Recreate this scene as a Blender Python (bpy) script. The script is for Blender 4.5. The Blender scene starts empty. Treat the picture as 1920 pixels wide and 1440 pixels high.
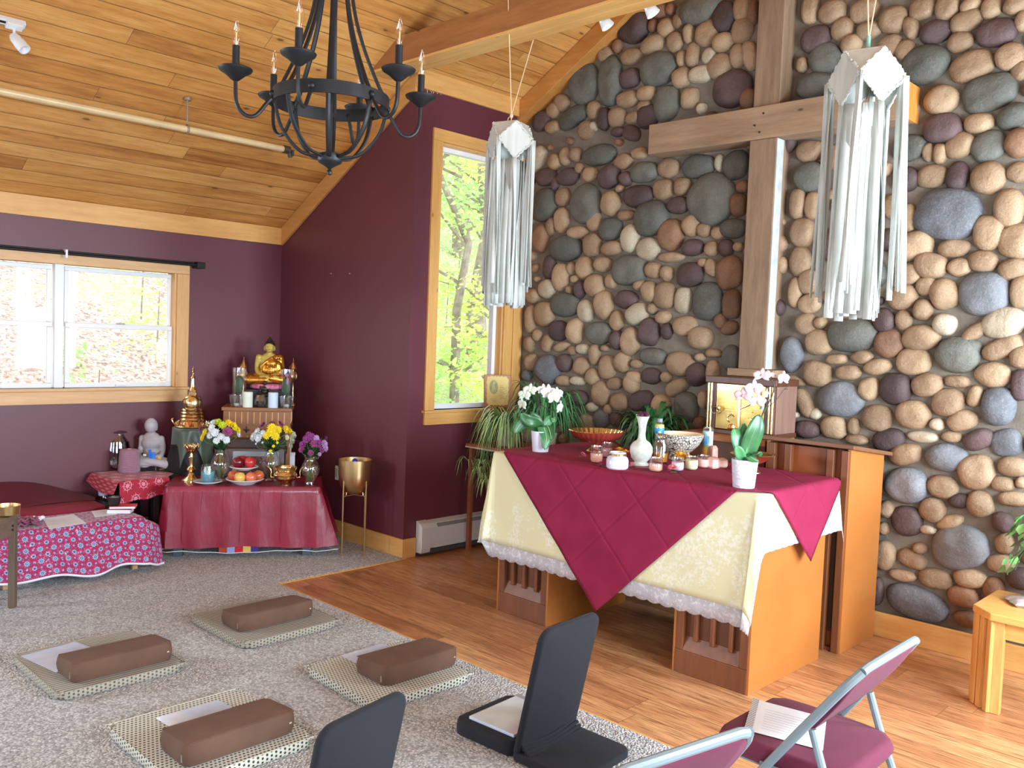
import bpy, bmesh, math, random
import numpy as np
from mathutils import Vector, Matrix, noise
SC = bpy.context.scene
COL = SC.collection
PI = math.pi
rnd = random.Random(7)

# ------------------------------------------------------------------ camera
FPX, YAW, PITCH, ROLL, CAMH = 1651.3, math.radians(43.985), math.radians(3.055), math.radians(2.237), 1.6
_f = np.array([-math.sin(YAW)*math.cos(PITCH), math.cos(YAW)*math.cos(PITCH), -math.sin(PITCH)])
_r0 = np.array([math.cos(YAW), math.sin(YAW), 0.0]); _u0 = np.cross(_r0, _f)
_r = math.cos(ROLL)*_r0 + math.sin(ROLL)*_u0
_u = -math.sin(ROLL)*_r0 + math.cos(ROLL)*_u0
_C = np.array([0, 0, CAMH])
def ray(x, y): return _f*FPX + _r*(x-960) - _u*(y-720)
def onz(x, y, z=0.0): d = ray(x, y); return _C + d*(z-CAMH)/d[2]
def onx(x, y, X): d = ray(x, y); return _C + d*X/d[0]
def ony(x, y, Y): d = ray(x, y); return _C + d*Y/d[1]
cam_d = bpy.data.cameras.new('camera'); cam = bpy.data.objects.new('camera', cam_d); COL.objects.link(cam)
cam_d.sensor_width = 36; cam_d.sensor_fit = 'HORIZONTAL'; cam_d.lens = FPX/1920*36; cam_d.clip_start = 0.05; cam_d.clip_end = 200
cam.matrix_world = Matrix(((_r[0], _u[0], -_f[0], 0), (_r[1], _u[1], -_f[1], 0), (_r[2], _u[2], -_f[2], CAMH), (0, 0, 0, 1)))
SC.camera = cam

# ------------------------------------------------------------------ materials
def srgb(r, g, b):
    f = lambda c: (c/255/12.92) if c/255 <= 0.04045 else ((c/255+0.055)/1.055)**2.4
    return (f(r), f(g), f(b), 1)
class Mt:
    """small node-tree writer"""
    def __init__(s, name):
        s.m = bpy.data.materials.new(name); s.m.use_nodes = True
        s.t = s.m.node_tree; s.t.nodes.clear()
        s.out = s.t.nodes.new('ShaderNodeOutputMaterial')
        s.b = s.t.nodes.new('ShaderNodeBsdfPrincipled')
        s.t.links.new(s.b.outputs[0], s.out.inputs[0]); s._sep = None
    def set(s, sock, v):
        if hasattr(v, 'links') or isinstance(v, bpy.types.NodeSocket): s.t.links.new(v, sock)
        elif v is not None:
            if sock.type == 'RGBA' and len(v) == 3: v = (*v, 1)
            sock.default_value = v
    def n(s, typ, out=0, ins=None, **props):
        nd = s.t.nodes.new('ShaderNode'+typ)
        for k, v in props.items(): setattr(nd, k, v)
        for k, v in (ins or {}).items(): s.set(nd.inputs[k], v)
        return nd.outputs[out]
    def ma(s, op, a, b=None, c=None, clamp=False):
        nd = s.t.nodes.new('ShaderNodeMath'); nd.operation = op; nd.use_clamp = clamp
        for i, v in enumerate((a, b, c)):
            if v is not None: s.set(nd.inputs[i], v)
        return nd.outputs[0]
    def mix(s, f, a, b, blend='MIX'):
        nd = s.t.nodes.new('ShaderNodeMix'); nd.data_type = 'RGBA'; nd.blend_type = blend; nd.clamp_factor = True
        s.set(nd.inputs[0], f); s.set(nd.inputs[6], a); s.set(nd.inputs[7], b); return nd.outputs[2]
    def ramp(s, f, stops, interp='LINEAR'):
        nd = s.t.nodes.new('ShaderNodeValToRGB'); nd.color_ramp.interpolation = interp
        el = nd.color_ramp.elements
        while len(el) < len(stops): el.new(0.5)
        for e, (p, c) in zip(el, stops):
            e.position = p; e.color = c if len(c) == 4 else (*c, 1)
        s.set(nd.inputs[0], f); return nd.outputs[0]
    def obj(s): return s.n('TexCoord', 3)
    def uv(s): return s.n('TexCoord', 2)
    def sep(s, v):
        nd = s.t.nodes.new('ShaderNodeSeparateXYZ'); s.set(nd.inputs[0], v); return nd.outputs
    def comb(s, x=0, y=0, z=0): return s.n('CombineXYZ', 0, {0: x, 1: y, 2: z})
    def noise(s, v, scale, detail=3, rough=.5, out=0): return s.n('TexNoise', out, {'Vector': v, 'Scale': scale, 'Detail': detail, 'Roughness': rough})
    def scalev(s, v, k):
        nd = s.t.nodes.new('ShaderNodeVectorMath'); nd.operation = 'MULTIPLY'; s.set(nd.inputs[0], v); nd.inputs[1].default_value = k; return nd.outputs[0]
    def smooth(s, x, a, b):
        return s.n('MapRange', 0, {0: x, 1: a, 2: b, 3: 0.0, 4: 1.0}, interpolation_type='SMOOTHSTEP')
    def bump(s, h, strength=.3, dist=.01, normal=None):
        o = s.n('Bump', 0, {'Height': h, 'Strength': strength, 'Distance': dist}); s.set(s.b.inputs['Normal'], o); return o
    def P(s, **k):
        names = dict(col='Base Color', rough='Roughness', metal='Metallic', trans='Transmission Weight', ior='IOR', alpha='Alpha',
                     sheen='Sheen Weight', coat='Coat Weight', coatr='Coat Roughness', sss='Subsurface Weight', spec='Specular IOR Level', emi='Emission Color', emis='Emission Strength')
        for a, v in k.items(): s.set(s.b.inputs[names[a]], v)
        return s
def plain(name, col, rough=.5, metal=0.0, var=.06, scale=6.0, bump=0.0, bscale=60.0, **k):
    m = Mt(name); v = m.obj(); nz = m.noise(v, scale, 4)
    c2 = tuple(max(0, c*(1-var*2)) for c in col[:3]); c3 = tuple(min(1, c*(1+var*2)) for c in col[:3])
    m.P(col=m.ramp(nz, [(.3, c2), (.7, c3)]), rough=rough, metal=metal, **k)
    if bump: m.bump(m.noise(v, bscale, 4), bump, .004)
    return m.m
def fabric(name, col, var=.1, weave=900, rough=.9, sheen=.03, bump=.25, wr=5.0):
    m = Mt(name); v = m.obj()
    nz = m.noise(v, 9, 4); fine = m.noise(v, weave, 2)
    c2 = tuple(c*(1-var) for c in col[:3]); c3 = tuple(min(1, c*(1+var)) for c in col[:3])
    c = m.mix(m.ma('MULTIPLY', fine, .5), m.ramp(nz, [(.3, c2), (.7, c3)]), c2)
    m.P(col=c, rough=rough, sheen=sheen)
    h = m.ma('ADD', m.ma('MULTIPLY', fine, .25), m.noise(v, wr, 3)); m.bump(h, bump, .012)
    return m.m
def glassy(name, col=(1, 1, 1), rough=.02, tint=.0, alpha=.16):
    """thin clear glass: mostly see-through, with real reflections"""
    m = Mt(name)
    tr = m.n('BsdfTransparent', 0, {0: (*col[:3], 1)})
    gl = m.n('BsdfGlossy', 0, {0: (1, 1, 1, 1), 'Roughness': rough})
    fc = m.n('LayerWeight', 1, {0: .5}); fr = m.ma('MULTIPLY_ADD', m.ma('POWER', fc, 4.0), .75, .03+alpha*.2)
    mx = m.t.nodes.new('ShaderNodeMixShader'); m.set(mx.inputs[0], fr); m.set(mx.inputs[1], tr); m.set(mx.inputs[2], gl)
    m.t.nodes.remove(m.b); m.t.links.new(mx.outputs[0], m.out.inputs[0]); return m.m
def planks(name, ua, va, width, length, cols, rough=.4, gap=.03, knots=.6, grain=1.0, vscale=1.0, bump=.15, gapc=.35, voff=0.0, coat=0.0, usecol=None):
    m = Mt(name); o = m.sep(m.obj()); ax = {'x': 0, 'y': 1, 'z': 2}
    u = o[ax[ua]]; vv = m.ma('MULTIPLY', o[ax[va]], vscale); w3 = o[({0, 1, 2}-{ax[ua], ax[va]}).pop()]
    vq = m.ma('DIVIDE', m.ma('SUBTRACT', vv, voff), width); idx = m.ma('FLOOR', vq); fr = m.ma('FRACT', vq)
    wn = m.n('TexWhiteNoise', 0, {'W': idx}, noise_dimensions='1D')
    u2 = m.ma('MULTIPLY_ADD', wn, length*3.7, u); uq = m.ma('DIVIDE', u2, length); j = m.ma('FLOOR', uq); fu = m.ma('FRACT', uq)
    wn2 = m.n('TexWhiteNoise', 0, {'Vector': m.comb(idx, j, 0)}, noise_dimensions='2D')
    gv = m.comb(m.ma('MULTIPLY_ADD', wn2, 37.0, u), m.ma('MULTIPLY', m.ma('ADD', vv, m.ma('MULTIPLY', w3, .7)), 7.0), wn2)
    g1 = m.noise(gv, 2.2, 5, .6); g2 = m.noise(m.scalev(gv, (1.5, 5, 1)), 5, 3, .6)
    base = m.ramp(m.ma('ADD', m.ma('MULTIPLY', wn2, .45), m.ma('MULTIPLY_ADD', g1, 1.1*grain, .28-.55*grain)), cols)
    base = m.mix(m.smooth(m.ma('MULTIPLY', g2, grain), .5, .85), base, tuple(c*.72 for c in cols[0][1][:3]))
    if knots:
        kv = m.comb(m.ma('MULTIPLY_ADD', wn2, 11.0, m.ma('MULTIPLY', u, 1.0)), m.ma('ADD', m.ma('MULTIPLY', vv, 2.2), m.ma('MULTIPLY', w3, 1.2)), 0)
        kn = m.n('TexVoronoi', 0, {'Vector': kv, 'Scale': 3.2, 'Randomness': 1.0})
        kk = m.ma('SUBTRACT', 1, m.smooth(kn, .045, .105)); base = m.mix(m.ma('MULTIPLY', kk, knots), base, tuple(c*.22 for c in cols[0][1][:3]))
        ring = m.ma('SUBTRACT', 1, m.smooth(kn, .05, .28)); base = m.mix(m.ma('MULTIPLY', ring, .3*knots), base, tuple(c*.6 for c in cols[0][1][:3]))
    e = m.ma('MINIMUM', fr, m.ma('SUBTRACT', 1, fr)); gm = m.ma('SUBTRACT', 1, m.smooth(e, gap*.35, gap))
    e2 = m.ma('MULTIPLY', m.ma('MINIMUM', fu, m.ma('SUBTRACT', 1, fu)), length/width); gm2 = m.ma('SUBTRACT', 1, m.smooth(e2, gap*.2, gap*.6))
    gg = m.ma('MAXIMUM', gm, gm2)
    base = m.mix(m.ma('MULTIPLY', gg, 1-gapc), base, tuple(c*.25 for c in cols[0][1][:3]))
    m.P(col=base, rough=rough, coat=coat)
    m.bump(m.ma('SUBTRACT', m.ma('MULTIPLY', g1, .15), gg), bump, .01); return m.m
def wood(name, c1, c2, axis='x', rough=.45, scale=1.0, knots=0.0, bump=.08):
    m = Mt(name); o = m.obj(); k = {'x': (1, 9, 9), 'y': (9, 1, 9), 'z': (9, 9, 1)}[axis]
    gv = m.scalev(o, tuple(a*scale for a in k)); g = m.noise(gv, 2.5, 5, .6); g2 = m.noise(m.scalev(gv, (2, 2, 2)), 7, 3)
    c = m.ramp(m.ma('MULTIPLY_ADD', g2, .3, m.ma('MULTIPLY', g, .8)), [(.25, c1), (.8, c2)])
    if knots:
        kk = {'x': (1, 2.2, 2.2), 'y': (2.2, 1, 2.2), 'z': (2.2, 2.2, 1)}[axis]
        kn = m.n('TexVoronoi', 0, {'Vector': m.scalev(o, kk), 'Scale': 3.0}); f = m.ma('SUBTRACT', 1, m.smooth(kn, .02, .075))
        c = m.mix(m.ma('MULTIPLY', f, knots), c, tuple(x*.2 for x in c1[:3]))
    m.P(col=c, rough=rough); m.bump(g, bump, .006); return m.m

# ------------------------------------------------------------------ mesh builder
class MB:
    def __init__(s): s.v = []; s.f = []; s.mi = []; s.uv = {}; s.cur = 0
    def add(s, vs, fs, M=None, uvs=None):
        b = len(s.v)
        for i, p in enumerate(vs):
            p = Vector(p)
            if M is not None: p = M @ p
            s.v.append(p)
            if uvs is not None: s.uv[b+i] = uvs[i]
        for f in fs: s.f.append(tuple(b+i for i in f)); s.mi.append(s.cur)
        return s
    def box(s, x0, x1, y0, y1, z0, z1, M=None):
        v = [(x, y, z) for z in (z0, z1) for y in (y0, y1) for x in (x0, x1)]
        return s.add(v, [(0, 2, 3, 1), (4, 5, 7, 6), (0, 1, 5, 4), (2, 6, 7, 3), (0, 4, 6, 2), (1, 3, 7, 5)], M)
    def prism(s, poly, h0, h1, axis='z', M=None):
        n = len(poly)
        mk = {'z': lambda a, b, c: (a, b, c), 'y': lambda a, b, c: (a, c, b), 'x': lambda a, b, c: (c, a, b)}[axis]
        v = [mk(a, b, h0) for a, b in poly] + [mk(a, b, h1) for a, b in poly]
        f = [tuple(range(n-1, -1, -1)), tuple(range(n, 2*n))] + [(i, (i+1) % n, n+(i+1) % n, n+i) for i in range(n)]
        return s.add(v, f, M)
    def lathe(s, prof, n=24, M=None, cap=True, wob=None):
        v = []; f = []
        for i, (r, z) in enumerate(prof):
            for k in range(n):
                a = 2*PI*k/n; rr = r*(wob(a, i) if wob else 1); v.append((rr*math.cos(a), rr*math.sin(a), z))
        m = len(prof)
        for i in range(m-1):
            for k in range(n): f.append((i*n+k, i*n+(k+1) % n, (i+1)*n+(k+1) % n, (i+1)*n+k))
        if cap:
            if prof[0][0] > 1e-4: f.append(tuple(range(n-1, -1, -1)))
            if prof[-1][0] > 1e-4: f.append(tuple((m-1)*n+k for k in range(n)))
        return s.add(v, f, M)
    def cyl(s, r, z0, z1, n=20, M=None, r2=None): return s.lathe([(r, z0), (r if r2 is None else r2, z1)], n, M)
    def tube(s, pts, r, n=8, closed=False, M=None, flat=None):
        pts = [Vector(p) for p in pts]; m = len(pts); rs = r if isinstance(r, (list, tuple)) else [r]*m
        v = []; f = []; up = None
        for i, p in enumerate(pts):
            if closed: t = pts[(i+1) % m]-pts[i-1]
            else: t = pts[min(i+1, m-1)]-pts[max(i-1, 0)]
            t = t.normalized() if t.length > 1e-9 else Vector((0, 0, 1))
            if up is None:
                a = Vector((0, 0, 1)) if abs(t.z) < .9 else Vector((1, 0, 0)); up = (a-t*a.dot(t)).normalized()
            else:
                up = up-t*up.dot(t); up = up.normalized() if up.length > 1e-6 else Vector((1, 0, 0))
            sd = t.cross(up)
            for k in range(n):
                a = 2*PI*k/n; c = math.cos(a)*rs[i]; d = math.sin(a)*rs[i]
                if flat: d *= flat
                v.append(p+up*c+sd*d)
        q = m if closed else m-1
        for i in range(q):
            for k in range(n):
                j = (i+1) % m; f.append((i*n+k, i*n+(k+1) % n, j*n+(k+1) % n, j*n+k))
        if not closed: f.append(tuple(range(n-1, -1, -1))); f.append(tuple((m-1)*n+k for k in range(n)))
        return s.add(v, f, M)
    def ball(s, c, r, n=16, m=10, M=None, rot=None):
        r = r if isinstance(r, (list, tuple)) else (r, r, r); R = rot or Matrix.Identity(3); c = Vector(c)
        v = [c+R@Vector((0, 0, -r[2]))]; f = []
        for i in range(1, m):
            b = -PI/2+PI*i/m
            for k in range(n):
                a = 2*PI*k/n; v.append(c+R@Vector((r[0]*math.cos(b)*math.cos(a), r[1]*math.cos(b)*math.sin(a), r[2]*math.sin(b))))
        v.append(c+R@Vector((0, 0, r[2]))); L = len(v)-1
        for k in range(n):
            f.append((0, 1+(k+1) % n, 1+k)); f.append((L, L-n+k, L-n+(k+1) % n))
        for i in range(m-2):
            for k in range(n):
                a = 1+i*n; f.append((a+k, a+(k+1) % n, a+n+(k+1) % n, a+n+k))
        return s.add(v, f, M)
    def grid(s, fn, nu, nv, M=None, wrapu=False):
        v = []; uv = []; f = []
        for j in range(nv+1):
            for i in range(nu+1):
                a, b = i/nu, j/nv; v.append(fn(a, b)); uv.append((a, b))
        for j in range(nv):
            for i in range(nu):
                k = j*(nu+1)+i; f.append((k, k+1, k+nu+2, k+nu+1))
        return s.add(v, f, M, uv)
    def build(s, name, mat, parent=None, smooth=35, bevel=0, solid=0, sub=0, remesh=0, smod=0, seg=2):
        me = bpy.data.meshes.new(name); me.from_pydata([tuple(p) for p in s.v], [], s.f)
        mats = mat if isinstance(mat, (list, tuple)) else [mat]
        for m in mats: me.materials.append(m)
        if len(mats) > 1: me.polygons.foreach_set('material_index', s.mi)
        if s.uv:
            ul = me.uv_layers.new(name='UVMap')
            for lp in me.loops: ul.data[lp.index].uv = s.uv.get(lp.vertex_index, (0, 0))
        me.update(); me.validate()
        if smooth:
            me.polygons.foreach_set('use_smooth', [True]*len(me.polygons))
            if smooth < 180: me.set_sharp_from_angle(angle=math.radians(smooth))
        o = bpy.data.objects.new(name, me); COL.objects.link(o)
        if parent: o.parent = parent
        if remesh:
            md = o.modifiers.new('r', 'REMESH'); md.mode = 'VOXEL'; md.voxel_size = remesh; md.use_smooth_shade = True
        if smod:
            md = o.modifiers.new('sm', 'SMOOTH'); md.iterations = smod; md.factor = .5
        if solid: md = o.modifiers.new('s', 'SOLIDIFY'); md.thickness = solid; md.offset = 0
        if sub: md = o.modifiers.new('d', 'SUBSURF'); md.levels = sub; md.render_levels = sub
        if bevel:
            md = o.modifiers.new('b', 'BEVEL'); md.width = bevel; md.segments = seg; md.limit_method = 'ANGLE'; md.angle_limit = math.radians(40); md.harden_normals = True
        return o
def T(x=0, y=0, z=0, rz=0, rx=0, ry=0, s=1):
    return Matrix.Translation((x, y, z)) @ Matrix.Rotation(rz, 4, 'Z') @ Matrix.Rotation(ry, 4, 'Y') @ Matrix.Rotation(rx, 4, 'X') @ Matrix.Scale(s, 4)
def tag(o, label=None, cat=None, group=None, kind=None):
    if label: o['label'] = label
    if cat: o['category'] = cat
    if group: o['group'] = group
    if kind: o['kind'] = kind
    return o
def thing(name, label, cat, loc=(0, 0, 0), rz=0, group=None, rx=0, ry=0):
    o = bpy.data.objects.new(name, None); COL.objects.link(o); o.empty_display_size = .05
    o.location = tuple(float(a) for a in loc); o.rotation_euler = (rx, ry, rz)
    return tag(o, label, cat, group)
def struct(o, label=None): o['kind'] = 'structure'; (label and o.__setitem__('label', label)); return o
def copy_tree(o, parent=None):
    c = o.copy(); COL.objects.link(c)
    if parent is not None: c.parent = parent; c.matrix_parent_inverse = o.matrix_parent_inverse.copy()
    for ch in list(o.children): copy_tree(ch, c)
    return c
def dup(o, loc, rz=None, label=None, scale=None):
    c = copy_tree(o); c.location = tuple(float(a) for a in loc)
    if rz is not None: c.rotation_euler[2] = rz
    if label: c['label'] = label
    if scale: c.scale = (scale,)*3
    return c
def arc(c, r, a0, a1, n, plane='xy', z=0):
    o = []
    for i in range(n+1):
        a = a0+(a1-a0)*i/n; p = (c[0]+r*math.cos(a), c[1]+r*math.sin(a))
        o.append({'xy': (p[0], p[1], z), 'xz': (p[0], z, p[1]), 'yz': (z, p[0], p[1])}[plane])
    return o
def bez(pts, n=12):
    """catmull-rom through points"""
    P = [Vector(p) for p in pts]; P = [P[0]*2-P[1]]+P+[P[-1]*2-P[-2]]; o = []
    for i in range(1, len(P)-2):
        for k in range(n):
            t = k/n; a, b, c, d = P[i-1:i+3]
            o.append(.5*((2*b)+(c-a)*t+(2*a-5*b+4*c-d)*t*t+(3*b-3*c+d-a)*t**3))
    o.append(P[-2]); return o
LP = dict(recess=98, right=(125, 175), rear=(24, 24), left=180, sky=2.5, exp=0.52)
# ------------------------------------------------------------------ the room
XL, YD, XJ, YS, RX, XR, XJR, YR = -6.52, 3.94, -4.816, 5.06, -2.72, 1.08, 0.55, -4.6
EZ, SL = 2.42, .58
def cz(x): return EZ+SL*((x-XL) if x < RX else (2*RX-XL-x))
RZ = cz(RX)
PINE1, PINE2, PINE3 = srgb(152, 94, 46), srgb(200, 140, 74), srgb(222, 170, 100)
m_paint = Mt('maroon_paint'); _n = m_paint.noise(m_paint.obj(), 1.2, 3)
m_paint.P(col=m_paint.ramp(_n, [(.3, srgb(91, 39, 51)), (.7, srgb(99, 44, 56))]), rough=.45, spec=.6)
m_paint.bump(m_paint.noise(m_paint.obj(), 220, 2), .06, .002); m_paint = m_paint.m
m_ceil = planks('pine_ceiling', 'y', 'x', .109, 2.9, [(.15, PINE1), (.5, PINE2), (.9, PINE3)], rough=.38, gap=.035, knots=.75, voff=-5.42, bump=.25, gapc=.3)
m_trim = {a: wood('pine_trim_'+a, srgb(196, 140, 74), srgb(226, 178, 108), a, rough=.4, knots=.75) for a in 'xyz'}
m_floor = planks('laminate_floor', 'x', 'y', .165, 1.25, [(.1, srgb(150, 98, 62)), (.5, srgb(192, 134, 90)), (.92, srgb(214, 162, 112))], rough=.3, gap=.022, knots=.25, voff=3.254-.165*30, bump=.08, gapc=.35, grain=1.2)
def carpet_mat():
    m = Mt('loop_carpet'); o = m.obj()
    a = m.n('TexVoronoi', 0, {'Vector': o, 'Scale': 100.0, 'Randomness': 1.0}); nz = m.noise(o, 95, 3, .7); big = m.noise(o, 2.5, 3)
    hue = m.n('TexVoronoi', 1, {'Vector': o, 'Scale': 100.0, 'Randomness': 1.0})
    hs = m.sep(hue)[0]
    c = m.ramp(m.ma('ADD', m.ma('MULTIPLY', hs, .55), m.ma('MULTIPLY', nz, .5)), [(.2, srgb(124, 123, 124)), (.5, srgb(188, 187, 187)), (.8, srgb(226, 225, 225))])
    c = m.mix(m.ma('MULTIPLY', big, .3), c, srgb(186, 184, 184))
    st = m.noise(o, .9, 4); st = m.smooth(st, .62, .72); c = m.mix(m.ma('MULTIPLY', st, .25), c, srgb(160, 148, 136))
    c = m.mix(m.ma('MULTIPLY', m.smooth(a, .35, .75), .42), c, srgb(104, 102, 102)); m.P(col=c, rough=.95, sheen=.2); m.bump(m.ma('SUBTRACT', nz, m.ma('MULTIPLY', a, 1.4)), .7, .014); return m.m
m_carpet = carpet_mat()
m_white = plain('white_vinyl', srgb(232, 234, 236)[:3], .35, var=.02)
m_glass = glassy('window_glass', alpha=.1)
m_mortar = Mt('mortar'); _o = m_mortar.obj()
m_mortar.P(col=m_mortar.ramp(m_mortar.noise(_o, 5, 6, .6), [(.3, srgb(98, 89, 78)), (.7, srgb(134, 123, 109))]), rough=.95)
m_mortar.bump(m_mortar.noise(_o, 40, 5, .7), .6, .012); m_mortar = m_mortar.m

def holewall(name, axis, c0, c1, a0, a1, z0, z1, holes, mat):
    """slab between c0 and c1 on the fixed axis, running a0..a1, with rectangular openings (a0,a1,z0,z1)"""
    b = MB(); xs = sorted({a0, a1, *[h[0] for h in holes], *[h[1] for h in holes]}); zs = sorted({z0, z1, *[h[2] for h in holes], *[h[3] for h in holes]})
    for i in range(len(xs)-1):
        for j in range(len(zs)-1):
            mx, mz = (xs[i]+xs[i+1])/2, (zs[j]+zs[j+1])/2
            if any(h[0] < mx < h[1] and h[2] < mz < h[3] for h in holes): continue
            if axis == 'x': b.box(c0, c1, xs[i], xs[i+1], zs[j], zs[j+1])
            else: b.box(xs[i], xs[i+1], c0, c1, zs[j], zs[j+1])
    return b.build(name, mat, smooth=0)
WL = (1.39, 3.05, 1.12, 1.985); WT = (4.17, 4.86, 1.05, 2.965)
WL2 = (-2.6, -.6, 1.12, 1.985)
struct(holewall('wall_left', 'x', XL-.15, XL, YR, YD+.12, -.05, EZ, [WL, WL2], m_paint), 'deep plum painted wall with the double window')
struct(MB().prism([(XL-.15, -.05), (XJ-.12, -.05), (XJ-.12, cz(XJ-.12)), (XL-.15, cz(XL-.15))], YD, YD+.12, 'y').build('wall_back', m_paint, smooth=0), 'dark maroon wall under the sloping ceiling')
struct(holewall('wall_recess', 'x', XJ-.12, XJ, YD, YS+.14, -.05, cz(XJ-.12), [WT], m_paint), 'maroon return wall with the tall window')
struct(MB().prism([(XJ-.12, -.05), (XJR+.12, -.05), (XJR+.12, cz(XJR+.12)), (RX, RZ), (XJ-.12, cz(XJ-.12))], YS, YS+.14, 'y').build('wall_stone', m_mortar, smooth=0), 'mortar bed of the river stone wall')
WJR = (4.04, 4.92, .85, 2.5)
struct(holewall('wall_recess_right', 'x', XJR, XJR+.12, YD, YS+.14, -.05, cz(XJR+.12), [WJR], m_paint))
struct(MB().prism([(XJR+.12, -.05), (XR+.15, -.05), (XR+.15, cz(XR+.15)), (XJR+.12, cz(XJR+.12))], YD, YD+.12, 'y').build('wall_back_right', m_paint, smooth=0))
WR = [(-1.7, .3, .9, 2.1), (2.2, 3.7, .9, 2.15)]
struct(holewall('wall_right', 'x', XR, XR+.15, YR, YD+.12, -.05, EZ, WR, m_paint))
WB = [(-5.6, -3.6, .9, 2.3), (-1.9, .2, .9, 2.3)]
struct(holewall('wall_rear', 'y', YR-.15, YR, XL-.15, XR+.15, -.05, EZ, WB, m_paint))
struct(MB().prism([(XL-.15, EZ), (XR+.15, EZ), (RX, RZ)], YR-.15, YR, 'y').build('wall_rear_gable', m_paint, smooth=0))
struct(MB().prism([(XL-.15, cz(XL)-SL*.15), (RX, RZ), (RX, RZ+.12), (XL-.15, cz(XL)-SL*.15+.12)], YR-.15, YD+.12, 'y').prism([(XJ-.13, cz(XJ-.13)), (RX, RZ), (RX, RZ+.12), (XJ-.13, cz(XJ-.13)+.12)], YD+.12, YS+.14, 'y').build('ceiling', m_ceil, smooth=0), 'knotty pine board ceiling, left slope')
struct(MB().prism([(RX, RZ), (XR+.15, cz(XR)-SL*.15), (XR+.15, cz(XR)-SL*.15+.12), (RX, RZ+.12)], YR-.15, YS+.14, 'y').build('ceiling_right', m_ceil, smooth=0))
struct(MB().box(XL-.15, XR+.15, YR-.15, YS+.14, -.1, 0).build('floor', m_floor, smooth=0), 'orange-brown laminate plank floor')
struct(MB().prism([(XL, YR), (XR, YR), (XR, 2.919), (-4.79, 2.919), (-4.79, YD), (XL, YD)], 0.0005, .010).build('floor_carpet', m_carpet, smooth=0, bevel=.004), 'grey flecked loop carpet')
b = MB().box(-4.80, XR, 2.917, 2.935, .0006, .007).box(-4.79, -4.773, 2.93, YD, .0006, .007)
struct(b.build('trim_1', m_trim['x'], smooth=0, bevel=.002), 'thin wood edging strip between carpet and laminate')
# baseboards
struct(MB().box(XL, XL+.018, YR, YD, .0, .14).build('baseboard_left', m_trim['y'], smooth=0, bevel=.003))
struct(MB().box(XL+.018, XJ+.018, YD-.018, YD, .0, .138).build('baseboard_back', m_trim['x'], smooth=0, bevel=.003))
struct(MB().box(XJ, XJ+.018, YD, 4.045, .0, .138).build('baseboard_recess', m_trim['y'], smooth=0, bevel=.003))
struct(MB().box(-4.70, XJR, 4.975, 5.0, .0, .135).box(-4.70, XJR, 5.0, YS, .0, .10).build('baseboard_stone', m_trim['x'], smooth=0, bevel=.003))
# eave, rake and recess trim boards
struct(MB().box(XL, XL+.022, YR, YD, 2.285, 2.425).build('trim_2', m_trim['y'], smooth=0, bevel=.003), 'pine board along the top of the plum wall')
def rake(y0, y1, xa, xb, w=.15):
    return MB().prism([(xa, cz(xa)-w), (xb, cz(xb)-w), (xb, cz(xb)-.003), (xa, cz(xa)-.003)], y0, y1, 'y')
struct(rake(YD-.022, YD, XL+.02, XJ).build('trim_3', wood('pine_rake', srgb(176, 120, 60), srgb(214, 160, 92), 'x', knots=.8), smooth=0, bevel=.003), 'pine rake board above the dark maroon wall')
struct(rake(4.93, YS+.02, XJ, RX, .155).build('trim_4', wood('pine_rake_stone', srgb(172, 112, 52), srgb(206, 146, 78), 'x', knots=.8), smooth=0, bevel=.003), 'pine rake board above the stone wall')
b = MB().prism([(RX, RZ-.155), (XJR, cz(XJR)-.155), (XJR, cz(XJR)-.003), (RX, RZ-.003)], 4.93, YS+.02, 'y')
struct(b.build('trim_5', m_trim['x'], smooth=0, bevel=.003))
struct(MB().box(XJ, XJ+.022, YD-.02, 4.93, 3.295, 3.425).build('trim_6', m_trim['y'], smooth=0, bevel=.003), 'pine board above the tall window')
# tie beam, wrapped in two boards below
bm_ = MB().prism([(-4.955, 3.345), (-.48, 3.345), (-.72, 3.515), (-4.70, 3.515)], 3.615, 3.785, 'y')
beam = bm_.build('tie_beam', wood('beam_brown', srgb(128, 78, 40), srgb(168, 112, 62), 'x', knots=.8), smooth=0, bevel=.004)
struct(beam, 'pine tie beam crossing the room below the ceiling')
MB().box(-4.93, -.5, 3.612, 3.700, 3.328, 3.345).box(-4.93, -.5, 3.703, 3.788, 3.328, 3.345).build('soffit_board', m_trim['x'], beam, smooth=0, bevel=.002)
# blemishes on the paint: two small nail marks, chalk pencil scribble under the trim
m_mark = plain('chalk', srgb(225, 205, 190)[:3], .8)
b = MB()
for px in (621, 656):
    p = ony(px, 513, YD); b.ball((p[0], YD-.002, p[2]), (.008, .003, .004), 8, 5)
struct(b.build('trim_7', m_mark), 'two small nail marks on the dark wall')
b = MB()
for sx, sy, st in ((801, 168, [(0, 0), (.4, 5), (0, 9)]), (808, 166, [(0, 0), (-2, 4), (2, 6), (0, 9)]), (814, 166, [(3, 0), (-2, 9)]), (820, 168, [(0, 0), (0, 8)]), (825, 169, [(2, 0), (-1, 4), (2, 9)])):
    b.tube([tuple(onx(sx+dx, sy+dy, XJ+.003)) for dx, dy in st], .0022, 5)
struct(b.build('trim_8', m_mark), 'chalk pencil scribble under the board above the tall window')

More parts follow.
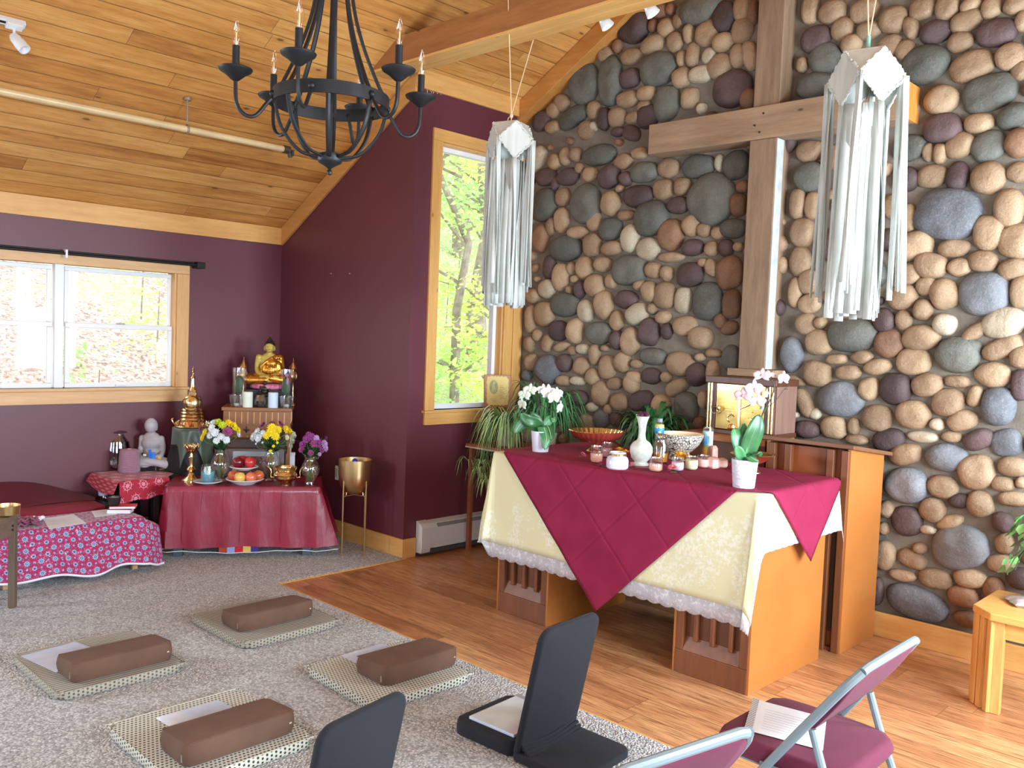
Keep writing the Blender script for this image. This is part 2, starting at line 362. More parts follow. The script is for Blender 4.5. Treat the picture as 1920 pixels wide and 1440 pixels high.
# ------------------------------------------------------------------ windows
def frame_yz(b, x0, x1, y0, y1, z0, z1, w):
    b.box(x0, x1, y0, y1, z1-w, z1); b.box(x0, x1, y0, y1, z0, z0+w); b.box(x0, x1, y0, y0+w, z0+w, z1-w); b.box(x0, x1, y1-w, y1, z0+w, z1-w); return b
m_cas = wood('pine_casing', srgb(198, 150, 96), srgb(226, 184, 130), 'y', knots=.7)
m_casz = wood('pine_casing_upright', srgb(196, 146, 88), srgb(226, 180, 120), 'z', knots=.7)
def left_window(n, y0, y1, z0, z1, label):
    w = struct(thing(n, label, 'window', (XL, 0, 0))); 
    b = MB().box(0, .02, y0-.09, y1+.09, z1-.005, z1+.09).box(-.12, .0, y0, y1, z1, z1+.02); b.build('casing_top', m_cas, w, smooth=0, bevel=.004)
    b = MB().box(0, .02, y1-.005, y1+.09, z0, z1-.005).box(0, .02, y0-.09, y0+.005, z0, z1-.005).box(-.12, 0, y1-.02, y1+.001, z0, z1).box(-.12, 0, y0-.001, y0+.02, z0, z1); b.build('casing_side', m_casz, w, smooth=0, bevel=.004)
    MB().box(-.12, .035, y0-.1, y1+.1, z0-.022, z0).build('sill', m_cas, w, smooth=0, bevel=.005)
    MB().box(0, .02, y0-.09, y1+.09, z0-.11, z0-.022).build('apron', m_cas, w, smooth=0, bevel=.003)
    ym = (y0+y1)/2; mid = z0+(z1-z0)*.515
    MB().box(-.09, -.03, ym-.03, ym+.03, z0, z1).build('mullion', m_white, w, smooth=0, bevel=.003)
    for a, c in ((y0, ym-.03), (ym+.03, y1)):
        u = frame_yz(MB(), -.085, -.06, a+.012, c-.012, mid-.012, z1-.012, .03).build('sash', m_white, w, smooth=0, bevel=.004)
        MB().box(-.074, -.071, a+.03, c-.03, mid, z1-.03).build('pane', m_glass, u, smooth=0)
        l = frame_yz(MB(), -.06, -.035, a+.012, c-.012, z0, mid+.014, .034).build('sash', m_white, w, smooth=0, bevel=.004)
        MB().box(-.049, -.046, a+.03, c-.03, z0+.03, mid-.01).build('pane', m_glass, l, smooth=0)
        cy = (a+c)/2; MB().box(-.036, -.022, cy-.04, cy+.04, z0+.008, z0+.022).build('sash_lift', m_white, l, smooth=0, bevel=.003)
        MB().box(-.06, -.04, cy-.03, cy+.03, mid+.014, mid+.026).build('sash_lock', plain('lock_grey', (.45, .45, .45), .4), l, smooth=0, bevel=.003)
    return w
left_window('window_1', *WL, 'white double sash window in the plum wall, pine casing')
left_window('window_4', *WL2, 'unseen white double sash window added further along the plum wall')  # out of view, added as the opening for the left fill lamp
w = struct(thing('window_2', 'tall fixed window in the maroon return wall, pine casing', 'window', (XJ, 0, 0)))
y0, y1, z0, z1 = WT
MB().box(0, .02, y0-.085, 5.045, z1, z1+.085).box(-.12, 0, y0, y1+.0, z1-.015, z1+.001).build('casing_top', m_trim['y'], w, smooth=0, bevel=.003)
MB().box(0, .02, y0-.085, y0+.003, z0, z1).box(0, .02, y1-.003, y1+.09, z0, z1).box(0, .03, y1+.093, 5.05, .95, z1).box(-.12, 0, y0-.001, y0+.015, z0, z1).box(-.12, 0, y1-.015, y1+.001, z0, z1).build('casing_side', m_trim['z'], w, smooth=0, bevel=.003)
MB().box(-.12, .04, y0-.1, 5.04, z0-.02, z0).build('sill', m_trim['y'], w, smooth=0, bevel=.004)
MB().box(0, .02, y0-.085, 5.04, z0-.105, z0-.02).build('apron', m_trim['y'], w, smooth=0, bevel=.003)
s_ = frame_yz(MB(), -.11, -.06, y0+.012, y1-.012, z0, z1-.012, .035).build('sash', m_white, w, smooth=0, bevel=.003)
MB().box(-.088, -.084, y0+.03, y1-.03, z0+.03, z1-.03).build('pane', m_glass, s_, smooth=0)
def far_window(n, axis, c, a0, a1, z0, z1, sgn):
    w = struct(thing(n, None, None)); b = MB()
    if axis == 'x': frame_yz(b, min(c, c+sgn*.1), max(c, c+sgn*.1), a0, a1, z0, z1, .05).box(c+sgn*.03, c+sgn*.07, (a0+a1)/2-.03, (a0+a1)/2+.03, z0, z1)
    else:
        t = MB(); frame_yz(t, min(c, c+sgn*.1), max(c, c+sgn*.1), a0, a1, z0, z1, .05); b.add([(v[1], v[0], v[2]) for v in t.v], [f[::-1] for f in t.f])
    b.build('frame', m_white, w, smooth=0, bevel=.003); w['kind'] = 'structure'
far_window('window_3', 'x', XJR, *WJR, 1)
for i, h in enumerate(WR): far_window('window_%d' % (5+i), 'x', XR, *h, 1)
for i, h in enumerate(WB): far_window('window_%d' % (7+i), 'y', YR, *h, -1)

# ------------------------------------------------------------------ light: daylight through the windows, plus an added fill lamp on the left
def win_light(name, loc, rot, sx, sy, power, col=(.73, .875, 1)):
    l = bpy.data.lights.new(name, 'AREA'); l.shape = 'RECTANGLE'; l.size = sx; l.size_y = sy; l.energy = power; l.color = col
    o = bpy.data.objects.new(name, l); COL.objects.link(o); o.location = loc; o.rotation_euler = rot; return o
RXN = (0, math.radians(90), 0)      # shines towards -x
win_light('daylight_recess', (XJR+.02, 4.48, 1.675), RXN, 1.55, .80, LP['recess'])
for i, h in enumerate(WR): win_light('daylight_right', (XR+.02, (h[0]+h[1])/2, (h[2]+h[3])/2), RXN, h[3]-h[2]-.1, h[1]-h[0]-.1, LP['right'][i])
for i, h in enumerate(WB): win_light('daylight_rear', ((h[0]+h[1])/2, YR-.02, (h[2]+h[3])/2), (math.radians(90), 0, 0), h[1]-h[0]-.1, h[3]-h[2]-.1, LP['rear'][i])
win_light('fill_light_left', (XL-.02, -1.6, 1.55), (0, math.radians(-90), 0), .8, 1.9, LP['left'])  # added fill lamp in the unseen left opening, brightens the carpet side
for nm, loc, a, c in (('portal', (XL-.16, (WL[0]+WL[1])/2, 1.55), WL[1]-WL[0], .86), ('portal', (XJ-.13, 4.515, 2.0), .69, 1.9)):
    o = win_light(nm, loc, (0, math.radians(-90), 0), c, a, 1); o.data.cycles.is_portal = True
W = bpy.data.worlds.new('sky'); SC.world = W; W.use_nodes = True; nt = W.node_tree; nt.nodes.clear()
wo = nt.nodes.new('ShaderNodeOutputWorld'); bg = nt.nodes.new('ShaderNodeBackground'); bg.inputs[0].default_value = (.86, .93, 1, 1); bg.inputs[1].default_value = LP['sky']
nt.links.new(bg.outputs[0], wo.inputs[0])
SC.view_settings.view_transform = 'Standard'; SC.view_settings.look = 'None'; SC.view_settings.exposure = LP['exp']; SC.view_settings.gamma = 1
SC.view_settings.use_curve_mapping = False
SC.cycles.use_denoising = True; SC.cycles.max_bounces = 9; SC.cycles.diffuse_bounces = 5; SC.cycles.glossy_bounces = 4
SC.cycles.transmission_bounces = 6; SC.cycles.transparent_max_bounces = 16; SC.cycles.sample_clamp_indirect = 6; SC.cycles.caustics_reflective = False; SC.cycles.caustics_refractive = False
# ------------------------------------------------------------------ outdoors, seen through the panes
def hz(x, y): return -.35+.52*max(0, -x-6.9)+.10*noise.noise((x*.5, y*.5, 0))
def leaf_litter():
    m = Mt('leaf_litter'); o = m.obj(); a = m.n('TexVoronoi', 1, {'Vector': o, 'Scale': 34.0}); h = m.sep(a)
    nz = m.noise(o, 40, 4, .7); gr = m.smooth(m.noise(o, .55, 4, .6), .52, .66)
    c = m.ramp(m.ma('ADD', m.ma('MULTIPLY', h[0], .6), m.ma('MULTIPLY', nz, .45)), [(.15, srgb(118, 92, 80)), (.45, srgb(180, 154, 140)), (.85, srgb(214, 196, 184))])
    yy = m.smooth(m.sep(o)[1], 5.0, 8.5); c = m.mix(m.ma('MULTIPLY', m.ma('MAXIMUM', gr, yy), m.ma('MULTIPLY_ADD', h[1], .7, .15)), c, srgb(180, 215, 140)); m.P(col=c, rough=.95); return m.m
b = MB().grid(lambda u, v: (-6.75-u*24, -4+v*28, hz(-6.75-u*24, -4+v*28)), 70, 70)
struct(b.build('ground', leaf_litter()), 'leaf-littered hillside outside the windows')
def leafmat(n, c1, c2):
    m = Mt(n); o = m.obj(); nz = m.noise(o, 3, 3)
    tr = m.n('BsdfTranslucent', 0, {0: m.ramp(nz, [(.3, c1), (.7, c2)])}); m.P(col=m.ramp(nz, [(.3, c1), (.7, c2)]), rough=.5)
    mx = m.t.nodes.new('ShaderNodeMixShader'); mx.inputs[0].default_value = .45; m.t.links.new(m.b.outputs[0], mx.inputs[1]); m.t.links.new(tr, mx.inputs[2]); m.t.links.new(mx.outputs[0], m.out.inputs[0]); return m.m
m_leafs = [leafmat('spring_leaf', srgb(190, 230, 130), srgb(220, 242, 165)), leafmat('fresh_leaf', srgb(165, 215, 130), srgb(205, 236, 160)), leafmat('yellow_leaf', srgb(215, 235, 120), srgb(235, 242, 165))]
m_bark = plain('bark', srgb(150, 138, 125)[:3], .95, var=.2, scale=9, bump=.5)
def leafquad(b, c, s, R):
    d = Vector((R.uniform(-1, 1), R.uniform(-1, 1), R.uniform(-.5, .5))).normalized(); q = d.orthogonal().normalized()*R.choice((-1, 1)); c = Vector(c)
    b.add([c-d*s, c+q*s*.5, c+d*s, c-q*s*.5], [(0, 1, 2, 3)])
def tree(x, y, h, rt, label, seed, nl, mat, lo=.2, spread=1.2):
    R = random.Random(seed); z0 = hz(x, y)
    t = thing('tree', label, 'tree', (x, y, z0), group='trees on the hillside outside the tall window')
    MB().tube([(R.uniform(-.06, .06)*k, R.uniform(-.06, .06)*k, -.2+h*k/6) for k in range(7)], [rt*(1-.1*k) for k in range(7)], 10).build('trunk', m_bark, t)
    bb = MB(); lb = MB()
    for i in range(17):
        zz = h*(lo+(1-lo)*R.random()); a = R.uniform(0, 2*PI); L = R.uniform(.5, 1)*spread
        e = Vector((math.cos(a)*L, math.sin(a)*L, zz+R.uniform(-.1, .35)))
        bb.tube([(0, 0, zz-.15), (e.x*.5, e.y*.5, (zz+e.z)/2+.06), tuple(e)], [.022, .014, .006], 5)
        for k in range(nl//5):
            q = R.random()**.6; p = Vector((0, 0, zz-.1)).lerp(e, q)+Vector((R.gauss(0, .25), R.gauss(0, .25), R.gauss(0, .09)))
            leafquad(lb, p, R.uniform(.026, .058)*(1+.03*abs(x+8)), R)
    bb.build('branches', m_bark, t); lb.build('crown', mat, t, smooth=0)
tree(-8.3, 7.55, 5.2, .07, 'slim maple closest to the tall window with pale green sprays', 1, 900, m_leafs[0], .1, 1.3)
tree(-9.6, 9.2, 6.5, .17, 'thick grey trunk in the middle of the tall window view', 2, 700, m_leafs[1], .3, 1.6)
tree(-8.0, 8.0, 4.2, .05, 'yellow-green sapling at the stone wall side of the tall window view', 3, 900, m_leafs[2], .05, 1.2)
tree(-11.5, 9.6, 7.5, .16, 'pale trunk far back at the left of the tall window view', 4, 900, m_leafs[0], .15, 2.0)
tree(-11.2, 11.6, 7.5, .14, 'leafy tree far back behind the thick grey trunk', 5, 1000, m_leafs[1], .1, 2.0)
tree(-13.8, 12.6, 8.5, .2, 'large tree furthest up the wooded slope', 6, 1400, m_leafs[0], .08, 2.6)
tree(-14.5, 14.8, 8.5, .2, 'tree furthest back toward the stone wall side', 7, 1400, m_leafs[1], .08, 2.6)
tree(-8.9, 6.5, 3.6, .045, 'low maple at the left edge of the tall window view', 8, 700, m_leafs[1], .1, 1.0)
def shrub(x, y, s, label, seed, mat, n=150):
    R = random.Random(seed); t = thing('shrub', label, 'shrub', (x, y, hz(x, y)), group='green shrubs on the hillside outside the double window')
    MB().tube([(0, 0, -.1), (.02, .01, s*.5), (0, .03, s)], [.012, .009, .004], 6).build('stem', m_bark, t); lb = MB()
    for k in range(n): leafquad(lb, (R.gauss(0, s*.35), R.gauss(0, s*.35), abs(R.gauss(s*.5, s*.28))), R.uniform(.03, .06), R)
    lb.build('foliage', mat, t, smooth=0)
shrub(-8.6, 3.25, .6, 'green sapling in the lower half of the double window view', 1, m_leafs[1])
shrub(-9.8, 4.35, .8, 'yellow-green bush up the slope at the window casing side', 2, m_leafs[0], 130)
shrub(-10.8, 4.6, 1.1, 'bright bush behind the yellow-green one', 3, m_leafs[0], 160)
shrub(-9.6, 3.3, .3, 'small fern clump high in the right sash view', 4, m_leafs[1], 90)
shrub(-11.5, 2.6, .7, 'light green bush at the top of the left sash view', 5, m_leafs[0], 110)

for k, (px, y_, s_) in enumerate(((-7.6, 6.6, .7), (-8.4, 7.0, .8), (-9.0, 8.3, .9), (-9.9, 8.4, 1.0), (-10.6, 9.4, 1.1), (-10.4, 10.4, 1.2), (-12.0, 10.9, 1.4))):
    shrub(px, y_, s_, ('low bush right under the sill of the tall window', 'bush behind the lowest one in the tall window view', 'bush beside the yellow-green sapling', 'bush at the foot of the thick grey trunk', 'bush up the slope past the thick grey trunk', 'bush at the stone wall side of the slope', 'large bush highest on the slope')[k], 40+k, m_leafs[k % 3], 260)
# ------------------------------------------------------------------ river stones set in the mortar of the stone wall
def stone_mat(name, c1, c2, spot=None, spots=.3):
    m = Mt(name); o = m.obj(); ri = m.n('NewGeometry', 8)
    b1 = m.ramp(ri, [(0, c1), (1, c2)]); nz = m.noise(o, 7, 5, .6); fine = m.noise(o, 70, 4, .7)
    c = m.mix(m.smooth(nz, .35, .75), b1, m.mix(.55, b1, spot or tuple(x*.6 for x in c1[:3])))
    c = m.mix(m.ma('MULTIPLY', m.smooth(fine, .5, .75), spots), c, tuple(min(1, x*1.5) for x in c2[:3]))
    c = m.mix(m.ma('MULTIPLY', m.smooth(m.noise(o, 120, 2), .58, .7), .35), c, tuple(x*.4 for x in c1[:3]))
    m.P(col=c, rough=.72); h = m.ma('ADD', m.ma('MULTIPLY', nz, 1.0), m.ma('MULTIPLY', fine, .25)); m.bump(h, .55, .03); return m.m
SM = [stone_mat('tan_stone', srgb(140, 114, 88), srgb(174, 146, 114), srgb(116, 90, 68)),
      stone_mat('pale_stone', srgb(172, 158, 134), srgb(192, 178, 154), srgb(150, 132, 108)),
      stone_mat('green_grey_stone', srgb(84, 84, 76), srgb(108, 106, 96), srgb(62, 62, 58), .4),
      stone_mat('blue_grey_stone', srgb(100, 102, 106), srgb(128, 128, 130), srgb(70, 72, 78), .45),
      stone_mat('plum_stone', srgb(72, 55, 54), srgb(98, 76, 74), srgb(50, 40, 40)),
      stone_mat('brown_stone', srgb(122, 90, 66), srgb(150, 112, 84), srgb(90, 66, 52))]
KI = {'t': 0, 'l': 1, 'g': 2, 'b': 3, 'd': 4, 'r': 5}
# zoomed crop origin, zoom factor, then stones (x, y, half width, half height, tilt, kind)
STONES = [
((960, 280), 3.2717, "195,165,62,52,0,d 250,72,36,48,0,t 312,40,32,55,0,t 380,30,32,45,0,t 520,30,105,62,0,g 330,165,65,55,0,d 398,110,23,32,0,t 465,150,45,45,0,t 250,205,22,45,-.2,d 582,165,62,70,.3,d 668,70,55,50,0,t 765,20,45,35,0,t 685,175,38,45,-.3,d 795,135,82,65,0,g 945,110,65,62,0,t 1130,100,105,72,0,g 1260,78,24,52,0,l 1360,90,75,90,0,g 185,335,72,100,0,g 300,290,42,55,.2,t 440,330,90,120,.3,g 592,330,57,78,0,t 650,238,25,24,0,t 758,285,90,68,0,d 912,242,62,62,0,t 1032,225,48,55,0,t 1005,340,68,55,0,d 1215,300,148,155,0,g 1405,225,40,38,0,r 1378,340,47,72,0,r 685,402,50,32,0,t 845,420,100,105,.3,g 290,432,42,78,0,t 488,435,42,68,.3,t 225,472,28,58,-.1,t 390,508,62,40,0,t 165,545,45,85,0,r 592,488,68,70,0,g 712,545,54,88,0,l 962,522,72,98,0,r 1088,465,55,68,0,t 1165,495,40,42,0,t 1250,508,40,40,0,t 1345,485,80,60,0,g 318,605,92,82,0,g 478,585,52,70,0,t 598,605,65,45,.1,t 822,608,67,68,0,l 1098,600,68,52,0,d 1212,608,38,50,0,t 1300,600,45,55,0,d 1375,595,30,30,0,t 190,612,28,58,.4,t 215,720,36,72,0,d 285,782,50,88,0,t 352,728,24,40,0,t 432,722,50,68,0,t 545,705,52,50,0,t 705,740,105,90,0,g 957,660,78,33,0,t 855,742,52,50,0,t 935,760,35,50,.4,t 1075,765,80,75,0,d 1158,692,30,28,0,t 1210,725,35,62,.5,t 1318,755,82,100,.1,r 198,855,50,58,0,l 495,835,58,70,.2,t 595,805,36,48,-.3,t 370,795,22,25,0,t 345,860,20,25,0,t 405,860,30,55,0,d 315,950,85,72,0,g 185,1010,57,75,0,t 438,988,48,68,0,l 548,955,55,90,.2,t 685,918,70,58,0,d 770,832,35,32,.3,t 832,870,45,65,.4,t 922,895,62,85,0,t 1035,925,48,82,0,l 1185,930,88,115,0,g 1335,950,55,88,0,r 100,1040,28,85,0,t 115,900,40,45,0,t 755,1010,68,65,.4,l 850,978,24,35,0,t 628,1050,42,62,0,t 912,1028,45,40,.2,t 375,1112,47,82,0,t 268,1112,55,62,0,d 515,1128,80,68,0,g 712,1180,55,92,-.1,t 830,1120,58,85,.1,d 1045,1085,72,60,.1,t 935,1115,32,50,0,d 1145,1155,72,70,0,t 1270,1055,38,50,.2,r 1320,1095,52,45,.3,r 95,1195,28,50,0,t 140,1140,26,38,0,t 200,1190,30,55,-.1,t 290,1210,48,28,.3,t 422,1225,42,33,0,l 355,1235,26,30,0,t 495,1260,30,65,0,t 635,1170,42,58,.2,d 558,1220,25,22,0,t 210,1350,68,88,0,b 305,1310,45,55,0,d 105,1310,32,52,0,t 410,1330,45,55,0,t 572,1340,52,75,0,t 665,1305,45,65,0,t 752,1315,32,30,0,t 850,1270,78,52,0,g 1018,1315,85,75,0,t 1140,1275,30,25,0,t 1222,1250,45,28,0,t 1330,1280,55,80,0,g 1120,1380,60,70,.3,d 1218,1365,38,72,0,t 840,1390,58,50,0,d 480,1395,40,52,0,t 735,1400,45,40,0,t 80,1385,28,35,0,b 300,1420,45,35,0,t 390,1420,45,28,0,l"),
((960, 0), 5.647, "1270,280,155,165,0,d 1610,280,85,95,0,t 1745,215,60,80,-.3,t 1465,460,120,95,.2,t 1700,430,80,110,.3,t 1850,350,50,110,0,t 1245,590,110,92,0,t 1530,720,180,175,0,g 1020,850,115,265,.05,g 740,880,150,215,.2,g 965,570,75,85,.3,t 1095,480,50,80,0,r 1770,610,45,85,0,t 1890,570,65,130,0,t 1225,820,100,100,0,d 1775,810,95,110,.3,t 1200,1045,108,85,0,t 1405,980,95,80,0,t 1615,1090,130,190,0,g 1380,1125,70,70,0,t 500,1080,85,95,-.3,t 420,1160,60,80,-.4,t 620,1230,150,105,.3,g 845,1155,65,95,0,t 955,1255,60,120,0,d 1090,1240,90,105,.1,t 1275,1240,88,70,0,t 845,1330,38,45,0,l 290,1270,90,105,.5,d 405,1335,80,65,.1,t 1860,1030,90,115,0,t 760,1370,85,100,0,t 1100,1390,70,50,0,d 1240,1400,90,80,-.4,d 1540,110,80,70,0,r 1660,90,50,60,0,r 1830,130,110,120,0,g 1470,260,45,70,0,r"),
((1180, 0), 2.0, "285,120,45,50,0,t 345,155,38,35,0,t 290,205,25,30,-.3,l 260,275,42,32,0,l 330,245,45,48,.1,t 400,205,30,45,.1,t 415,110,40,50,0,t 350,60,45,55,0,d 420,30,35,50,0,t 458,45,20,45,0,r 445,205,28,55,.3,t 378,330,72,72,0,d 225,360,42,45,.2,t 260,28,78,60,0,g 440,370,30,40,0,r 60,435,40,45,0,d 130,400,50,58,0,d 30,480,36,40,0,t 20,430,26,32,0,t 670,30,32,55,0,t 755,40,50,45,0,t 875,35,55,45,0,t 690,140,55,50,0,d 790,105,42,45,.3,t 725,215,60,55,0,g 825,160,40,35,.3,t 985,70,50,50,0,t 1050,100,30,42,.3,t 640,240,20,30,0,t 690,320,75,50,0,g 890,110,45,32,0,t 970,165,45,40,0,t 1030,185,38,38,.4,t"),
((1480, 0), 2.1818, "535,30,55,45,0,t 640,25,48,55,0,t 735,15,45,30,.3,t 820,25,42,45,0,t 920,15,50,40,0,t 715,80,65,45,.2,t 590,125,65,48,0,d 840,130,85,55,0,d 945,80,30,40,0,t 690,165,55,45,.1,t 545,260,100,78,0,g 740,265,88,60,.2,t 895,225,60,55,.4,t 935,285,35,40,.3,t 810,375,115,75,.2,g 615,405,72,58,0,t 620,520,78,58,0,d 770,498,62,40,0,t 910,470,70,50,.3,g 690,590,62,50,.5,t 560,620,25,38,.1,t 610,625,28,42,0,t 810,595,75,62,.4,g 935,580,60,60,0,r 575,718,62,48,0,t 680,718,45,60,0,d 805,725,70,65,0,t 930,700,50,42,0,t 640,870,135,105,-.1,b 770,810,45,32,0,d 890,850,62,80,0,t 810,950,68,70,0,t 920,985,75,68,0,t 500,1005,80,58,.4,t 665,1013,65,38,0,t 570,1085,70,52,-.2,t 690,1090,50,38,0,t 785,1068,62,42,-.1,t 905,1100,60,42,.2,t 550,1168,40,40,0,t 790,1200,102,88,-.1,b 625,1200,60,65,.5,t 935,1195,40,65,0,t 540,1265,40,45,0,t 628,1325,48,45,-.2,l 868,1320,92,65,.3,l 755,1355,30,66,-.9,t 530,1380,75,50,.1,t 690,1420,85,40,0,g 460,1310,35,45,.3,t 380,1310,45,50,.4,d 480,1120,50,45,.2,t 455,1215,60,50,.3,t 480,890,35,60,.1,t 250,1370,105,70,0,g 400,1405,60,60,0,r 80,615,58,42,0,t 75,720,68,60,0,g 25,832,32,60,0,t 85,840,30,58,0,t 45,950,48,60,0,t 35,1065,40,60,0,t 70,1150,40,50,0,t 15,1195,28,60,0,t 75,1240,45,40,.3,t 60,1325,45,45,0,t 120,1320,25,25,0,t 115,1400,58,50,0,t 390,690,20,30,0,t 470,730,55,50,0,d 480,600,70,55,0,g 290,900,60,70,0,g 180,1000,60,70,0,d 390,980,50,45,0,d 260,760,60,50,0,t 170,640,40,50,0,r 420,840,45,50,0,t"),
((1440, 600), 3.6, "145,235,75,120,0,b 335,165,95,85,0,t 450,265,72,38,.1,t 620,250,75,48,.1,t 530,355,82,50,.1,t 725,315,95,55,.2,t 800,160,88,82,0,t 1015,105,118,72,0,t 970,280,115,92,0,t 1265,240,155,120,0,g 1570,185,145,65,.5,t 1505,370,128,88,0,t 1690,250,70,75,0,t 1690,440,60,105,0,d 320,365,95,85,-.2,t 475,535,155,118,.0,b 845,465,105,105,0,d 670,465,70,80,-.2,t 1060,440,105,80,.3,t 1265,415,85,42,0,t 1385,515,52,72,-.2,t 230,560,50,108,.5,t 305,635,38,38,0,l 430,730,90,75,0,t 565,720,38,60,0,t 250,740,90,60,0,d 725,665,100,92,0,t 965,640,118,98,0,t 1205,560,108,95,0,t 1550,580,118,130,0,b 1300,680,105,70,.4,t 1130,705,48,42,0,l 1030,790,105,40,0,l 1228,790,70,38,0,t 160,408,72,35,-.2,t 800,810,110,72,.3,d 1410,810,110,65,.4,d 1600,830,110,90,.3,b 915,910,110,75,.3,t 1190,930,145,95,0,b 1395,1030,125,115,.4,t 1640,990,105,70,.1,t 925,1120,150,125,.2,b 1165,1130,105,80,0,t 1575,1110,85,50,0,t 1640,1210,100,50,0.1,t 1285,1225,82,50,.2,d 1420,1245,95,90,.6,t 1095,1285,90,82,-.3,t 925,1360,105,100,0,d 1215,1370,95,48,.5,t 1070,1420,55,30,0,l 790,1280,50,60,0,t 1700,1100,40,40,0,t 590,810,75,35,0,t"),
((1600, 880), 3.0, "155,240,50,60,-.3,t 160,335,30,35,0,t 365,448,42,32,0,t 320,510,80,50,-.3,t 165,490,65,80,0,t 265,600,80,35,0,t 450,620,95,58,0,t 650,620,100,55,.1,t 585,440,165,125,.4,b 345,760,180,92,-.15,b 820,535,80,50,.1,t 830,300,60,55,0,d 840,420,55,60,0,t 130,690,30,80,0,d 610,720,90,60,0,r 640,850,90,45,0,r 930,620,80,60,0,d 780,680,60,70,0,r"),
((860, 680), 4.174, "555,50,45,60,0,t 815,165,55,55,0,t 915,155,60,48,0,t 1030,115,55,70,0,t 1150,50,70,80,0,t 1205,165,62,52,.2,t 1095,240,68,100,.1,t 1240,310,68,75,0,t 920,275,70,60,0,d 1335,165,58,75,.2,t 1275,40,55,50,0,t 1490,125,75,75,0,d 1605,115,38,45,-.3,t 1025,350,38,38,0,l 1150,365,30,40,0,t 985,470,58,65,0,l 1100,440,58,72,0,b 1215,450,50,55,0,d 1700,50,100,60,0,t 1690,195,95,60,.5,t 1860,120,75,100,.2,d 1565,340,70,90,-.2,t 1760,350,90,120,.1,g 1410,300,95,78,.3,d 1895,290,40,70,0,t 1870,480,50,60,0,r 1690,420,50,30,0,t"),
]
def build_stones():
    R = random.Random(11); G = .012; X0, Z0 = XJ, 0.0
    NX, NZ = int((XJR-XJ)/G)+1, int(RZ/G)+1
    occ = np.zeros((NZ, NX), bool); gx = X0+np.arange(NX)*G; gz = Z0+np.arange(NZ)*G
    GX, GZ = np.meshgrid(gx, gz)
    lim = np.where(GX < RX, EZ+SL*(GX-XL), EZ+SL*(2*RX-XL-GX))-.10
    occ |= (GZ > lim) | (GZ < .11) | (GX < XJ+.012)
    out = []
    def inside(cx, cz_, ax, az, rot, grow=1.0, pad=0.0):
        c, s = math.cos(rot), math.sin(rot); q = max(ax, az)*grow+pad+G
        sl = (slice(max(0, int((cz_-q)/G)), max(0, int((cz_+q)/G)+2)), slice(max(0, int((cx-q-X0)/G)), max(0, int((cx+q-X0)/G)+2)))
        dx, dz = GX[sl]-cx, GZ[sl]-cz_; p, w = dx*c+dz*s, -dx*s+dz*c
        return sl, (np.abs(p/(ax*grow+pad))**2.3+np.abs(w/(az*grow+pad))**2.3) < 1
    def put(cx, cz_, ax, az, rot, k, traced):
        sl, m = inside(cx, cz_, ax, az, rot)
        n = m.sum()
        if n < 2: return False
        ov = (m & occ[sl]).sum()/n
        if traced:
            if ov > .5: return False
        else:
            s2, m2 = inside(cx, cz_, ax, az, rot, 1, .012)
            if (m2 & occ[s2]).any(): return False
        occ[sl] |= m; out.append((cx, cz_, ax, az, rot, k)); return True
    for (ox, oy), s, txt in STONES:
        for it in txt.split():
            a = it.split(','); x, y, hw, hh, tl = map(float, a[:5]); px, py = ox+x/s, oy+y/s
            if px > 1990: continue
            c = ony(px, py, 5.02); e1 = ony(px+hw/s, py, 5.02); e2 = ony(px, py-hh/s, 5.02)
            put(c[0], c[2], abs(e1[0]-c[0])*1.05, abs(e2[2]-c[2])*1.05, tl, KI[a[5]], True)
    for rr, tries in ((.10, 260), (.075, 900), (.055, 2200), (.04, 3500), (.029, 1800)):
        for _ in range(tries):
            cx, c_z = R.uniform(XJ, XJR), R.uniform(.1, RZ)
            if c_z > cz(cx)-.1: continue
            if occ[min(NZ-1, int(c_z/G)), min(NX-1, int((cx-X0)/G))]: continue
            k = R.choices((0, 1, 2, 3, 4, 5), (6, 1, 2.5 if rr > .06 else .3, .8, 1.2, 1.2))[0]
            if rr < .05: k = R.choices((0, 1, 5, 4), (6, 1.2, 1.5, .6))[0]
            put(cx, c_z, rr*R.uniform(.85, 1.2), rr*R.uniform(.7, 1.0), R.uniform(-.8, .8), k, False)
    b = MB(); NS = 22
    prof = [(1.0, -.25), (1.0, .22), (.93, .52), (.78, .78), (.55, .93), (.28, .99)]
    for (cx, c_z, ax, az, rot, k) in out:
        b.cur = k; h = min(.085, .034+.36*min(ax, az)); sd = R.random()*50
        c, s = math.cos(rot), math.sin(rot); vs = []; fs = []; ex = R.uniform(1.9, 2.6)
        dome = R.uniform(.8, 1.15)
        for i, (f, d) in enumerate(prof):
            for j in range(NS):
                t = 2*PI*j/NS; ct, st = math.cos(t), math.sin(t); rad = (abs(ct)**ex+abs(st)**ex)**(-1/ex)
                wob = 1+.10*noise.noise((ct*1.2+sd, st*1.2, f*.6))
                p, q = ax*f*rad*wob*ct, az*f*rad*wob*st
                dd = h*d*dome*(1+.28*noise.noise((p*9+sd, q*9, sd)))
                vs.append((cx+p*c-q*s, YS-dd, c_z+p*s+q*c))
        for i in range(len(prof)-1):
            for j in range(NS): fs.append((i*NS+j, (i+1)*NS+j, (i+1)*NS+(j+1) % NS, i*NS+(j+1) % NS))
        vs.append((cx, YS-h*dome*(1+.28*noise.noise((sd, 0, sd))), c_z)); t0 = (len(prof)-1)*NS
        for j in range(NS): fs.append((t0+j, len(vs)-1, t0+(j+1) % NS))
        b.add(vs, [f[::-1] for f in fs])
    o = b.build('wall_stone_cobbles', SM, smooth=180); struct(o, 'rounded river stones of the stone wall')
    o.parent = bpy.data.objects['wall_stone']; return len(out)
build_stones()
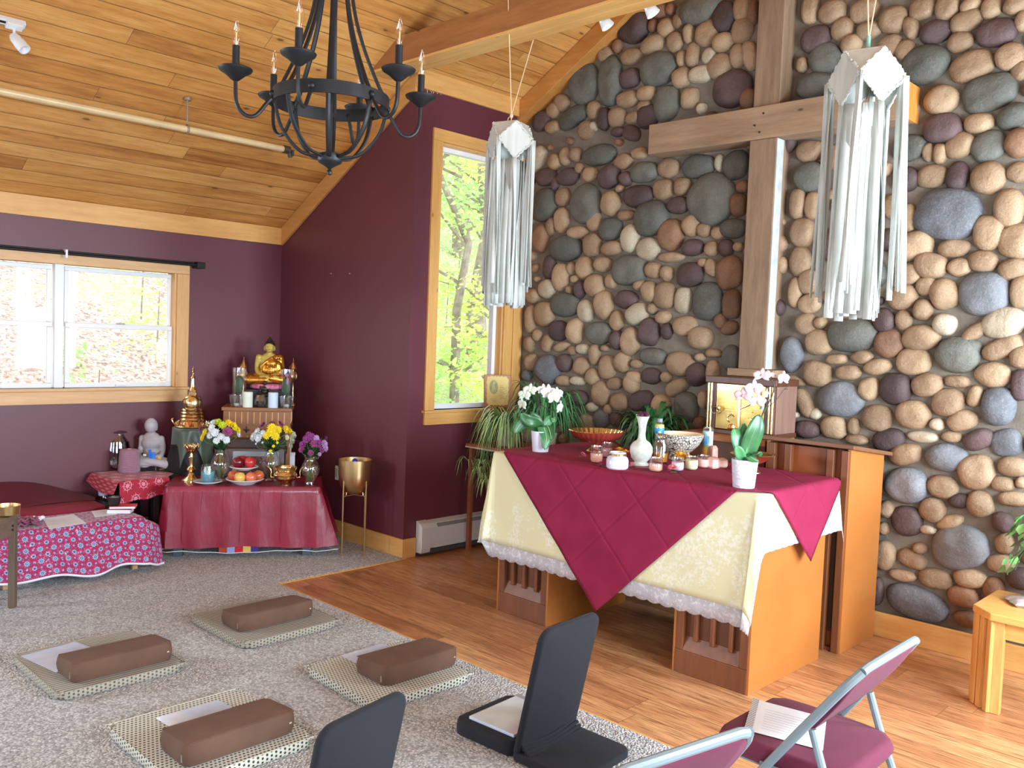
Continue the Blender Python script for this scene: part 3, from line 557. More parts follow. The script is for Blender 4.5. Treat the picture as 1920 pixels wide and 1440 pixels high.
# ------------------------------------------------------------------ shared finishes
m_oak = wood('dark_oak', srgb(96, 54, 30), srgb(132, 78, 46), 'z', rough=.4)
m_oakp = wood('oak_panel', srgb(84, 48, 27), srgb(112, 66, 38), 'z', rough=.45)
m_orange = plain('ochre_side_panel', srgb(172, 106, 50)[:3], .38, var=.05, scale=3)
m_greywood = wood('weathered_timber_upright', srgb(100, 78, 60), srgb(150, 122, 96), 'z', rough=.8, knots=.7, bump=.25)
m_greywoodx = wood('weathered_timber_bar', srgb(118, 92, 70), srgb(164, 134, 104), 'x', rough=.8, knots=.8, bump=.25)
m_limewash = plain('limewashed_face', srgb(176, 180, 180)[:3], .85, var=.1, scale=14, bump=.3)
m_black = plain('black_iron', (.009, .009, .0105), .5, var=.1, spec=.35)
m_gold = plain('polished_brass', srgb(234, 206, 150)[:3], .2, 1.0, var=.02)
m_goldr = plain('brushed_gold', srgb(214, 182, 132)[:3], .3, 1.0, var=.03)
m_paper = plain('white_paper', srgb(226, 230, 238)[:3], .55, var=.01)
m_cord = plain('cotton_cord', srgb(214, 186, 150)[:3], .9)
m_wax = plain('white_wax', srgb(232, 236, 226)[:3], .5, var=.01, sss=.2)
m_glassc = glassy('clear_glass', alpha=.30)
m_glassd = glassy('thick_clear_glass', col=(.93, .95, .95), alpha=.45)

# ------------------------------------------------------------------ timber cross on the stone wall
t = thing('wooden_cross', 'large weathered timber cross standing against the stone wall', 'cross', (-2.70, 4.9, 1.44))
b = MB().box(-.09, .09, 0, .165, .02, 1.415).box(-.085, .09, .01, .165, 1.612, cz(-2.7)-.16-1.44)
b.build('upright', m_greywood, t, smooth=0, bevel=.006)
MB().box(-.16, .15, -.005, .13, -.026, .02).build('plinth', m_greywoodx, t, smooth=0, bevel=.003)
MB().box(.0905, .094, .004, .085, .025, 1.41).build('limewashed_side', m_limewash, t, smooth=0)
b = MB().box(-.84, .835, -.012, .16, 1.415, 1.612); b.build('crossbar', m_greywoodx, t, smooth=0, bevel=.006)
MB().box(.835, .85, -.012, .16, 1.415, 1.612).build('bar_end', wood('fresh_cut_end', srgb(180, 110, 40), srgb(214, 150, 76), 'z'), t, smooth=0, bevel=.003)
for x, z in ((-.055, 1.50), (.0, 1.565), (-.02, 1.455)):
    MB().cyl(.006, 0, .004, 10, T(x, -.012, z, rx=PI/2)).build('nail', m_black, t)

# ------------------------------------------------------------------ hanging lanterns
def cloth_white(n):
    m = Mt(n); o = m.obj(); nz = m.noise(m.scalev(o, (1, 1, .2)), 30, 3)
    tr = m.n('BsdfTranslucent', 0, {0: srgb(206, 208, 200)}); m.P(col=m.ramp(nz, [(.3, srgb(200, 202, 194)), (.7, srgb(222, 226, 222))]), rough=.8)
    mx = m.t.nodes.new('ShaderNodeMixShader'); mx.inputs[0].default_value = .3; m.t.links.new(m.b.outputs[0], mx.inputs[1]); m.t.links.new(tr, mx.inputs[2]); m.t.links.new(mx.outputs[0], m.out.inputs[0]); return m.m
m_tissue = cloth_white('white_tissue'); m_fold = plain('lantern_rib', srgb(176, 158, 138)[:3], .8)
m_teal = plain('green_thread', srgb(120, 170, 150)[:3], .8)
def lantern(label, cx, cy, zt, a, rz, seed, zlow, cordz, knot, group):
    """cuboctahedral tissue lantern: zt = height of its centre, a = half edge"""
    R = random.Random(seed); t = thing('paper_lantern', label, 'lantern', (cx, cy, zt), rz, group)
    V = {}; pts = []
    for s1 in (1, -1):
        for s2 in (1, -1):
            for pl in range(3):
                p = [0, 0, 0]; i, j = [(0, 1), (0, 2), (1, 2)][pl]; p[i] = s1*a; p[j] = s2*a; pts.append(Vector(p))
    P = lambda x, y, z: (x*a, y*a, z*a)
    faces = [[P(1, 1, 0), P(1, 0, 1), P(1, -1, 0), P(1, 0, -1)], [P(-1, 1, 0), P(-1, 0, -1), P(-1, -1, 0), P(-1, 0, 1)],
             [P(1, 1, 0), P(0, 1, -1), P(-1, 1, 0), P(0, 1, 1)], [P(1, -1, 0), P(0, -1, 1), P(-1, -1, 0), P(0, -1, -1)]]
    for f in faces:
        c = sum((Vector(p) for p in f), Vector())/4; b = MB(); q = [c+(Vector(p)-c)*.985 for p in f]
        b.add(q+[c*1.015], [(0, 1, 4), (1, 2, 4), (2, 3, 4), (3, 0, 4)]); b.build('diamond_panel', m_tissue, t, smooth=0, solid=.003)
    for sx in (1, -1):
        for sy in (1, -1):
            for sz in (1, -1):
                if sz < 0: continue
                f = [P(sx, sy, 0), P(0, sy, sz), P(sx, 0, sz)]; MB().add(f, [(0, 1, 2)]).build('corner_panel', m_tissue, t, smooth=0, solid=.003)
    MB().add([P(1, 0, 1), P(0, 1, 1), P(-1, 0, 1), P(0, -1, 1)], [(0, 1, 2, 3)]).build('top_panel', m_tissue, t, smooth=0, solid=.003)
    b = MB(); E = set()
    for f in faces:
        for i in range(4):
            p, q = Vector(f[i]), Vector(f[(i+1) % 4]); n = 22
            b.tube([p.lerp(q, k/n)+Vector((R.uniform(-1, 1), R.uniform(-1, 1), R.uniform(-1, 1)))*.0035 for k in range(n+1)], [.0045+.003*R.random() for _ in range(n+1)], 6)
    b.build('frilled_edging', m_tissue, t)
    b = MB()
    for p, q in ((P(1, -1, 0), P(1, 0, 1)), (P(1, 0, 1), P(0, 1, 1)), (P(0, -1, 1), P(1, 0, 1)), (P(1, -1, 0), P(1, 0, -1)), (P(0, -1, 1), P(1, -1, 0)), (P(1, -1, 0), P(0, -1, -1))):
        b.tube([Vector(p)*1.01, Vector(q)*1.01], .003, 5)
    b.build('rib', m_fold, t)
    def strip(p, L, w, ang, sway, lab):
        d = Vector((math.cos(ang), math.sin(ang), 0)); s1, s2, s3 = R.uniform(-1, 1), R.uniform(-1, 1), R.uniform(0, 6); n = 14; v = []
        for k in range(n+1):
            f = k/n; off = d.cross(Vector((0, 0, 1)))*(.010*s1*math.sin(f*5+s3))+Vector(sway)*f; tw = ang+.5*s2*math.sin(f*4+s3); dd = Vector((math.cos(tw), math.sin(tw), 0))*(w/2*(1-.15*f))
            c = Vector(p)+off+Vector((0, 0, -L*f)); v += [c-dd, c+dd]
        MB().add(v, [(2*k, 2*k+1, 2*k+3, 2*k+2) for k in range(n)]).build('streamer', m_tissue, t, smooth=180, solid=.0012)
    L0 = zt-zlow
    for (sx, sy) in ((1, 1), (1, -1), (-1, 1), (-1, -1)):
        for k in range(5):
            an = math.atan2(sy, sx)+PI/2+(k-2)*.62
            full = R.uniform(.84, .93)*L0
            strip((sx*a*(1-.03*k), sy*a*(1-.03*k), .004), full, .027, an+R.uniform(-.3, .3), (R.uniform(-.03, .03), R.uniform(-.03, .03), 0), '')
    ring = [P(1, 0, -1), P(0, 1, -1), P(-1, 0, -1), P(0, -1, -1)]
    for i in range(4):
        for k in range(8):
            p = Vector(ring[i]).lerp(Vector(ring[(i+1) % 4]), (k+.5)/8); dv = Vector(ring[(i+1) % 4])-Vector(ring[i])
            strip(p, (L0-a)*R.uniform(.95, 1.0), .044, math.atan2(dv.y, dv.x)+R.uniform(-.25, .25), (p.x*.10+R.uniform(-.012, .012), p.y*.10+R.uniform(-.012, .012), 0), '')
    cb = MB(); top = Vector((0, 0, a))
    up = Vector((0, 0, a+.055))
    cb.tube([top, up], .0035, 6)
    M = Matrix.Rotation(-rz, 3, 'Z')
    for q in cordz: cb.tube([up, M @ (Vector(q)-Vector((cx, cy, zt)))], .0028, 6)
    cb.build('hanging_cord', m_cord, t)
    if knot: MB().cyl(.0085, a-.006, a+.075, 10).build('thread_wrap', m_teal, t)
    else: MB().ball((0, 0, a+.05), (.011, .011, .014), 8, 6).tube([(0, 0, a+.05), (-.012, -.014, a+.04), (-.016, -.02, a+.012)], .003, 5).build('knot', m_cord, t)
    return t
pL = ony(957, 268, 3.70); dl = float(np.dot(pL-_C, _f)); aL = 96*dl/FPX/2/math.sqrt(2)
lantern('white fringed paper lantern hanging in front of the tall window', pL[0], pL[1], pL[2], aL, math.radians(-54+25), 3, ony(940, 578, 3.7)[2],
        [(pL[0]+.03, 3.606, 3.53), (pL[0]+.06, 3.795, 3.33)], False, 'white paper lanterns hanging from the tie beam')
pR = ony(1624, 152, 3.70); dr = float(np.dot(pR-_C, _f)); aR = 138*dr/FPX/2/math.sqrt(2)
lantern('white fringed paper lantern hanging in front of the wooden cross', pR[0], pR[1], pR[2], aR, math.radians(-70+38), 4, ony(1600, 602, 3.7)[2],
        [(pR[0]-.01, 3.606, 3.53), (pR[0]+.01, 3.795, 3.33)], True, 'white paper lanterns hanging from the tie beam')

# ------------------------------------------------------------------ chandelier
ch = ony(622, 180, 1.85); chx, chy = RX, 1.83
t = thing('chandelier', 'black iron candle chandelier hanging from the ridge', 'chandelier', (chx, chy, 2.155))
zr = .240                                                        # ring band height above the finial tip
b = MB(); NB = 64
def ringv(r, z): return [(r*math.cos(2*PI*k/NB), r*math.sin(2*PI*k/NB), z) for k in range(NB)]
vs = ringv(.205, zr)+ringv(.205, zr+.045)+ringv(.198, zr+.045)+ringv(.198, zr)
b.add(vs, [(a*NB+k, a*NB+(k+1) % NB, ((a+1) % 4)*NB+(k+1) % NB, ((a+1) % 4)*NB+k) for a in range(4) for k in range(NB)]); b.build('ring_band', m_black, t, smooth=30)
MB().lathe([(0, 0), (.008, .003), (.010, .012), (.005, .022), (.012, .028), (.040, .044), (.045, .052), (.044, .075), (.018, .082), (.008, .095)], 24).build('bottom_hub', m_black, t)
MB().cyl(.0065, .09, 1.25, 10).cyl(.009, 1.25, cz(RX)-2.155-.06, 10).build('centre_rod', m_black, t)
MB().lathe([(.0, cz(RX)-2.155-.10), (.06, cz(RX)-2.155-.09), (.065, cz(RX)-2.155-.02)], 24).build('canopy', m_black, t)
MB().lathe([(.012, 1.10), (.05, 1.12), (.05, 1.15), (.02, 1.20), (.012, 1.26)], 20).build('top_hub', m_black, t)
th0 = math.atan2(-chy, -chx)-math.radians(19)                    # the arm nearest the doorway side
for k in range(8):
    a = th0+2*PI*(k+.35)/8; c, s = math.cos(a), math.sin(a)
    def rp(r, z): return (r*c, r*s, z)
    MB().tube(bez([rp(.040, .062), rp(.11, .083), rp(.172, .158), rp(.198, .250)], 7), .0062, 6, flat=1.5).build('cage_strap', m_black, t)
    MB().tube(bez([rp(.200, .27), rp(.165, .33), rp(.105, .47), rp(.066, .62), rp(.046, .85), rp(.044, 1.12)], 6), .0064, 6, flat=1.5).build('upper_strap', m_black, t)
m_bulb = glassy('bulb_glass', col=(1, .97, .92), alpha=.2); m_fil = plain('filament_stem', srgb(220, 190, 140)[:3], .3)
arm0 = None
for k in range(6):
    a = th0+2*PI*k/6+PI
    a = th0+2*PI*k/6
    ar = bpy.data.objects.new('candle_arm', None)
    b = MB().tube(bez([(.195, 0, zr+.022), (.225, 0, zr-.015), (.262, 0, zr-.062), (.300, 0, zr-.062), (.326, 0, zr-.025), (.331, 0, zr+.055)], 6), .0068, 8).ball((.206, 0, zr+.022), .012, 10, 6)
    am = b.build('candle_arm', m_black, t); am.rotation_euler = (0, 0, a)
    q = T(.331, 0, zr+.045)
    MB().lathe([(.006, 0), (.016, .006), (.034, .022), (.054, .034), (.058, .042), (.054, .045), (.03, .040), (.0, .038)], 28, q).build('drip_pan', m_black, am)
    MB().cyl(.0125, .036, .120, 16, q).build('candle_sleeve', m_black, am)
    MB().lathe([(.009, .118), (.011, .128), (.0165, .148), (.0175, .160), (.014, .180), (.007, .198), (.002, .212), (0, .216)], 16, q).build('bulb', m_bulb, am)
    MB().cyl(.0025, .12, .165, 6, q).tube([q@Vector((-.004, 0, .165)), q@Vector((0, .003, .18)), q@Vector((.004, 0, .165))], .0008, 4).build('filament', m_fil, am)

# ------------------------------------------------------------------ things on the ceiling
t = thing('ceiling_pipe', 'cream painted pipe hanging under the sloping ceiling', 'pipe', (-5.46, 0, 2.835))
m_cream = plain('cream_paint', srgb(206, 182, 138)[:3], .3)
MB().cyl(.021, -3.29, 4.4, 16, T(rx=PI/2)).build('pipe_run', m_cream, t)
b = MB().tube([(0, 3.29, 0), (0, 3.34, 0)], .026, 12).tube([(0, 3.335, .0), (0, 3.35, -.05)], .014, 8).box(-.03, .03, 3.345, 3.36, -.04, .0); b.build('end_fitting', plain('dark_fitting', srgb(58, 54, 44)[:3], .6), t)
hz_ = cz(-5.46)-2.835
MB().cyl(.0045, .02, hz_, 8, T(0, 2.60, 0)).cyl(.024, hz_-.02, hz_-.004, 12, T(0, 2.60, 0)).tube(arc((0, 0), .026, 0, 2*PI, 20, 'xz', 2.60)[:-1], .006, 6, True).build('hanger', plain('galvanised', srgb(150, 142, 130)[:3], .4, .6), t)
t = thing('track_light', 'white track light with one small spot on the ceiling', 'track light', (-5.235, 0, cz(-5.235)))
m_wplastic = plain('white_enamel', srgb(214, 216, 218)[:3], .35, var=.01)
sl = math.atan(SL)
MB().box(-.02, .02, -1.2, 1.585, -.030, -.003, T(ry=-sl)).build('track', m_wplastic, t, smooth=0, bevel=.003)
MB().box(-.007, .007, -1.2, 1.50, -.032, -.0295, T(ry=-sl)).build('track_slot', m_black, t, smooth=0)
hp = Vector((.01, 1.53, -.03))
MB().box(-.022, .022, 1.49, 1.57, -.05, -.028, T(ry=-sl)).tube([hp, hp+Vector((.01, 0, -.05))], .007, 8).build('adapter', m_wplastic, t, smooth=0, bevel=.003)
dv = Vector((.62, .34, -.70)).normalized(); Rm = dv.to_track_quat('Z', 'Y').to_matrix().to_4x4()
MB().lathe([(.0, -.035), (.022, -.03), (.028, -.01), (.029, .02), (.031, .022), (.031, .028), (.030, .075), (.026, .076), (.0, .06)], 20, Matrix.Translation(hp+Vector((.015, .01, -.075))) @ Rm).build('lamp_head', m_wplastic, t)
for k, (px, py) in enumerate(((1131, 36), (1216, 12))):
    p = ony(px, py, 3.86); t = thing('spotlight', ('white spotlight under the tie beam nearest the hanging lantern at the tall window', 'white spotlight under the tie beam nearest the wooden cross')[k], 'spotlight', (p[0], 3.80, 3.37), group='white spotlights behind the tie beam')
    MB().box(-.02, .02, -.012, .012, -.01, .03).tube([(0, .01, 0), (.0, .04, -.03)], .006, 6).build('bracket', m_wplastic, t)
    dv = Vector((.45, .3, -.8)).normalized(); Rm = dv.to_track_quat('Z', 'Y').to_matrix().to_4x4()
    MB().lathe([(.0, -.03), (.02, -.025), (.027, .0), (.038, .05), (.034, .05), (.0, .02)], 18, Matrix.Translation((p[0]-p[0], .06, p[2]-3.37)) @ Rm).build('lamp_cup', plain('white_cup', (.85, .87, .86), .4), t)

# ------------------------------------------------------------------ baseboard heater under the tall window
t = thing('baseboard_heater', 'white hot water baseboard heater under the tall window', 'heater', (XJ, 4.055, .0))
m_heat = plain('heater_enamel', srgb(206, 206, 206)[:3], .35, var=.01)
prof = [(.0, .055), (.058, .055), (.066, .09), (.066, .205), (.045, .235), (.0, .252)]
MB().prism([(x+.001, z) for x, z in prof], .0, .82, 'y').build('cover', m_heat, t, smooth=0, bevel=.003)
MB().box(.001, .06, -.001, .82, .02, .05).build('fin_pack', plain('dark_fins', (.06, .06, .065), .5), t, smooth=0)
MB().prism([(x*1.05+.001, z+(.004 if z > .1 else -.028)) for x, z in prof], -.002, .085, 'y').build('end_cap', m_heat, t, smooth=0, bevel=.004)
MB().prism([(.052, .222), (.064, .203), (.069, .207), (.055, .230)], .15, .82, 'y').build('louvre', plain('louvre_grey', srgb(128, 128, 130)[:3], .4), t, smooth=0)  # louvre in a darker grey than the enamel cover
MB().box(.03, .072, .12, .82, .058, .066).build('lip', m_heat, t, smooth=0)

# ------------------------------------------------------------------ altar table
AX0, AX1, AY0, AY1, AZ = -3.58, -1.915, 3.60, 4.405, .93
t = thing('altar_table', 'big wooden altar table on two panelled pedestals before the stone wall', 'altar', ((AX0+AX1)/2, (AY0+AY1)/2, 0))
ox, oy = (AX0+AX1)/2, (AY0+AY1)/2
def pedestal(xa, xb):
    p = MB().box(xa+.012, xb-.012, 3.665-oy, 4.36-oy, .0, .85).build('pedestal', m_oakp, t, smooth=0)
    MB().box(xa, xa+.014, 3.635-oy, 4.36-oy, 0, .85).box(xb-.014, xb, 3.635-oy, 4.36-oy, 0, .85).build('side_panel', m_orange, p, smooth=0, bevel=.002)
    for z0, z1, nm in ((.0, .115, 'plinth_board'), (.80, .85, 'top_rail')): MB().box(xa+.014, xb-.014, 3.632-oy, 3.665-oy, z0, z1).build(nm, m_oak, p, smooth=0, bevel=.003)
    b = MB(); w = xb-xa
    for f in (.0, 1.0): b.box(xa+.014+f*(w-.028-.04), xa+.054+f*(w-.028-.04), 3.634-oy, 3.665-oy, .115, .80)
    b.prism([(3.634-oy, .115), (3.664-oy, .115), (3.664-oy, .185)], xa+.054, xb-.054, 'x')
    b.build('stile', m_oak, p, smooth=0, bevel=.003)
    b = MB()
    for f in (.28, .5, .74): b.box(xa+w*f-.012, xa+w*f+.012, 3.640-oy, 3.665-oy, .17, .80)
    b.build('moulding', m_oak, p, smooth=0, bevel=.006)
pedestal(-3.566-ox, -3.169-ox); pedestal(-2.345-ox, -1.93-ox)
MB().box(AX0-ox+.004, AX1-ox-.004, AY0-oy+.004, AY1-oy-.004, .85, AZ-.006).build('top', m_oak, t, smooth=0, bevel=.006)
MB().box(-3.169-ox, -2.345-ox, 4.30-oy, 4.33-oy, .3, .85).build('back_rail', m_oakp, t, smooth=0)

def drape(u, v, off, rip, R0, hems=None):
    """flat cloth point (u, v) laid over the table top; what lies beyond an edge falls down it"""
    x = min(max(u, AX0), AX1); y = min(max(v, AY0), AY1); dx, dy = u-x, v-y; d = math.hypot(dx, dy); z = AZ+off
    if d < 1e-6: return Vector((x, y, z))
    if abs(dx) > 1e-6 and abs(dy) > 1e-6: lim_ = .66 if u > AX1 else .555; d2 = d if d < lim_-.06 else lim_-.06+.06*(1-math.exp(-(d-lim_+.06)/.06)); dx, dy, d = dx*d2/d, dy*d2/d, d2
    rr = .014
    if d < rr*PI/2: a = d/rr; h, dz = rr*math.sin(a), rr*(1-math.cos(a))
    else: h, dz = rr, rr+(d-rr*PI/2)
    n = Vector((dx, dy, 0))/d
    corner = abs(dx) > 1e-6 and abs(dy) > 1e-6
    flare = (.045+.09*(1 if corner else 0))*max(0, dz-.02)
    wav = rip*dz*(math.sin((u*5.2+v*6.1)*2.2+R0)+.6*math.sin((u-v)*17+R0*2))
    p = Vector((x, y, z))+n*(h+off+flare+wav*.5); p.z = z-dz*(.985 if not corner else .97)
    return p
def cream_mat():
    m = Mt('ivory_damask'); o = m.obj(); nz = m.noise(o, 6, 5, .65); fine = m.noise(o, 60, 3, .6)
    pat = m.ma('MULTIPLY', m.smooth(nz, .50, .56), m.smooth(fine, .4, .6))
    c = m.mix(pat, srgb(226, 219, 178), srgb(238, 236, 216)); tr = m.n('BsdfTranslucent', 0, {0: srgb(236, 224, 160)})
    m.P(col=c, rough=m.ma('MULTIPLY_ADD', pat, -.25, .75), sheen=.1); m.bump(m.ma('ADD', pat, m.noise(o, 5, 2)), .12, .006)
    mx = m.t.nodes.new('ShaderNodeMixShader'); mx.inputs[0].default_value = .18; m.t.links.new(m.b.outputs[0], mx.inputs[1]); m.t.links.new(tr, mx.inputs[2]); m.t.links.new(mx.outputs[0], m.out.inputs[0]); return m.m
def lace_mat():
    m = Mt('net_lace'); o = m.obj(); v = m.n('TexVoronoi', 0, {'Vector': o, 'Scale': 26.0}, feature='F1'); fl = m.ma('ADD', m.ma('MULTIPLY', m.smooth(m.noise(o, 22, 4, .7), .5, .58), .35), m.smooth(m.noise(o, 60, 2), .55, .6))
    a = m.ma('MULTIPLY_ADD', fl, .30, .55, clamp=True); m.P(col=srgb(206, 202, 206), rough=.8, alpha=a); return m.m
m_ivory, m_lace = cream_mat(), lace_mat()
U0, U1, V0, V1 = AX0-.52, AX1+.245, AY0-.535, AY1+.20
def patch(us, vs, off, rip, ph, mat, name, par, mask=None, solid=.0025):
    b = MB(); nu, nv = len(us), len(vs)
    V = [drape(u, v, off, rip, ph) for v in vs for u in us]
    F = []
    for j in range(nv-1):
        for i in range(nu-1):
            k = j*nu+i
            if mask is None or mask((us[i]+us[i+1])/2, (vs[j]+vs[j+1])/2): F.append((k, k+1, k+nu+1, k+nu))
    b.add(V, F); return b.build(name, mat, par, smooth=180, solid=solid)
def lin(a, b, n): return [a+(b-a)*i/n for i in range(n+1)]
def knots_(a0, lo, hi, a1, no, ni):
    return lin(a0, lo-.03, no)+lin(lo-.022, lo+.004, 4)+lin(lo+.03, hi-.03, ni)+lin(hi-.004, hi+.022, 4)+lin(hi+.03, a1, no)
us, vs = knots_(U0, AX0, AX1, U1, 16, 20), knots_(V0, AY0, AY1, V1, 16, 14)
ivory = patch(us, vs, .002, .012, 1.3, m_ivory, 'altar_cloth', None)
tag(ivory, 'ivory damask altar cloth with lace hem under the maroon cloth', 'tablecloth')
def hem(name, pts, dirs, w=.085):
    """scalloped lace strip continuing beyond the hem"""
    b = MB(); n = len(pts); v = []
    for i in range(n):
        p, d = pts[i], dirs[i]; sc = w*(.88+.12*abs(math.sin(i*PI/4)))
        for f in (0, .5, 1): v.append(drape(p[0]+d[0]*sc*f, p[1]+d[1]*sc*f, .002, .012, 1.3))
    b.add(v, [(3*i+a, 3*i+a+1, 3*i+a+4, 3*i+a+3) for i in range(n-1) for a in (0, 1)]); return b.build(name, m_lace, ivory, smooth=180, solid=.0012)
hem('lace_hem', [(u, V0) for u in lin(U0, U1, 130)], [(0, -1)]*131)
hem('lace_hem', [(U1, v) for v in lin(V0, V1, 100)], [(1, 0)]*101, .03)
hem('lace_hem', [(U0, v) for v in lin(V0, V1, 100)], [(-1, 0)]*101, .05)
# maroon square laid diamond-wise
m_maroon = Mt('maroon_cotton'); _o = m_maroon.obj(); _uv = m_maroon.sep(m_maroon.uv())
_c = [m_maroon.ma('ABSOLUTE', m_maroon.ma('SUBTRACT', m_maroon.ma('FRACT', m_maroon.ma('MULTIPLY_ADD', _uv[k], 6.0, .5)), .5)) for k in (0, 1)]
m_maroon.P(col=m_maroon.ramp(m_maroon.noise(_o, 7, 4), [(.3, srgb(126, 26, 58)), (.7, srgb(138, 32, 66))]), rough=.85, spec=.25)
m_maroon.bump(m_maroon.ma('ADD', m_maroon.ma('ADD', m_maroon.smooth(_c[0], 0, .05), m_maroon.smooth(_c[1], 0, .05)), m_maroon.ma('MULTIPLY', m_maroon.noise(_o, 4, 3), 1.2)), .35, .008); m_maroon = m_maroon.m
MCX, MCY, MH = -2.755, 4.075, 1.228
def dm(u, v): return abs(u-MCX)+abs(v-MCY) <= MH
b = MB(); N = 84
def dpt(i, j):
    a, c = (i/N-.5)*MH*2, (j/N-.5)*MH*2; return MCX+(a-c)/2, MCY+(a+c)/2
V = [drape(*dpt(i, j), .012, .012, 1.3) for j in range(N+1) for i in range(N+1)]
b.add(V, [(j*(N+1)+i, j*(N+1)+i+1, (j+1)*(N+1)+i+1, (j+1)*(N+1)+i) for j in range(N) for i in range(N)], None, [(i/N, j/N) for j in range(N+1) for i in range(N+1)])
tag(b.build('altar_overlay', m_maroon, None, smooth=180, solid=.002), 'plain maroon square cloth laid diamond-wise over the ivory altar cloth', 'tablecloth')

# ------------------------------------------------------------------ lectern
t = thing('lectern', 'wooden lectern with sloping top behind the end of the altar', 'lectern', (-2.125, 4.73, 0))
def lx(x): return x+2.125
def ly(y): return y-4.73
ztop = lambda y: 1.085-(y-4.5)*.13
b = MB().prism([(ly(4.515), 0), (ly(4.955), 0), (ly(4.955), ztop(4.955)), (ly(4.515), ztop(4.515))], lx(-1.905), lx(-1.885), 'x'); b.build('side_panel', m_orange, t, smooth=0, bevel=.002)
b = MB().prism([(ly(4.515), 0), (ly(4.955), 0), (ly(4.955), ztop(4.955)), (ly(4.515), ztop(4.515))], lx(-2.365), lx(-2.345), 'x'); b.build('side_panel', m_orange, t, smooth=0, bevel=.002)
MB().box(lx(-2.345), lx(-1.905), ly(4.545), ly(4.56), .02, 1.07).build('front_panel', plain('front_board', srgb(140, 72, 34)[:3], .45), t, smooth=0)
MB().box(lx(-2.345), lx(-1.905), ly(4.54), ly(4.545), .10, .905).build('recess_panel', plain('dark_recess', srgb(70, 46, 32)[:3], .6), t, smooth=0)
b = MB()
for x in (-2.35, -2.255, -2.015, -1.935): b.box(lx(x), lx(x+.04), ly(4.505), ly(4.545), 0, 1.075)
b.build('stile', m_oak, t, smooth=0, bevel=.004)
MB().box(lx(-2.35), lx(-1.9), ly(4.52), ly(4.955), 0, .02).build('base_board', m_oak, t, smooth=0)
yt = [(ly(4.47), ztop(4.47)), (ly(5.0), ztop(5.0)), (ly(5.0), ztop(5.0)+.022), (ly(4.47), ztop(4.47)+.022)]
MB().prism(yt, lx(-2.40), lx(-1.855), 'x').build('sloping_top', wood('lectern_top', srgb(96, 60, 40), srgb(134, 92, 64), 'x', rough=.4), t, smooth=0, bevel=.004)

# ------------------------------------------------------------------ tabernacle on its stand below the cross
t = thing('tabernacle_stand', 'plain wooden stand carrying the gold-doored tabernacle', 'stand', (-2.66, 4.80, 0))
MB().box(-.30, .22, -.16, .15, 0, 1.03).build('stand_body', m_oakp, t, smooth=0, bevel=.004)
MB().box(-.34, .24, -.2, .16, 1.03, 1.066).build('stand_top', wood('stand_top_wood', srgb(138, 84, 48), srgb(172, 112, 68), 'x'), t, smooth=0, bevel=.004)
t = thing('tabernacle', 'dark wooden tabernacle with a gold door below the cross', 'tabernacle', (-2.66, 4.84, 1.066))
m_wal = wood('walnut_case', srgb(70, 40, 26), srgb(100, 62, 42), 'z', rough=.4); m_wal2 = wood('grey_walnut', srgb(112, 82, 70), srgb(142, 110, 94), 'z', rough=.45)
MB().box(-.225, .225, -.10, .15, .0, .335).build('case', m_wal2, t, smooth=0, bevel=.003)
for z0, z1, nm in ((0, .026, 'base_moulding'), (.305, .345, 'cornice')): MB().box(-.235, .235, -.135, .15, z0, z1).build(nm, m_wal, t, smooth=0, bevel=.004)
for x0 in (-.225, .165): MB().box(x0, x0+.06, -.125, -.10, .026, .305).build('jamb', m_wal, t, smooth=0, bevel=.003)
for x in (-.213, -.193, .193, .213): MB().cyl(.0075, .03, .302, 12, T(x, -.127, 0)).build('gilt_column', m_gold, t)
md = Mt('gold_door'); md.P(col=srgb(178, 150, 88), rough=md.ma('MULTIPLY_ADD', md.noise(md.obj(), 9, 3), .12, .14), metal=1.0); md.bump(md.noise(md.obj(), 14, 2), .06, .01)
d = MB().box(-.162, .162, -.122, -.10, .028, .303).build('door', md.m, t, smooth=0, bevel=.003)
em = MB().box(-.006, .008, -.128, -.122, .045, .262).tube(bez([(.002, -.127, .258), (.06, -.127, .248), (.082, -.127, .212), (.05, -.127, .182), (.004, -.127, .162)], 6), .0045, 6)
em.build('monogram', m_gold, d)
MB().tube([(-.095, -.127, .148), (.085, -.127, .146)], .0022, 6).ball((.085, -.127, .146), .005, 8, 5).build('crossbar_pin', m_gold, d)
for a0, a1, c in ((-2.2, 2.0, (.07, .085)), (.6, 4.4, (-.055, .095))): MB().tube(arc(c, .024, a0, a1, 14, 'xz', -.126), [.002+.004*math.sin(PI*k/14) for k in range(15)], 6).build('letter_arc', m_gold, d)
MB().lathe([(.022, 0), (.028, .012), (.024, .03), (.0, .035)], 16, T(-.045, -.126, .03)).build('relief_cup', m_gold, d)
k_ = MB().box(-.128, -.122, -.15, -.122, .14, .17).ball((-.125, -.152, .155), (.008, .005, .016), 8, 6).build('key', m_gold, d)
MB().tube(arc((-.155, .14), .02, 0, 2*PI, 16, 'xz', -.148)[:-1], .0022, 5, True).build('key_ring', plain('steel', (.8, .8, .8), .25, 1.0), k_)

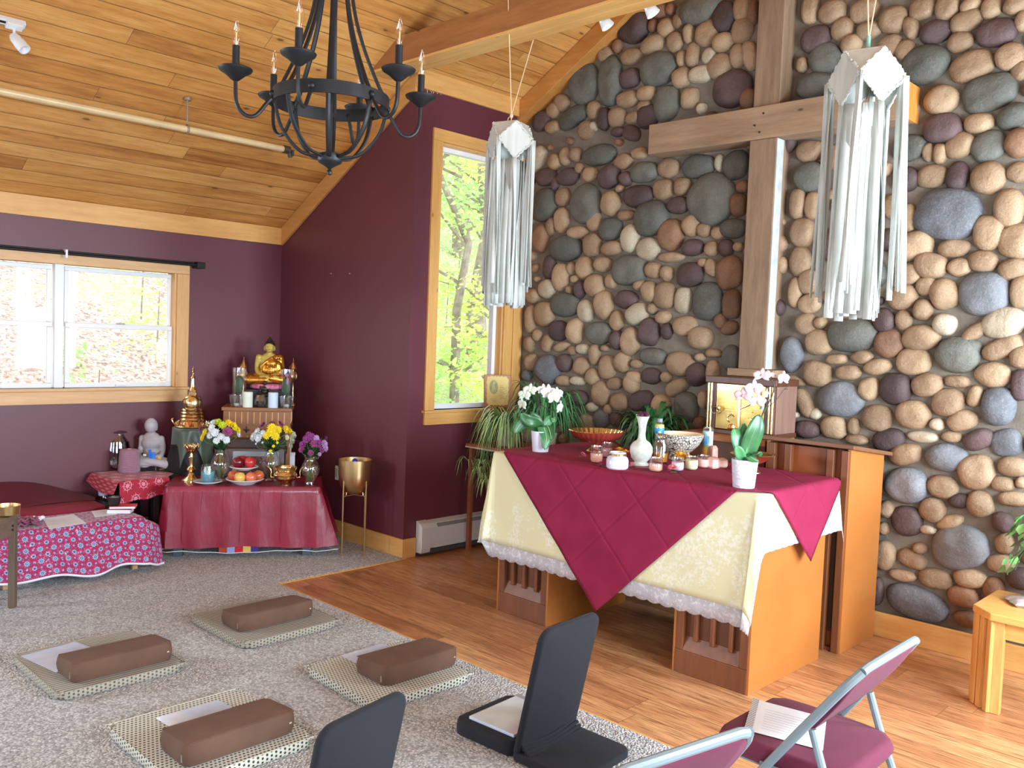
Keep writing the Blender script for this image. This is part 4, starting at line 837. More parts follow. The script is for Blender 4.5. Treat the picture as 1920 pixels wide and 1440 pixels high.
# ------------------------------------------------------------------ pine bench table at the edge
t = thing('pine_side_table', 'low pine side table with clipped corner and slatted legs', 'table', (-.865, 4.525, 0))
m_pinet = wood('table_pine', srgb(196, 138, 66), srgb(232, 178, 104), 'x', rough=.35); m_pinel = wood('leg_pine', srgb(192, 134, 66), srgb(230, 178, 108), 'z', rough=.35)
MB().prism([(-.36, -.14), (-.26, -.235), (.17, -.235), (.17, .24), (-.36, .24)], .42, .455).build('table_top', m_pinet, t, smooth=0, bevel=.006)
MB().box(-.24, .15, -.195, -.175, .34, .42).box(-.32, -.30, -.10, .22, .34, .42).build('apron', m_pinet, t, smooth=0, bevel=.003)
for (x, y, a) in ((-.34, -.105, 0), (-.325, -.135, 0), (-.295, -.165, .75), (-.255, -.20, 0)): MB().box(-.016, .016, -.018, .018, .0, .42, T(x, y, 0, rz=-.78)).build('leg_slat', m_pinel, t, smooth=0, bevel=.003)
MB().box(-.245, -.205, -.212, -.18, 0, .42).build('leg', m_pinel, t, smooth=0, bevel=.003)
MB().box(-.345, -.31, .17, .205, 0, .42).build('leg', m_pinel, t, smooth=0, bevel=.003)
MB().box(.10, .14, -.21, -.18, 0, .42).build('leg', m_pinel, t, smooth=0, bevel=.003)
MB().box(.10, .14, .18, .21, 0, .42).build('leg', m_pinel, t, smooth=0, bevel=.003)
# ------------------------------------------------------------------ patterned fabrics
def dots_mat(name, base, dot, k=.0185, stripes=False):
    m = Mt(name); o = m.sep(m.obj()); nrm = m.sep(m.n('NewGeometry', 1)); up = m.ma('GREATER_THAN', m.ma('ABSOLUTE', nrm[2]), .7)
    sx = m.ma('GREATER_THAN', m.ma('ABSOLUTE', nrm[0]), m.ma('ABSOLUTE', nrm[1]))
    along = m.ma('ADD', m.ma('MULTIPLY', sx, o[1]), m.ma('MULTIPLY', m.ma('SUBTRACT', 1, sx), o[0]))
    u = m.ma('ADD', m.ma('MULTIPLY', up, o[0]), m.ma('MULTIPLY', m.ma('SUBTRACT', 1, up), along)); v = m.ma('ADD', m.ma('MULTIPLY', up, o[1]), m.ma('MULTIPLY', m.ma('SUBTRACT', 1, up), o[2]))
    a = m.ma('DIVIDE', u, k); row = m.ma('FLOOR', a); b = m.ma('MULTIPLY_ADD', m.ma('MODULO', m.ma('ABSOLUTE', row), 2.0), .5, m.ma('DIVIDE', v, k*.85))
    fa = m.ma('SUBTRACT', m.ma('FRACT', a), .5); fb = m.ma('SUBTRACT', m.ma('FRACT', b), .5)
    r = m.ma('SQRT', m.ma('ADD', m.ma('POWER', m.ma('ABSOLUTE', m.ma('MULTIPLY', fa, 1.2)), 2.0), m.ma('POWER', m.ma('ABSOLUTE', fb), 2.0)))
    f = m.ma('SUBTRACT', 1, m.smooth(r, .26, .36))
    if stripes:
        st = m.ma('ABSOLUTE', m.ma('SUBTRACT', m.ma('FRACT', m.ma('DIVIDE', o[0], .021)), .5)); st = m.ma('SUBTRACT', 1, m.smooth(st, .14, .24))
        f = m.ma('ADD', m.ma('MULTIPLY', up, st), m.ma('MULTIPLY', m.ma('SUBTRACT', 1, up), f))
    m.P(col=m.mix(f, base, dot), rough=.8, sheen=.1); m.bump(m.ma('MULTIPLY', f, -1), .25, .004); return m.m
m_dot = dots_mat('woven_dot_cover', srgb(188, 186, 172), srgb(44, 40, 38)); m_str = dots_mat('striped_woven_cover', srgb(158, 152, 136), srgb(84, 78, 70), stripes=True)
m_brown = fabric('brown_linen', srgb(100, 72, 56)[:3], .2, weave=420, bump=.2, sheen=.0); m_zip = plain('zip_tape', srgb(190, 170, 150)[:3], .5)
m_sleeve = Mt('plastic_sleeve'); _o = m_sleeve.obj(); m_sleeve.P(col=m_sleeve.ramp(m_sleeve.noise(_o, 5, 3), [(.35, srgb(190, 204, 228)), (.7, srgb(214, 226, 246))]), rough=.12, coat=.8); m_sleeve.bump(m_sleeve.noise(_o, 9, 2), .25, .012); m_sleeve = m_sleeve.m
m_print = plain('faint_print', srgb(186, 192, 206)[:3], .6)

# ------------------------------------------------------------------ four mats, each with a wedge bolster and papers
def cushion(b, x0, x1, y0, y1, z0, z1, r, puff=.0, n=10):
    """soft box with rounded edges"""
    cx, cy, hx, hy = (x0+x1)/2, (y0+y1)/2, (x1-x0)/2, (y1-y0)/2; N = 40; v = []; rows = []
    prof = [(-1, r*1.2), (-.96, r*.35), (-.6, 0), (.0, -puff), (.6, 0), (.96, r*.35), (1, r*1.2), (1.0+puff*2, r*3.5)]
    for (h, inn) in prof:
        z = (z0+z1)/2+(z1-z0)/2*min(h, 1.0); ring = []
        for k in range(N):
            a = 2*PI*(k+.5)/N; c, s = math.cos(a), math.sin(a); e = (abs(c)**14+abs(s)**14)**(-1/14)
            ring.append((cx+(hx-inn)*c*e, cy+(hy-inn)*s*e, z+(.0 if h < 1.001 else puff)))
        rows.append(ring)
    v = [p for r_ in rows for p in r_]; f = []
    for i in range(len(rows)-1):
        for k in range(N): f.append((i*N+k, i*N+(k+1) % N, (i+1)*N+(k+1) % N, (i+1)*N+k))
    f.append(tuple(range(N-1, -1, -1))); f.append(tuple((len(rows)-1)*N+k for k in range(N))); return b.add(v, f)
def quad_paper(name, pts, z, mat, lab, cat, grp=None, lines=True, th=.0012):
    P = [Vector((*onz(x, y, z)[:2], 0)) for x, y in pts]; c = sum(P, Vector())/4
    t = thing(name, lab, cat, (c.x, c.y, z-th), 0, grp); q = [(p.x-c.x, p.y-c.y) for p in P]
    if sum(q[i][0]*q[(i+1) % 4][1]-q[(i+1) % 4][0]*q[i][1] for i in range(4)) < 0: q = q[::-1]
    MB().prism(q, .0005, th).build('sheet', mat, t, smooth=0)
    if lines:
        b = MB(); A, B_, C_, D = [Vector((*p, th+.0003)) for p in q]
        for k in range(9):
            f = .16+.075*k; p, w = A.lerp(D, f), B_.lerp(C_, f); s0, s1 = p.lerp(w, .12), p.lerp(w, .85 if k % 3 else .6); d = (D-A).normalized()*.0016
            b.add([s0-d, s1-d, s1+d, s0+d], [(0, 1, 2, 3)])
        b.build('printed_lines', m_print, t, smooth=0)['kind'] = 'stuff'
    return t
MATS = [((-4.39, -3.79, 1.295, 1.85), (-4.055, -3.85, 1.375, 1.815), m_str, .0, 'striped floor mat nearest the walnut end table', 'brown wedge bolster on the striped mat nearest the walnut end table'),
        ((-4.44, -3.85, 2.17, 2.74), (-4.19, -3.985, 2.225, 2.66), m_str, .01, 'striped floor mat nearest the red-draped altar table', 'brown wedge bolster on the striped mat nearest the red-draped altar table'),
        ((-3.41, -2.855, 2.225, 2.785), (-3.20, -2.965, 2.36, 2.78), m_dot, -.03, 'dotted floor mat at the carpet edge by the laminate', 'brown wedge bolster on the dotted mat at the carpet edge'),
        ((-3.385, -2.78, 1.33, 1.885), (-3.065, -2.85, 1.395, 1.835), m_dot, .0, 'dotted floor mat between the striped mat and the black floor chair', 'brown wedge bolster on the dotted mat beside the black floor chair')]
for (x0, x1, y0, y1), (a0, a1, c0, c1), mm, rz, lab, lab2 in MATS:
    cx, cy = (x0+x1)/2, (y0+y1)/2; t = thing('floor_mat', lab, 'floor mat', (cx, cy, .0125), rz, 'square meditation mats on the carpet')
    cushion(MB(), x0-cx, x1-cx, y0-cy, y1-cy, 0, .038, .012).build('mat_pad', mm, t, smooth=50)
    b = MB(); hx, hy = (x1-x0)/2-.004, (y1-y0)/2-.004
    b.tube([(-hx, -hy, .036), (hx, -hy, .036), (hx, hy, .036), (-hx, hy, .036)], .004, 6, True).build('piping', mm, t)
    cx, cy = (a0+a1)/2, (c0+c1)/2; t = thing('wedge_bolster', lab2, 'cushion', (cx, cy, .053), rz, 'brown wedge bolsters on the mats')
    b = MB(); cushion(b, a0-cx, a1-cx, c0-cy, c1-cy, 0, .092, .010, .003)
    b.v = [Vector((v.x, v.y, v.z*(.80+.20*(v.x-(a0-cx))/(a1-a0)))) for v in b.v]; b.build('cover', m_brown, t, smooth=60)
    MB().box(a1-cx-.003, a1-cx+.0015, c0-cy+.03, c1-cy-.02, .044, .049).build('zip_line', m_zip, t, smooth=0)
    MB().box(a1-cx-.03, a1-cx-.024, c0-cy-.003, c0-cy+.0015, .018, .045, ).build('zip_pull', plain('nickel', (.7, .68, .64), .3, 1.0), t, smooth=0)
    for xx, zz in ((a0-cx+.004, .070), (a1-cx-.002, .088)): MB().tube([(xx, c0-cy+.012, zz), (xx, c1-cy-.012, zz)], .003, 5).build('seam_piping', m_brown, t)
quad_paper('document_sleeve', [(38, 1230), (141, 1203), (190, 1221), (105, 1261)], .0535, m_sleeve, 'shiny plastic sleeve of papers on the striped mat nearest the walnut end table', 'document', 'papers lying on the mats')
quad_paper('document_sleeve', [(426, 1141), (520, 1136), (560, 1152), (418, 1166)], .0535, m_sleeve, 'white sheet half under the bolster nearest the red-draped altar table', 'document', 'papers lying on the mats')
quad_paper('document_sleeve', [(638, 1229), (717, 1206), (756, 1222), (672, 1245)], .0535, m_sleeve, 'white sheet on the dotted mat at the carpet edge', 'document', 'papers lying on the mats')
quad_paper('document_sleeve', [(291, 1346), (409, 1312), (447, 1332), (333, 1372)], .0535, m_sleeve, 'white sleeve on the dotted mat beside the black floor chair', 'document', 'papers lying on the mats')

# ------------------------------------------------------------------ black floor chairs
m_navy = fabric('black_canvas', srgb(21, 22, 30)[:3], .12, weave=800, sheen=.03, bump=.3)
m_tag = plain('white_tag', srgb(222, 226, 240)[:3], .7)
def rpanel(b, w, h, th, r, M, bulge=.01):
    """rounded rectangular padded panel, standing in local x (width) and z (height)"""
    pts = []
    for cx, cz_, a0 in ((w/2-r, h-r, 0), (-w/2+r, h-r, PI/2), (-w/2+.015, .015, PI), (w/2-.015, .015, 3*PI/2)):
        rr = r if cz_ > .1 else .015
        for k in range(7): a = a0+PI/2*k/6; pts.append((cx+rr*math.cos(a), cz_+rr*math.sin(a)))
    n = len(pts); v = []; cx, cz_ = 0, h/2
    lay = [(-.5, .94), (-.42, .985), (-.2, 1.0), (.2, 1.0), (.42, .985), (.5, .94)]
    for y, s in lay: v += [((x-cx)*s+cx, y*th, (z-cz_)*s+cz_) for x, z in pts]
    f = [(i*n+k, (i+1)*n+k, (i+1)*n+(k+1) % n, i*n+(k+1) % n) for i in range(len(lay)-1) for k in range(n)]
    f += [tuple(range(n)), tuple(reversed([(len(lay)-1)*n+k for k in range(n)]))]
    return b.add(v, f, M)
def floor_chair(lab, loc, rz, box, tagpos):
    """back panel rises along local z, leaning towards +y; local x runs along the panel width"""
    t = thing('floor_chair', lab, 'floor chair', loc, rz, 'black folding floor chairs on the carpet')
    lean = T(0, 0, .02, rx=-.21)
    rpanel(MB(), .36, .515, .030, .05, lean).build('backrest', m_navy, t, smooth=60)
    MB().tube([lean@Vector((-.172, -.016, .455)), lean@Vector((0, -.0175, .448)), lean@Vector((.172, -.016, .455))], .003, 6).build('cover_seam', m_navy, t)
    rpanel(MB(), .37, .30, .034, .05, T(0, -.01, .0175, rx=-PI/2-.02)).build('seat_flap', m_navy, t, smooth=60)
    b = MB()
    for k in range(4): b.tube(bez([(-.17, .02+.012*k, .03+.012*(3-k)), (0, .03+.01*k, .026+.008*(3-k)), (.17, .022+.012*k, .032+.010*(3-k))], 5), .008, 6)
    b.build('fold_creases', m_navy, t)
    tx, tz, tw, th_, curl = tagpos
    MB().grid(lambda u, v: lean@Vector((tx+(u-.5)*tw, -.0175-(curl*u*.02), tz+(v-.5)*th_)), 3, 2).build('fabric_tag', m_tag, t, smooth=0, solid=.0006)
    if box: cushion(MB(), -.175, .175, -.33, -.015, .0, .062, .012, .002).build('seat_cushion', m_navy, t, smooth=50)
    return t
# local +y is the way the back leans; the panel faces that way towards the room's right side
def floor_chair2(lab, cx, cy, rz, box, tg):
    t = floor_chair(lab, (cx, cy, .011), rz, box, tg); return t
floor_chair2('black floor chair with a binder on its cushion, standing by the laminate edge', -2.205, 2.545, -PI/2+.06, True, (.125, .42, .016, .045, 0.3))
floor_chair2('black floor chair cut off by the front edge of the photo, white care tag showing', -2.075, 1.475, -PI/2+.20, True, (.09, .42, .055, .030, 0.0))
t = thing('binder', 'clear-covered binder of papers on the cushion of the black floor chair', 'binder', (-2.36, 2.545, .0745), .06)
MB().box(-.12, .115, -.15, .15, 0, .012).build('pages', m_sleeve, t, smooth=0, bevel=.002); MB().box(-.122, .118, .135, .153, 0, .016).build('spine_strip', plain('clear_spine', srgb(150, 150, 150)[:3], .2), t, smooth=0, bevel=.002)

# ------------------------------------------------------------------ folding chairs
m_plum = fabric('plum_upholstery', srgb(100, 28, 54)[:3], .1, weave=900, bump=.15); m_grey = plain('grey_steel_tube', srgb(122, 134, 138)[:3], .4, .0, var=.03)
def folding_chair(lab, loc, rz):
    t = thing('folding_chair', lab, 'folding chair', loc, rz, 'padded folding chairs with plum seats')
    H = .2225
    def up(z): return -.01-(.46-z)*.70 if z < .47 else -.003+(z-.47)*.70
    for s in (-1, 1):
        pts = bez([(up(.0)+.02, s*H, .0), (up(.22), s*H, .22), (up(.46), s*H, .46), (.105, s*H, .62), (.172, s*(H-.004), .712), (.205, s*(H-.03), .757)], 6)
        MB().tube(pts, .0125, 10).build('upright', m_grey, t)
        MB().tube([(.080, s*(H-.028), .56), (.115, s*(H-.028), .46), (.30, s*(H-.028), .012)], .0115, 10).build('rear_leg', m_grey, t)
        MB().box(up(.40)-.01, .135, s*(H-.014)-.002, s*(H-.014)+.002, .405, .425).build('link_bar', m_grey, t, smooth=0, bevel=.001)
        MB().cyl(.014, 0, .022, 12, T(up(0)+.02, s*H, 0)).cyl(.014, 0, .02, 12, T(.302, s*(H-.028), 0)).build('foot_cap', plain('rubber', (.05, .05, .055), .7), t)
    MB().tube([(.203, -H+.034, .755), (.207, -H+.06, .762), (.207, H-.06, .762), (.203, H-.034, .755)], .0125, 10).build('top_rail', m_grey, t)
    MB().tube([(.26, -H+.03, .11), (.26, H-.03, .11)], .009, 8).build('rear_stretcher', m_grey, t); MB().tube([(up(.18), -H, .18), (up(.18), H, .18)], .009, 8).build('front_stretcher', m_grey, t)
    b = MB(); cushion(b, -.22, .175, -.195, .195, .405, .462, .016, .006)
    b.v = [Vector((v.x, v.y*(1-.14*max(0, (v.x-.02)/.155)**2)*(1-.06*max(0, (-v.x-.1)/.12)**2), v.z)) for v in b.v]; b.build('seat', m_plum, t, smooth=60)
    MB().box(-.205, .15, -.175, .175, .392, .406).build('seat_pan', m_grey, t, smooth=0, bevel=.004)
    def bp(u, v, off):
        z = .535+.215*v; x = .058+(z-.535)*.70+.010*math.sin(PI*v); w = H-.012-.05*(1-v)**3-.03*max(0, v-.8)*2
        return Vector((x-.82*off, (u-.5)*2*w, z+.57*off))
    b = MB().grid(lambda u, v: bp(u, v, .012+.016*(1-(2*u-1)**6)*(1-(2*v-1)**6)), 14, 10); o = b.build('back_pad', m_plum, t, smooth=180)
    MB().grid(lambda u, v: bp(1-u, v, .004), 14, 10).build('back_panel', m_plum, t, smooth=180, solid=.008)
    return t
folding_chair('plum folding chair with a sheet of paper on its seat', (-1.10, 2.4875, 0), 0)
folding_chair('plum folding chair nearest the camera, only its backrest in view', (-1.145, 1.57, .01), -.2)
t = quad_paper('song_sheet', [(1424, 1313), (1550, 1346), (1543, 1407), (1410, 1371)], .4715, m_paper, 'white paper folder with a patterned spine on the folding chair seat', 'document', None)
P = [Vector((*onz(x, y, .4715)[:2], 0)) for x, y in ((1424, 1313), (1410, 1371), (1395, 1368), (1412, 1310))]; o_ = Vector(t.location)
MB().prism([(p.x-o_.x, p.y-o_.y) for p in P], .0015, .004).build('patterned_spine', dots_mat('spine_pattern', srgb(190, 186, 190), srgb(70, 66, 76), .008), t, smooth=0)

# ------------------------------------------------------------------ walnut end table at the photo's edge, brass bowl on it
t = thing('end_table', 'grey-brown walnut end table cut off by the edge of the photo', 'table', (-5.245, 1.578, .0105), 0)
m_taupe = wood('taupe_walnut', srgb(92, 76, 62), srgb(120, 102, 84), 'x', rough=.5); m_taupez = wood('taupe_leg', srgb(82, 66, 54), srgb(108, 90, 74), 'z', rough=.5)
a = math.atan2(-.68, .733); Mx = T(0, 0, 0, rz=a)          # local x along the visible side, local -y away from it
MB().prism([(-.01, .008), (.52, .008), (.40, -.40), (-.30, -.40)], .495, .52, M=Mx).build('table_top', m_taupe, t, smooth=0, bevel=.004)
MB().box(.035, .50, -.02, -.004, .41, .495, Mx).box(-.2, .40, -.385, -.37, .41, .495, Mx).build('apron', m_taupe, t, smooth=0, bevel=.002)
for x, y in ((.0, -.035), (.475, -.035), (-.26, -.395), (.36, -.395)): MB().add(*(lambda q: (q.v, q.f))(MB().box(x, x+.035, y, y+.035, 0, .495)), Mx).build('leg', m_taupez, t, smooth=0, bevel=.003)
for z in (.44, .462): MB().cyl(.0055, 0, .003, 10, Mx @ T(.055, -.001, z, rx=-PI/2)).build('bolt', m_black, t)
p = onz(13, 966, .531); t = thing('brass_bowl', 'straight-sided brass bowl on the walnut end table', 'bowl', (p[0], p[1], .531))
MB().lathe([(.0, .002), (.055, .002), (.062, .008), (.066, .055), (.063, .055), (.058, .012), (.0, .008)], 28).build('bowl', m_goldr, t)

# ------------------------------------------------------------------ low table with paisley cloth, and what lies on it
def paisley():
    m = Mt('magenta_paisley'); uv = m.sep(m.uv()); u = m.ma('MULTIPLY', uv[0], 18.0); v = m.ma('MULTIPLY', uv[1], 9.0)
    def flower(du, dv, R, k=1.0):
        a = m.ma('SUBTRACT', m.ma('FRACT', m.ma('ADD', m.ma('MULTIPLY', u, k), du)), .5); b = m.ma('SUBTRACT', m.ma('FRACT', m.ma('ADD', m.ma('MULTIPLY', v, k), dv)), .5)
        r = m.ma('SQRT', m.ma('ADD', m.ma('MULTIPLY', a, a), m.ma('MULTIPLY', b, b))); th = m.ma('ARCTAN2', b, a)
        edge = m.ma('MULTIPLY_ADD', m.ma('COSINE', m.ma('MULTIPLY', th, 9.0)), .22*R, R); return m.ma('SUBTRACT', 1, m.smooth(m.ma('SUBTRACT', r, edge), -.01, .02)), r
    o = m.obj(); nz = m.noise(o, 26, 3, .6); wv = m.smooth(m.ma('ABSOLUTE', m.ma('SUBTRACT', nz, .5)), .0, .02)
    base = m.mix(m.noise(o, 60, 2), srgb(140, 24, 76), srgb(172, 44, 98)); base = m.mix(m.ma('MULTIPLY', m.ma('SUBTRACT', 1, wv), .5), base, srgb(222, 140, 170))
    f1, r1 = flower(0, 0, .20); f2, r2 = flower(.5, .5, .16); f3, r3 = flower(.5, .02, .07); f4, r4 = flower(.02, .5, .07)
    c = m.mix(f1, base, srgb(142, 172, 200)); c = m.mix(m.ma('SUBTRACT', 1, m.smooth(r1, .08, .12)), c, srgb(60, 66, 120)); c = m.mix(m.ma('SUBTRACT', 1, m.smooth(r1, .03, .05)), c, srgb(206, 210, 220))
    c = m.mix(f2, c, srgb(160, 178, 206)); c = m.mix(m.ma('SUBTRACT', 1, m.smooth(r2, .07, .11)), c, srgb(70, 76, 130)); c = m.mix(m.ma('MAXIMUM', f3, f4), c, srgb(150, 150, 196))
    sp = m.smooth(m.noise(o, 75, 2), .64, .70); c = m.mix(m.ma('MULTIPLY', sp, .7), c, srgb(222, 206, 216)); m.P(col=c, rough=.85, sheen=.15); m.bump(m.noise(o, 7, 2), .15, .01); return m.m
t = thing('low_table', 'low wooden table under the magenta floral cloth', 'table', (-5.765, 1.83, .0105))
m_light = wood('pale_wood', srgb(176, 130, 84), srgb(206, 164, 116), 'z')
MB().box(-.17, .16, -.60, .58, .315, .338).build('table_top', m_light, t, smooth=0)
for x in (-.155, .125):
    for y in (-.22, .53): MB().box(x-.0, x+.035, y, y+.035, 0, .315).build('leg', m_light, t, smooth=0, bevel=.003)
MB().box(-.15, .13, -.1, .42, .02, .10).build('lower_shelf', wood('plum_shelf', srgb(70, 26, 46), srgb(96, 40, 64), 'y'), t, smooth=0)
TX0, TX1, TY0, TY1, TZ = -5.945, -5.60, 1.22, 2.42, .351
def pd(u, v):
    L = v*.70-.10; y = TY0+u*(TY1-TY0+.17)                       # across the table, then down the front
    over = max(0, y-TY1); yy = min(y, TY1); xb = TX0+.0
    s = v*(.345+.30)
    hem = .030*math.sin(u*23)+.025*math.sin(u*11+1)
    if s <= .345: p = Vector((xb+s, yy, TZ))
    else: d = (s-.345)*(.96+hem*1.4/.3*.3); fl = .10*(d/.3)**1.1+.012*math.sin(u*31)*d/.3; p = Vector((TX1+.012*min(1, d/.02)+fl, yy, TZ-d))
    if over > 0:
        cx = .5; d = over; p.z -= d*1.15*(1 if s <= .345 else .35); p.y += .05*d/.17+.065*(math.sin(min(1, d/.17)*PI/2)); p.x -= .03*d/.17 if s > .345 else 0
    p.z = max(p.z, .035); return p
b = MB().grid(pd, 90, 36); cl = b.build('paisley_cloth', paisley(), None, smooth=180, solid=.002); tag(cl, 'magenta floral cotton cloth hanging over the low table by the plum wall', 'tablecloth')
hb = MB(); pts = [pd(i/90, 1) for i in range(91)]; hb.add([p for q in pts for p in (q+Vector((.002, 0, .0)), q+Vector((.004, 0, .014)))], [(2*i, 2*i+2, 2*i+3, 2*i+1) for i in range(90)]); hb.build('white_edging', m_paper, cl, smooth=180, solid=.0015)
quad_paper('note_sheet', [(80, 972), (138, 964), (163, 981), (92, 992)], .3535, m_paper, 'larger white sheet on the magenta floral cloth', 'paper', 'loose sheets on the magenta cloth')
quad_paper('note_sheet', [(171, 958), (200, 955), (220, 964), (178, 970)], .3535, m_paper, 'smaller white sheet beside the books on the magenta floral cloth', 'paper', 'loose sheets on the magenta cloth')
p = onz(70, 978, .354); t = thing('silk_blossom', 'white blossom with a green stem lying beside the larger white sheet', 'flower', (p[0], p[1], .354))
m_petal = plain('white_petal', srgb(236, 240, 250)[:3], .6, var=.02, sss=.1); m_gstem = plain('lime_stem', srgb(150, 190, 110)[:3], .5)
for k in range(5): MB().ball((.02*math.cos(k*1.26), .028*math.sin(k*1.26), .018+.006*(k % 2)), (.016, .02, .012), 10, 6, rot=Matrix.Rotation(k*1.26, 3, 'Z')).build('petal', m_petal, t)
MB().tube([(0, 0, .012), (-.03, -.05, .014), (-.05, -.075, .012)], .009, 6).build('stem', m_gstem, t); MB().tube(arc((-.055, -.085), .012, 0, 5, 10, 'xy', .02), .005, 6).build('cut_end', plain('peach', srgb(220, 190, 160)[:3], .6), t)
p = onz(44, 985, .353); t = thing('yarn_pile', 'heap of dusty pink yarn on the magenta cloth', 'yarn', (p[0], p[1], .353)); b = MB(); R = random.Random(3)
for k in range(26):
    c = Vector((R.uniform(-.05, .05), R.uniform(-.06, .06), R.uniform(.008, .045))); b.tube([c+Vector((.022*math.cos(q*1.05), .022*math.sin(q*1.05), .008*math.sin(q*2+k))) for q in range(6)], .006, 5, True)
b.build('strands', plain('dusty_pink_yarn', srgb(146, 88, 110)[:3], .9, bump=.4), t)['kind'] = 'stuff'
for k, (px, py, z, w, d, h, c, lab) in enumerate(((226, 961, .352, .15, .10, .030, srgb(190, 60, 50), 'white-paged book under the red one on the magenta cloth'), (231, 952, .383, .16, .10, .018, srgb(200, 52, 40), 'red-covered book on top, black bowl standing on it'))):
    p = onz(px, py, z); t = thing('book', lab, 'book', (p[0], p[1], z), .95+.1*k, 'books on the magenta cloth')
    MB().box(-w/2+.004, w/2-.004, -d/2, d/2-.004, .003, h-.003).build('pages', m_paper, t, smooth=0); MB().box(-w/2, w/2, -d/2+.002, d/2, 0, .003).box(-w/2, w/2, -d/2+.002, d/2, h-.003, h).box(-w/2, w/2, d/2-.003, d/2, 0, h).build('cover', plain('book_cover_%d' % k, (srgb(110, 40, 60), c)[k][:3], .5), t, smooth=0, bevel=.001)
p = onz(214, 947, .402); t = thing('black_bowl', 'small black bowl on the red book', 'bowl', (p[0], p[1], .402))
MB().lathe([(.0, 0), (.028, 0), (.036, .012), (.042, .055), (.039, .055), (.033, .014), (.0, .008)], 24).build('bowl', plain('black_glaze', (.02, .02, .022), .35), t); MB().cyl(.038, .045, .048, 20).build('ash', plain('grey_ash', (.35, .34, .33), .9), t)

# ------------------------------------------------------------------ floor seat: mattress, bolster, dark cushion, bottle
m_seat = fabric('crimson_seat_cover', srgb(138, 28, 52)[:3], .1, weave=800, bump=.35, wr=4)
b = MB(); t = thing('floor_mattress', 'crimson covered mattress seat against the plum wall', 'mattress', (-6.275, 1.75, .0105))
b = MB(); cushion(b, -.205, .275, -.75, .62, 0, .352, .03, .01)
b.v = [Vector((v.x, v.y, v.z+.008*math.sin(v.y*21)*(v.z > .2))) for v in b.v]; b.build('cover', m_seat, t, smooth=60)
for k in range(5): MB().tube(bez([(.278, -.5+k*.24, .335), (.282, -.47+k*.24, .22), (.278, -.49+k*.25, .07)], 5), .006, 6).build('fold', m_seat, t)
t = thing('bolster_cushion', 'dark crimson bolster leaning on the wall behind the mattress seat', 'cushion', (-6.40, 1.72, .363))
b = MB().grid(lambda u, v: Vector((-.10+.27*v**1.2, -.75+u*(1.38-.42*(1-v)*0)+.05*math.sin(v*3)*u, (.135*(1-v)**.9+.012*math.sin(u*9))*(1 if u < .62 else max(0, 1-((u-.62)/.38)**1.6))+.004)), 40, 14)
b.build('cover', fabric('dark_crimson', srgb(92, 22, 40)[:3], .1, bump=.3, wr=3), t, smooth=180, solid=.004)
t = thing('dark_cushion', 'black cushion behind the end of the mattress seat', 'cushion', (-6.40, 2.60, .0105)); cushion(MB(), -.09, .10, -.10, .10, 0, .40, .03, .01).build('cover', fabric('charcoal_cover', srgb(34, 28, 32)[:3], .1), t, smooth=60)
def bottle(lab, x, y, z, h, s=1.0):
    t = thing('water_bottle', lab, 'bottle', (x, y, z), 0, 'clear plastic water bottles'); r = .033*s
    MB().lathe([(.0, 0), (r*.9, 0), (r, .008), (r, h*.55), (r*.96, h*.62), (r*.8, h*.72), (r*.4, h*.84), (r*.38, h*.9)], 20).build('bottle', glassy('bottle_plastic', alpha=.45), t)
    MB().lathe([(r*.94, .03), (r*1.02, .035), (r*1.02, h*.48), (r*.94, h*.5)], 20, cap=False).build('label', plain('bottle_label', srgb(176, 190, 214)[:3], .5), t)
    MB().cyl(r*.46, h*.89, h, 14).build('cap', m_wax, t); return t
t = thing('low_box', 'small dark box between the mattress seat and the red side table', 'box', (-6.25, 2.425, .0105)); MB().box(-.12, .10, -.045, .045, 0, .342).build('carton', plain('dark_carton', (.03, .02, .025), .6), t, smooth=0, bevel=.004); MB().box(-.122, .102, -.047, .047, .31, .345).build('carton_lid', plain('darker_lid', (.02, .016, .018), .5), t, smooth=0, bevel=.003)
bottle('water bottle standing low on the dark box beside the mattress seat', -6.25, 2.42, .357, .125, .95)
# ------------------------------------------------------------------ the shrine corner: everything is turned to face the room
P0 = np.array([-5.74, 2.68]); EV = np.array([.565, .825]); NV = np.array([.825, -.565]); SA = math.atan2(.825, .565)
def L(t, s, z): p = P0+EV*t-NV*s; return (p[0], p[1], z)
m_satin = Mt('crimson_satin'); _o = m_satin.obj(); m_satin.P(col=m_satin.ramp(m_satin.noise(_o, 5, 3), [(.3, srgb(128, 26, 50)), (.7, srgb(146, 34, 60))]), rough=.38, coat=.25, coatr=.10); m_satin.bump(m_satin.noise(m_satin.scalev(_o, (3, 3, 1)), 5, 3), .35, .02); m_satin = m_satin.m
m_slate = plain('slate_paint', srgb(70, 80, 90)[:3], .6)
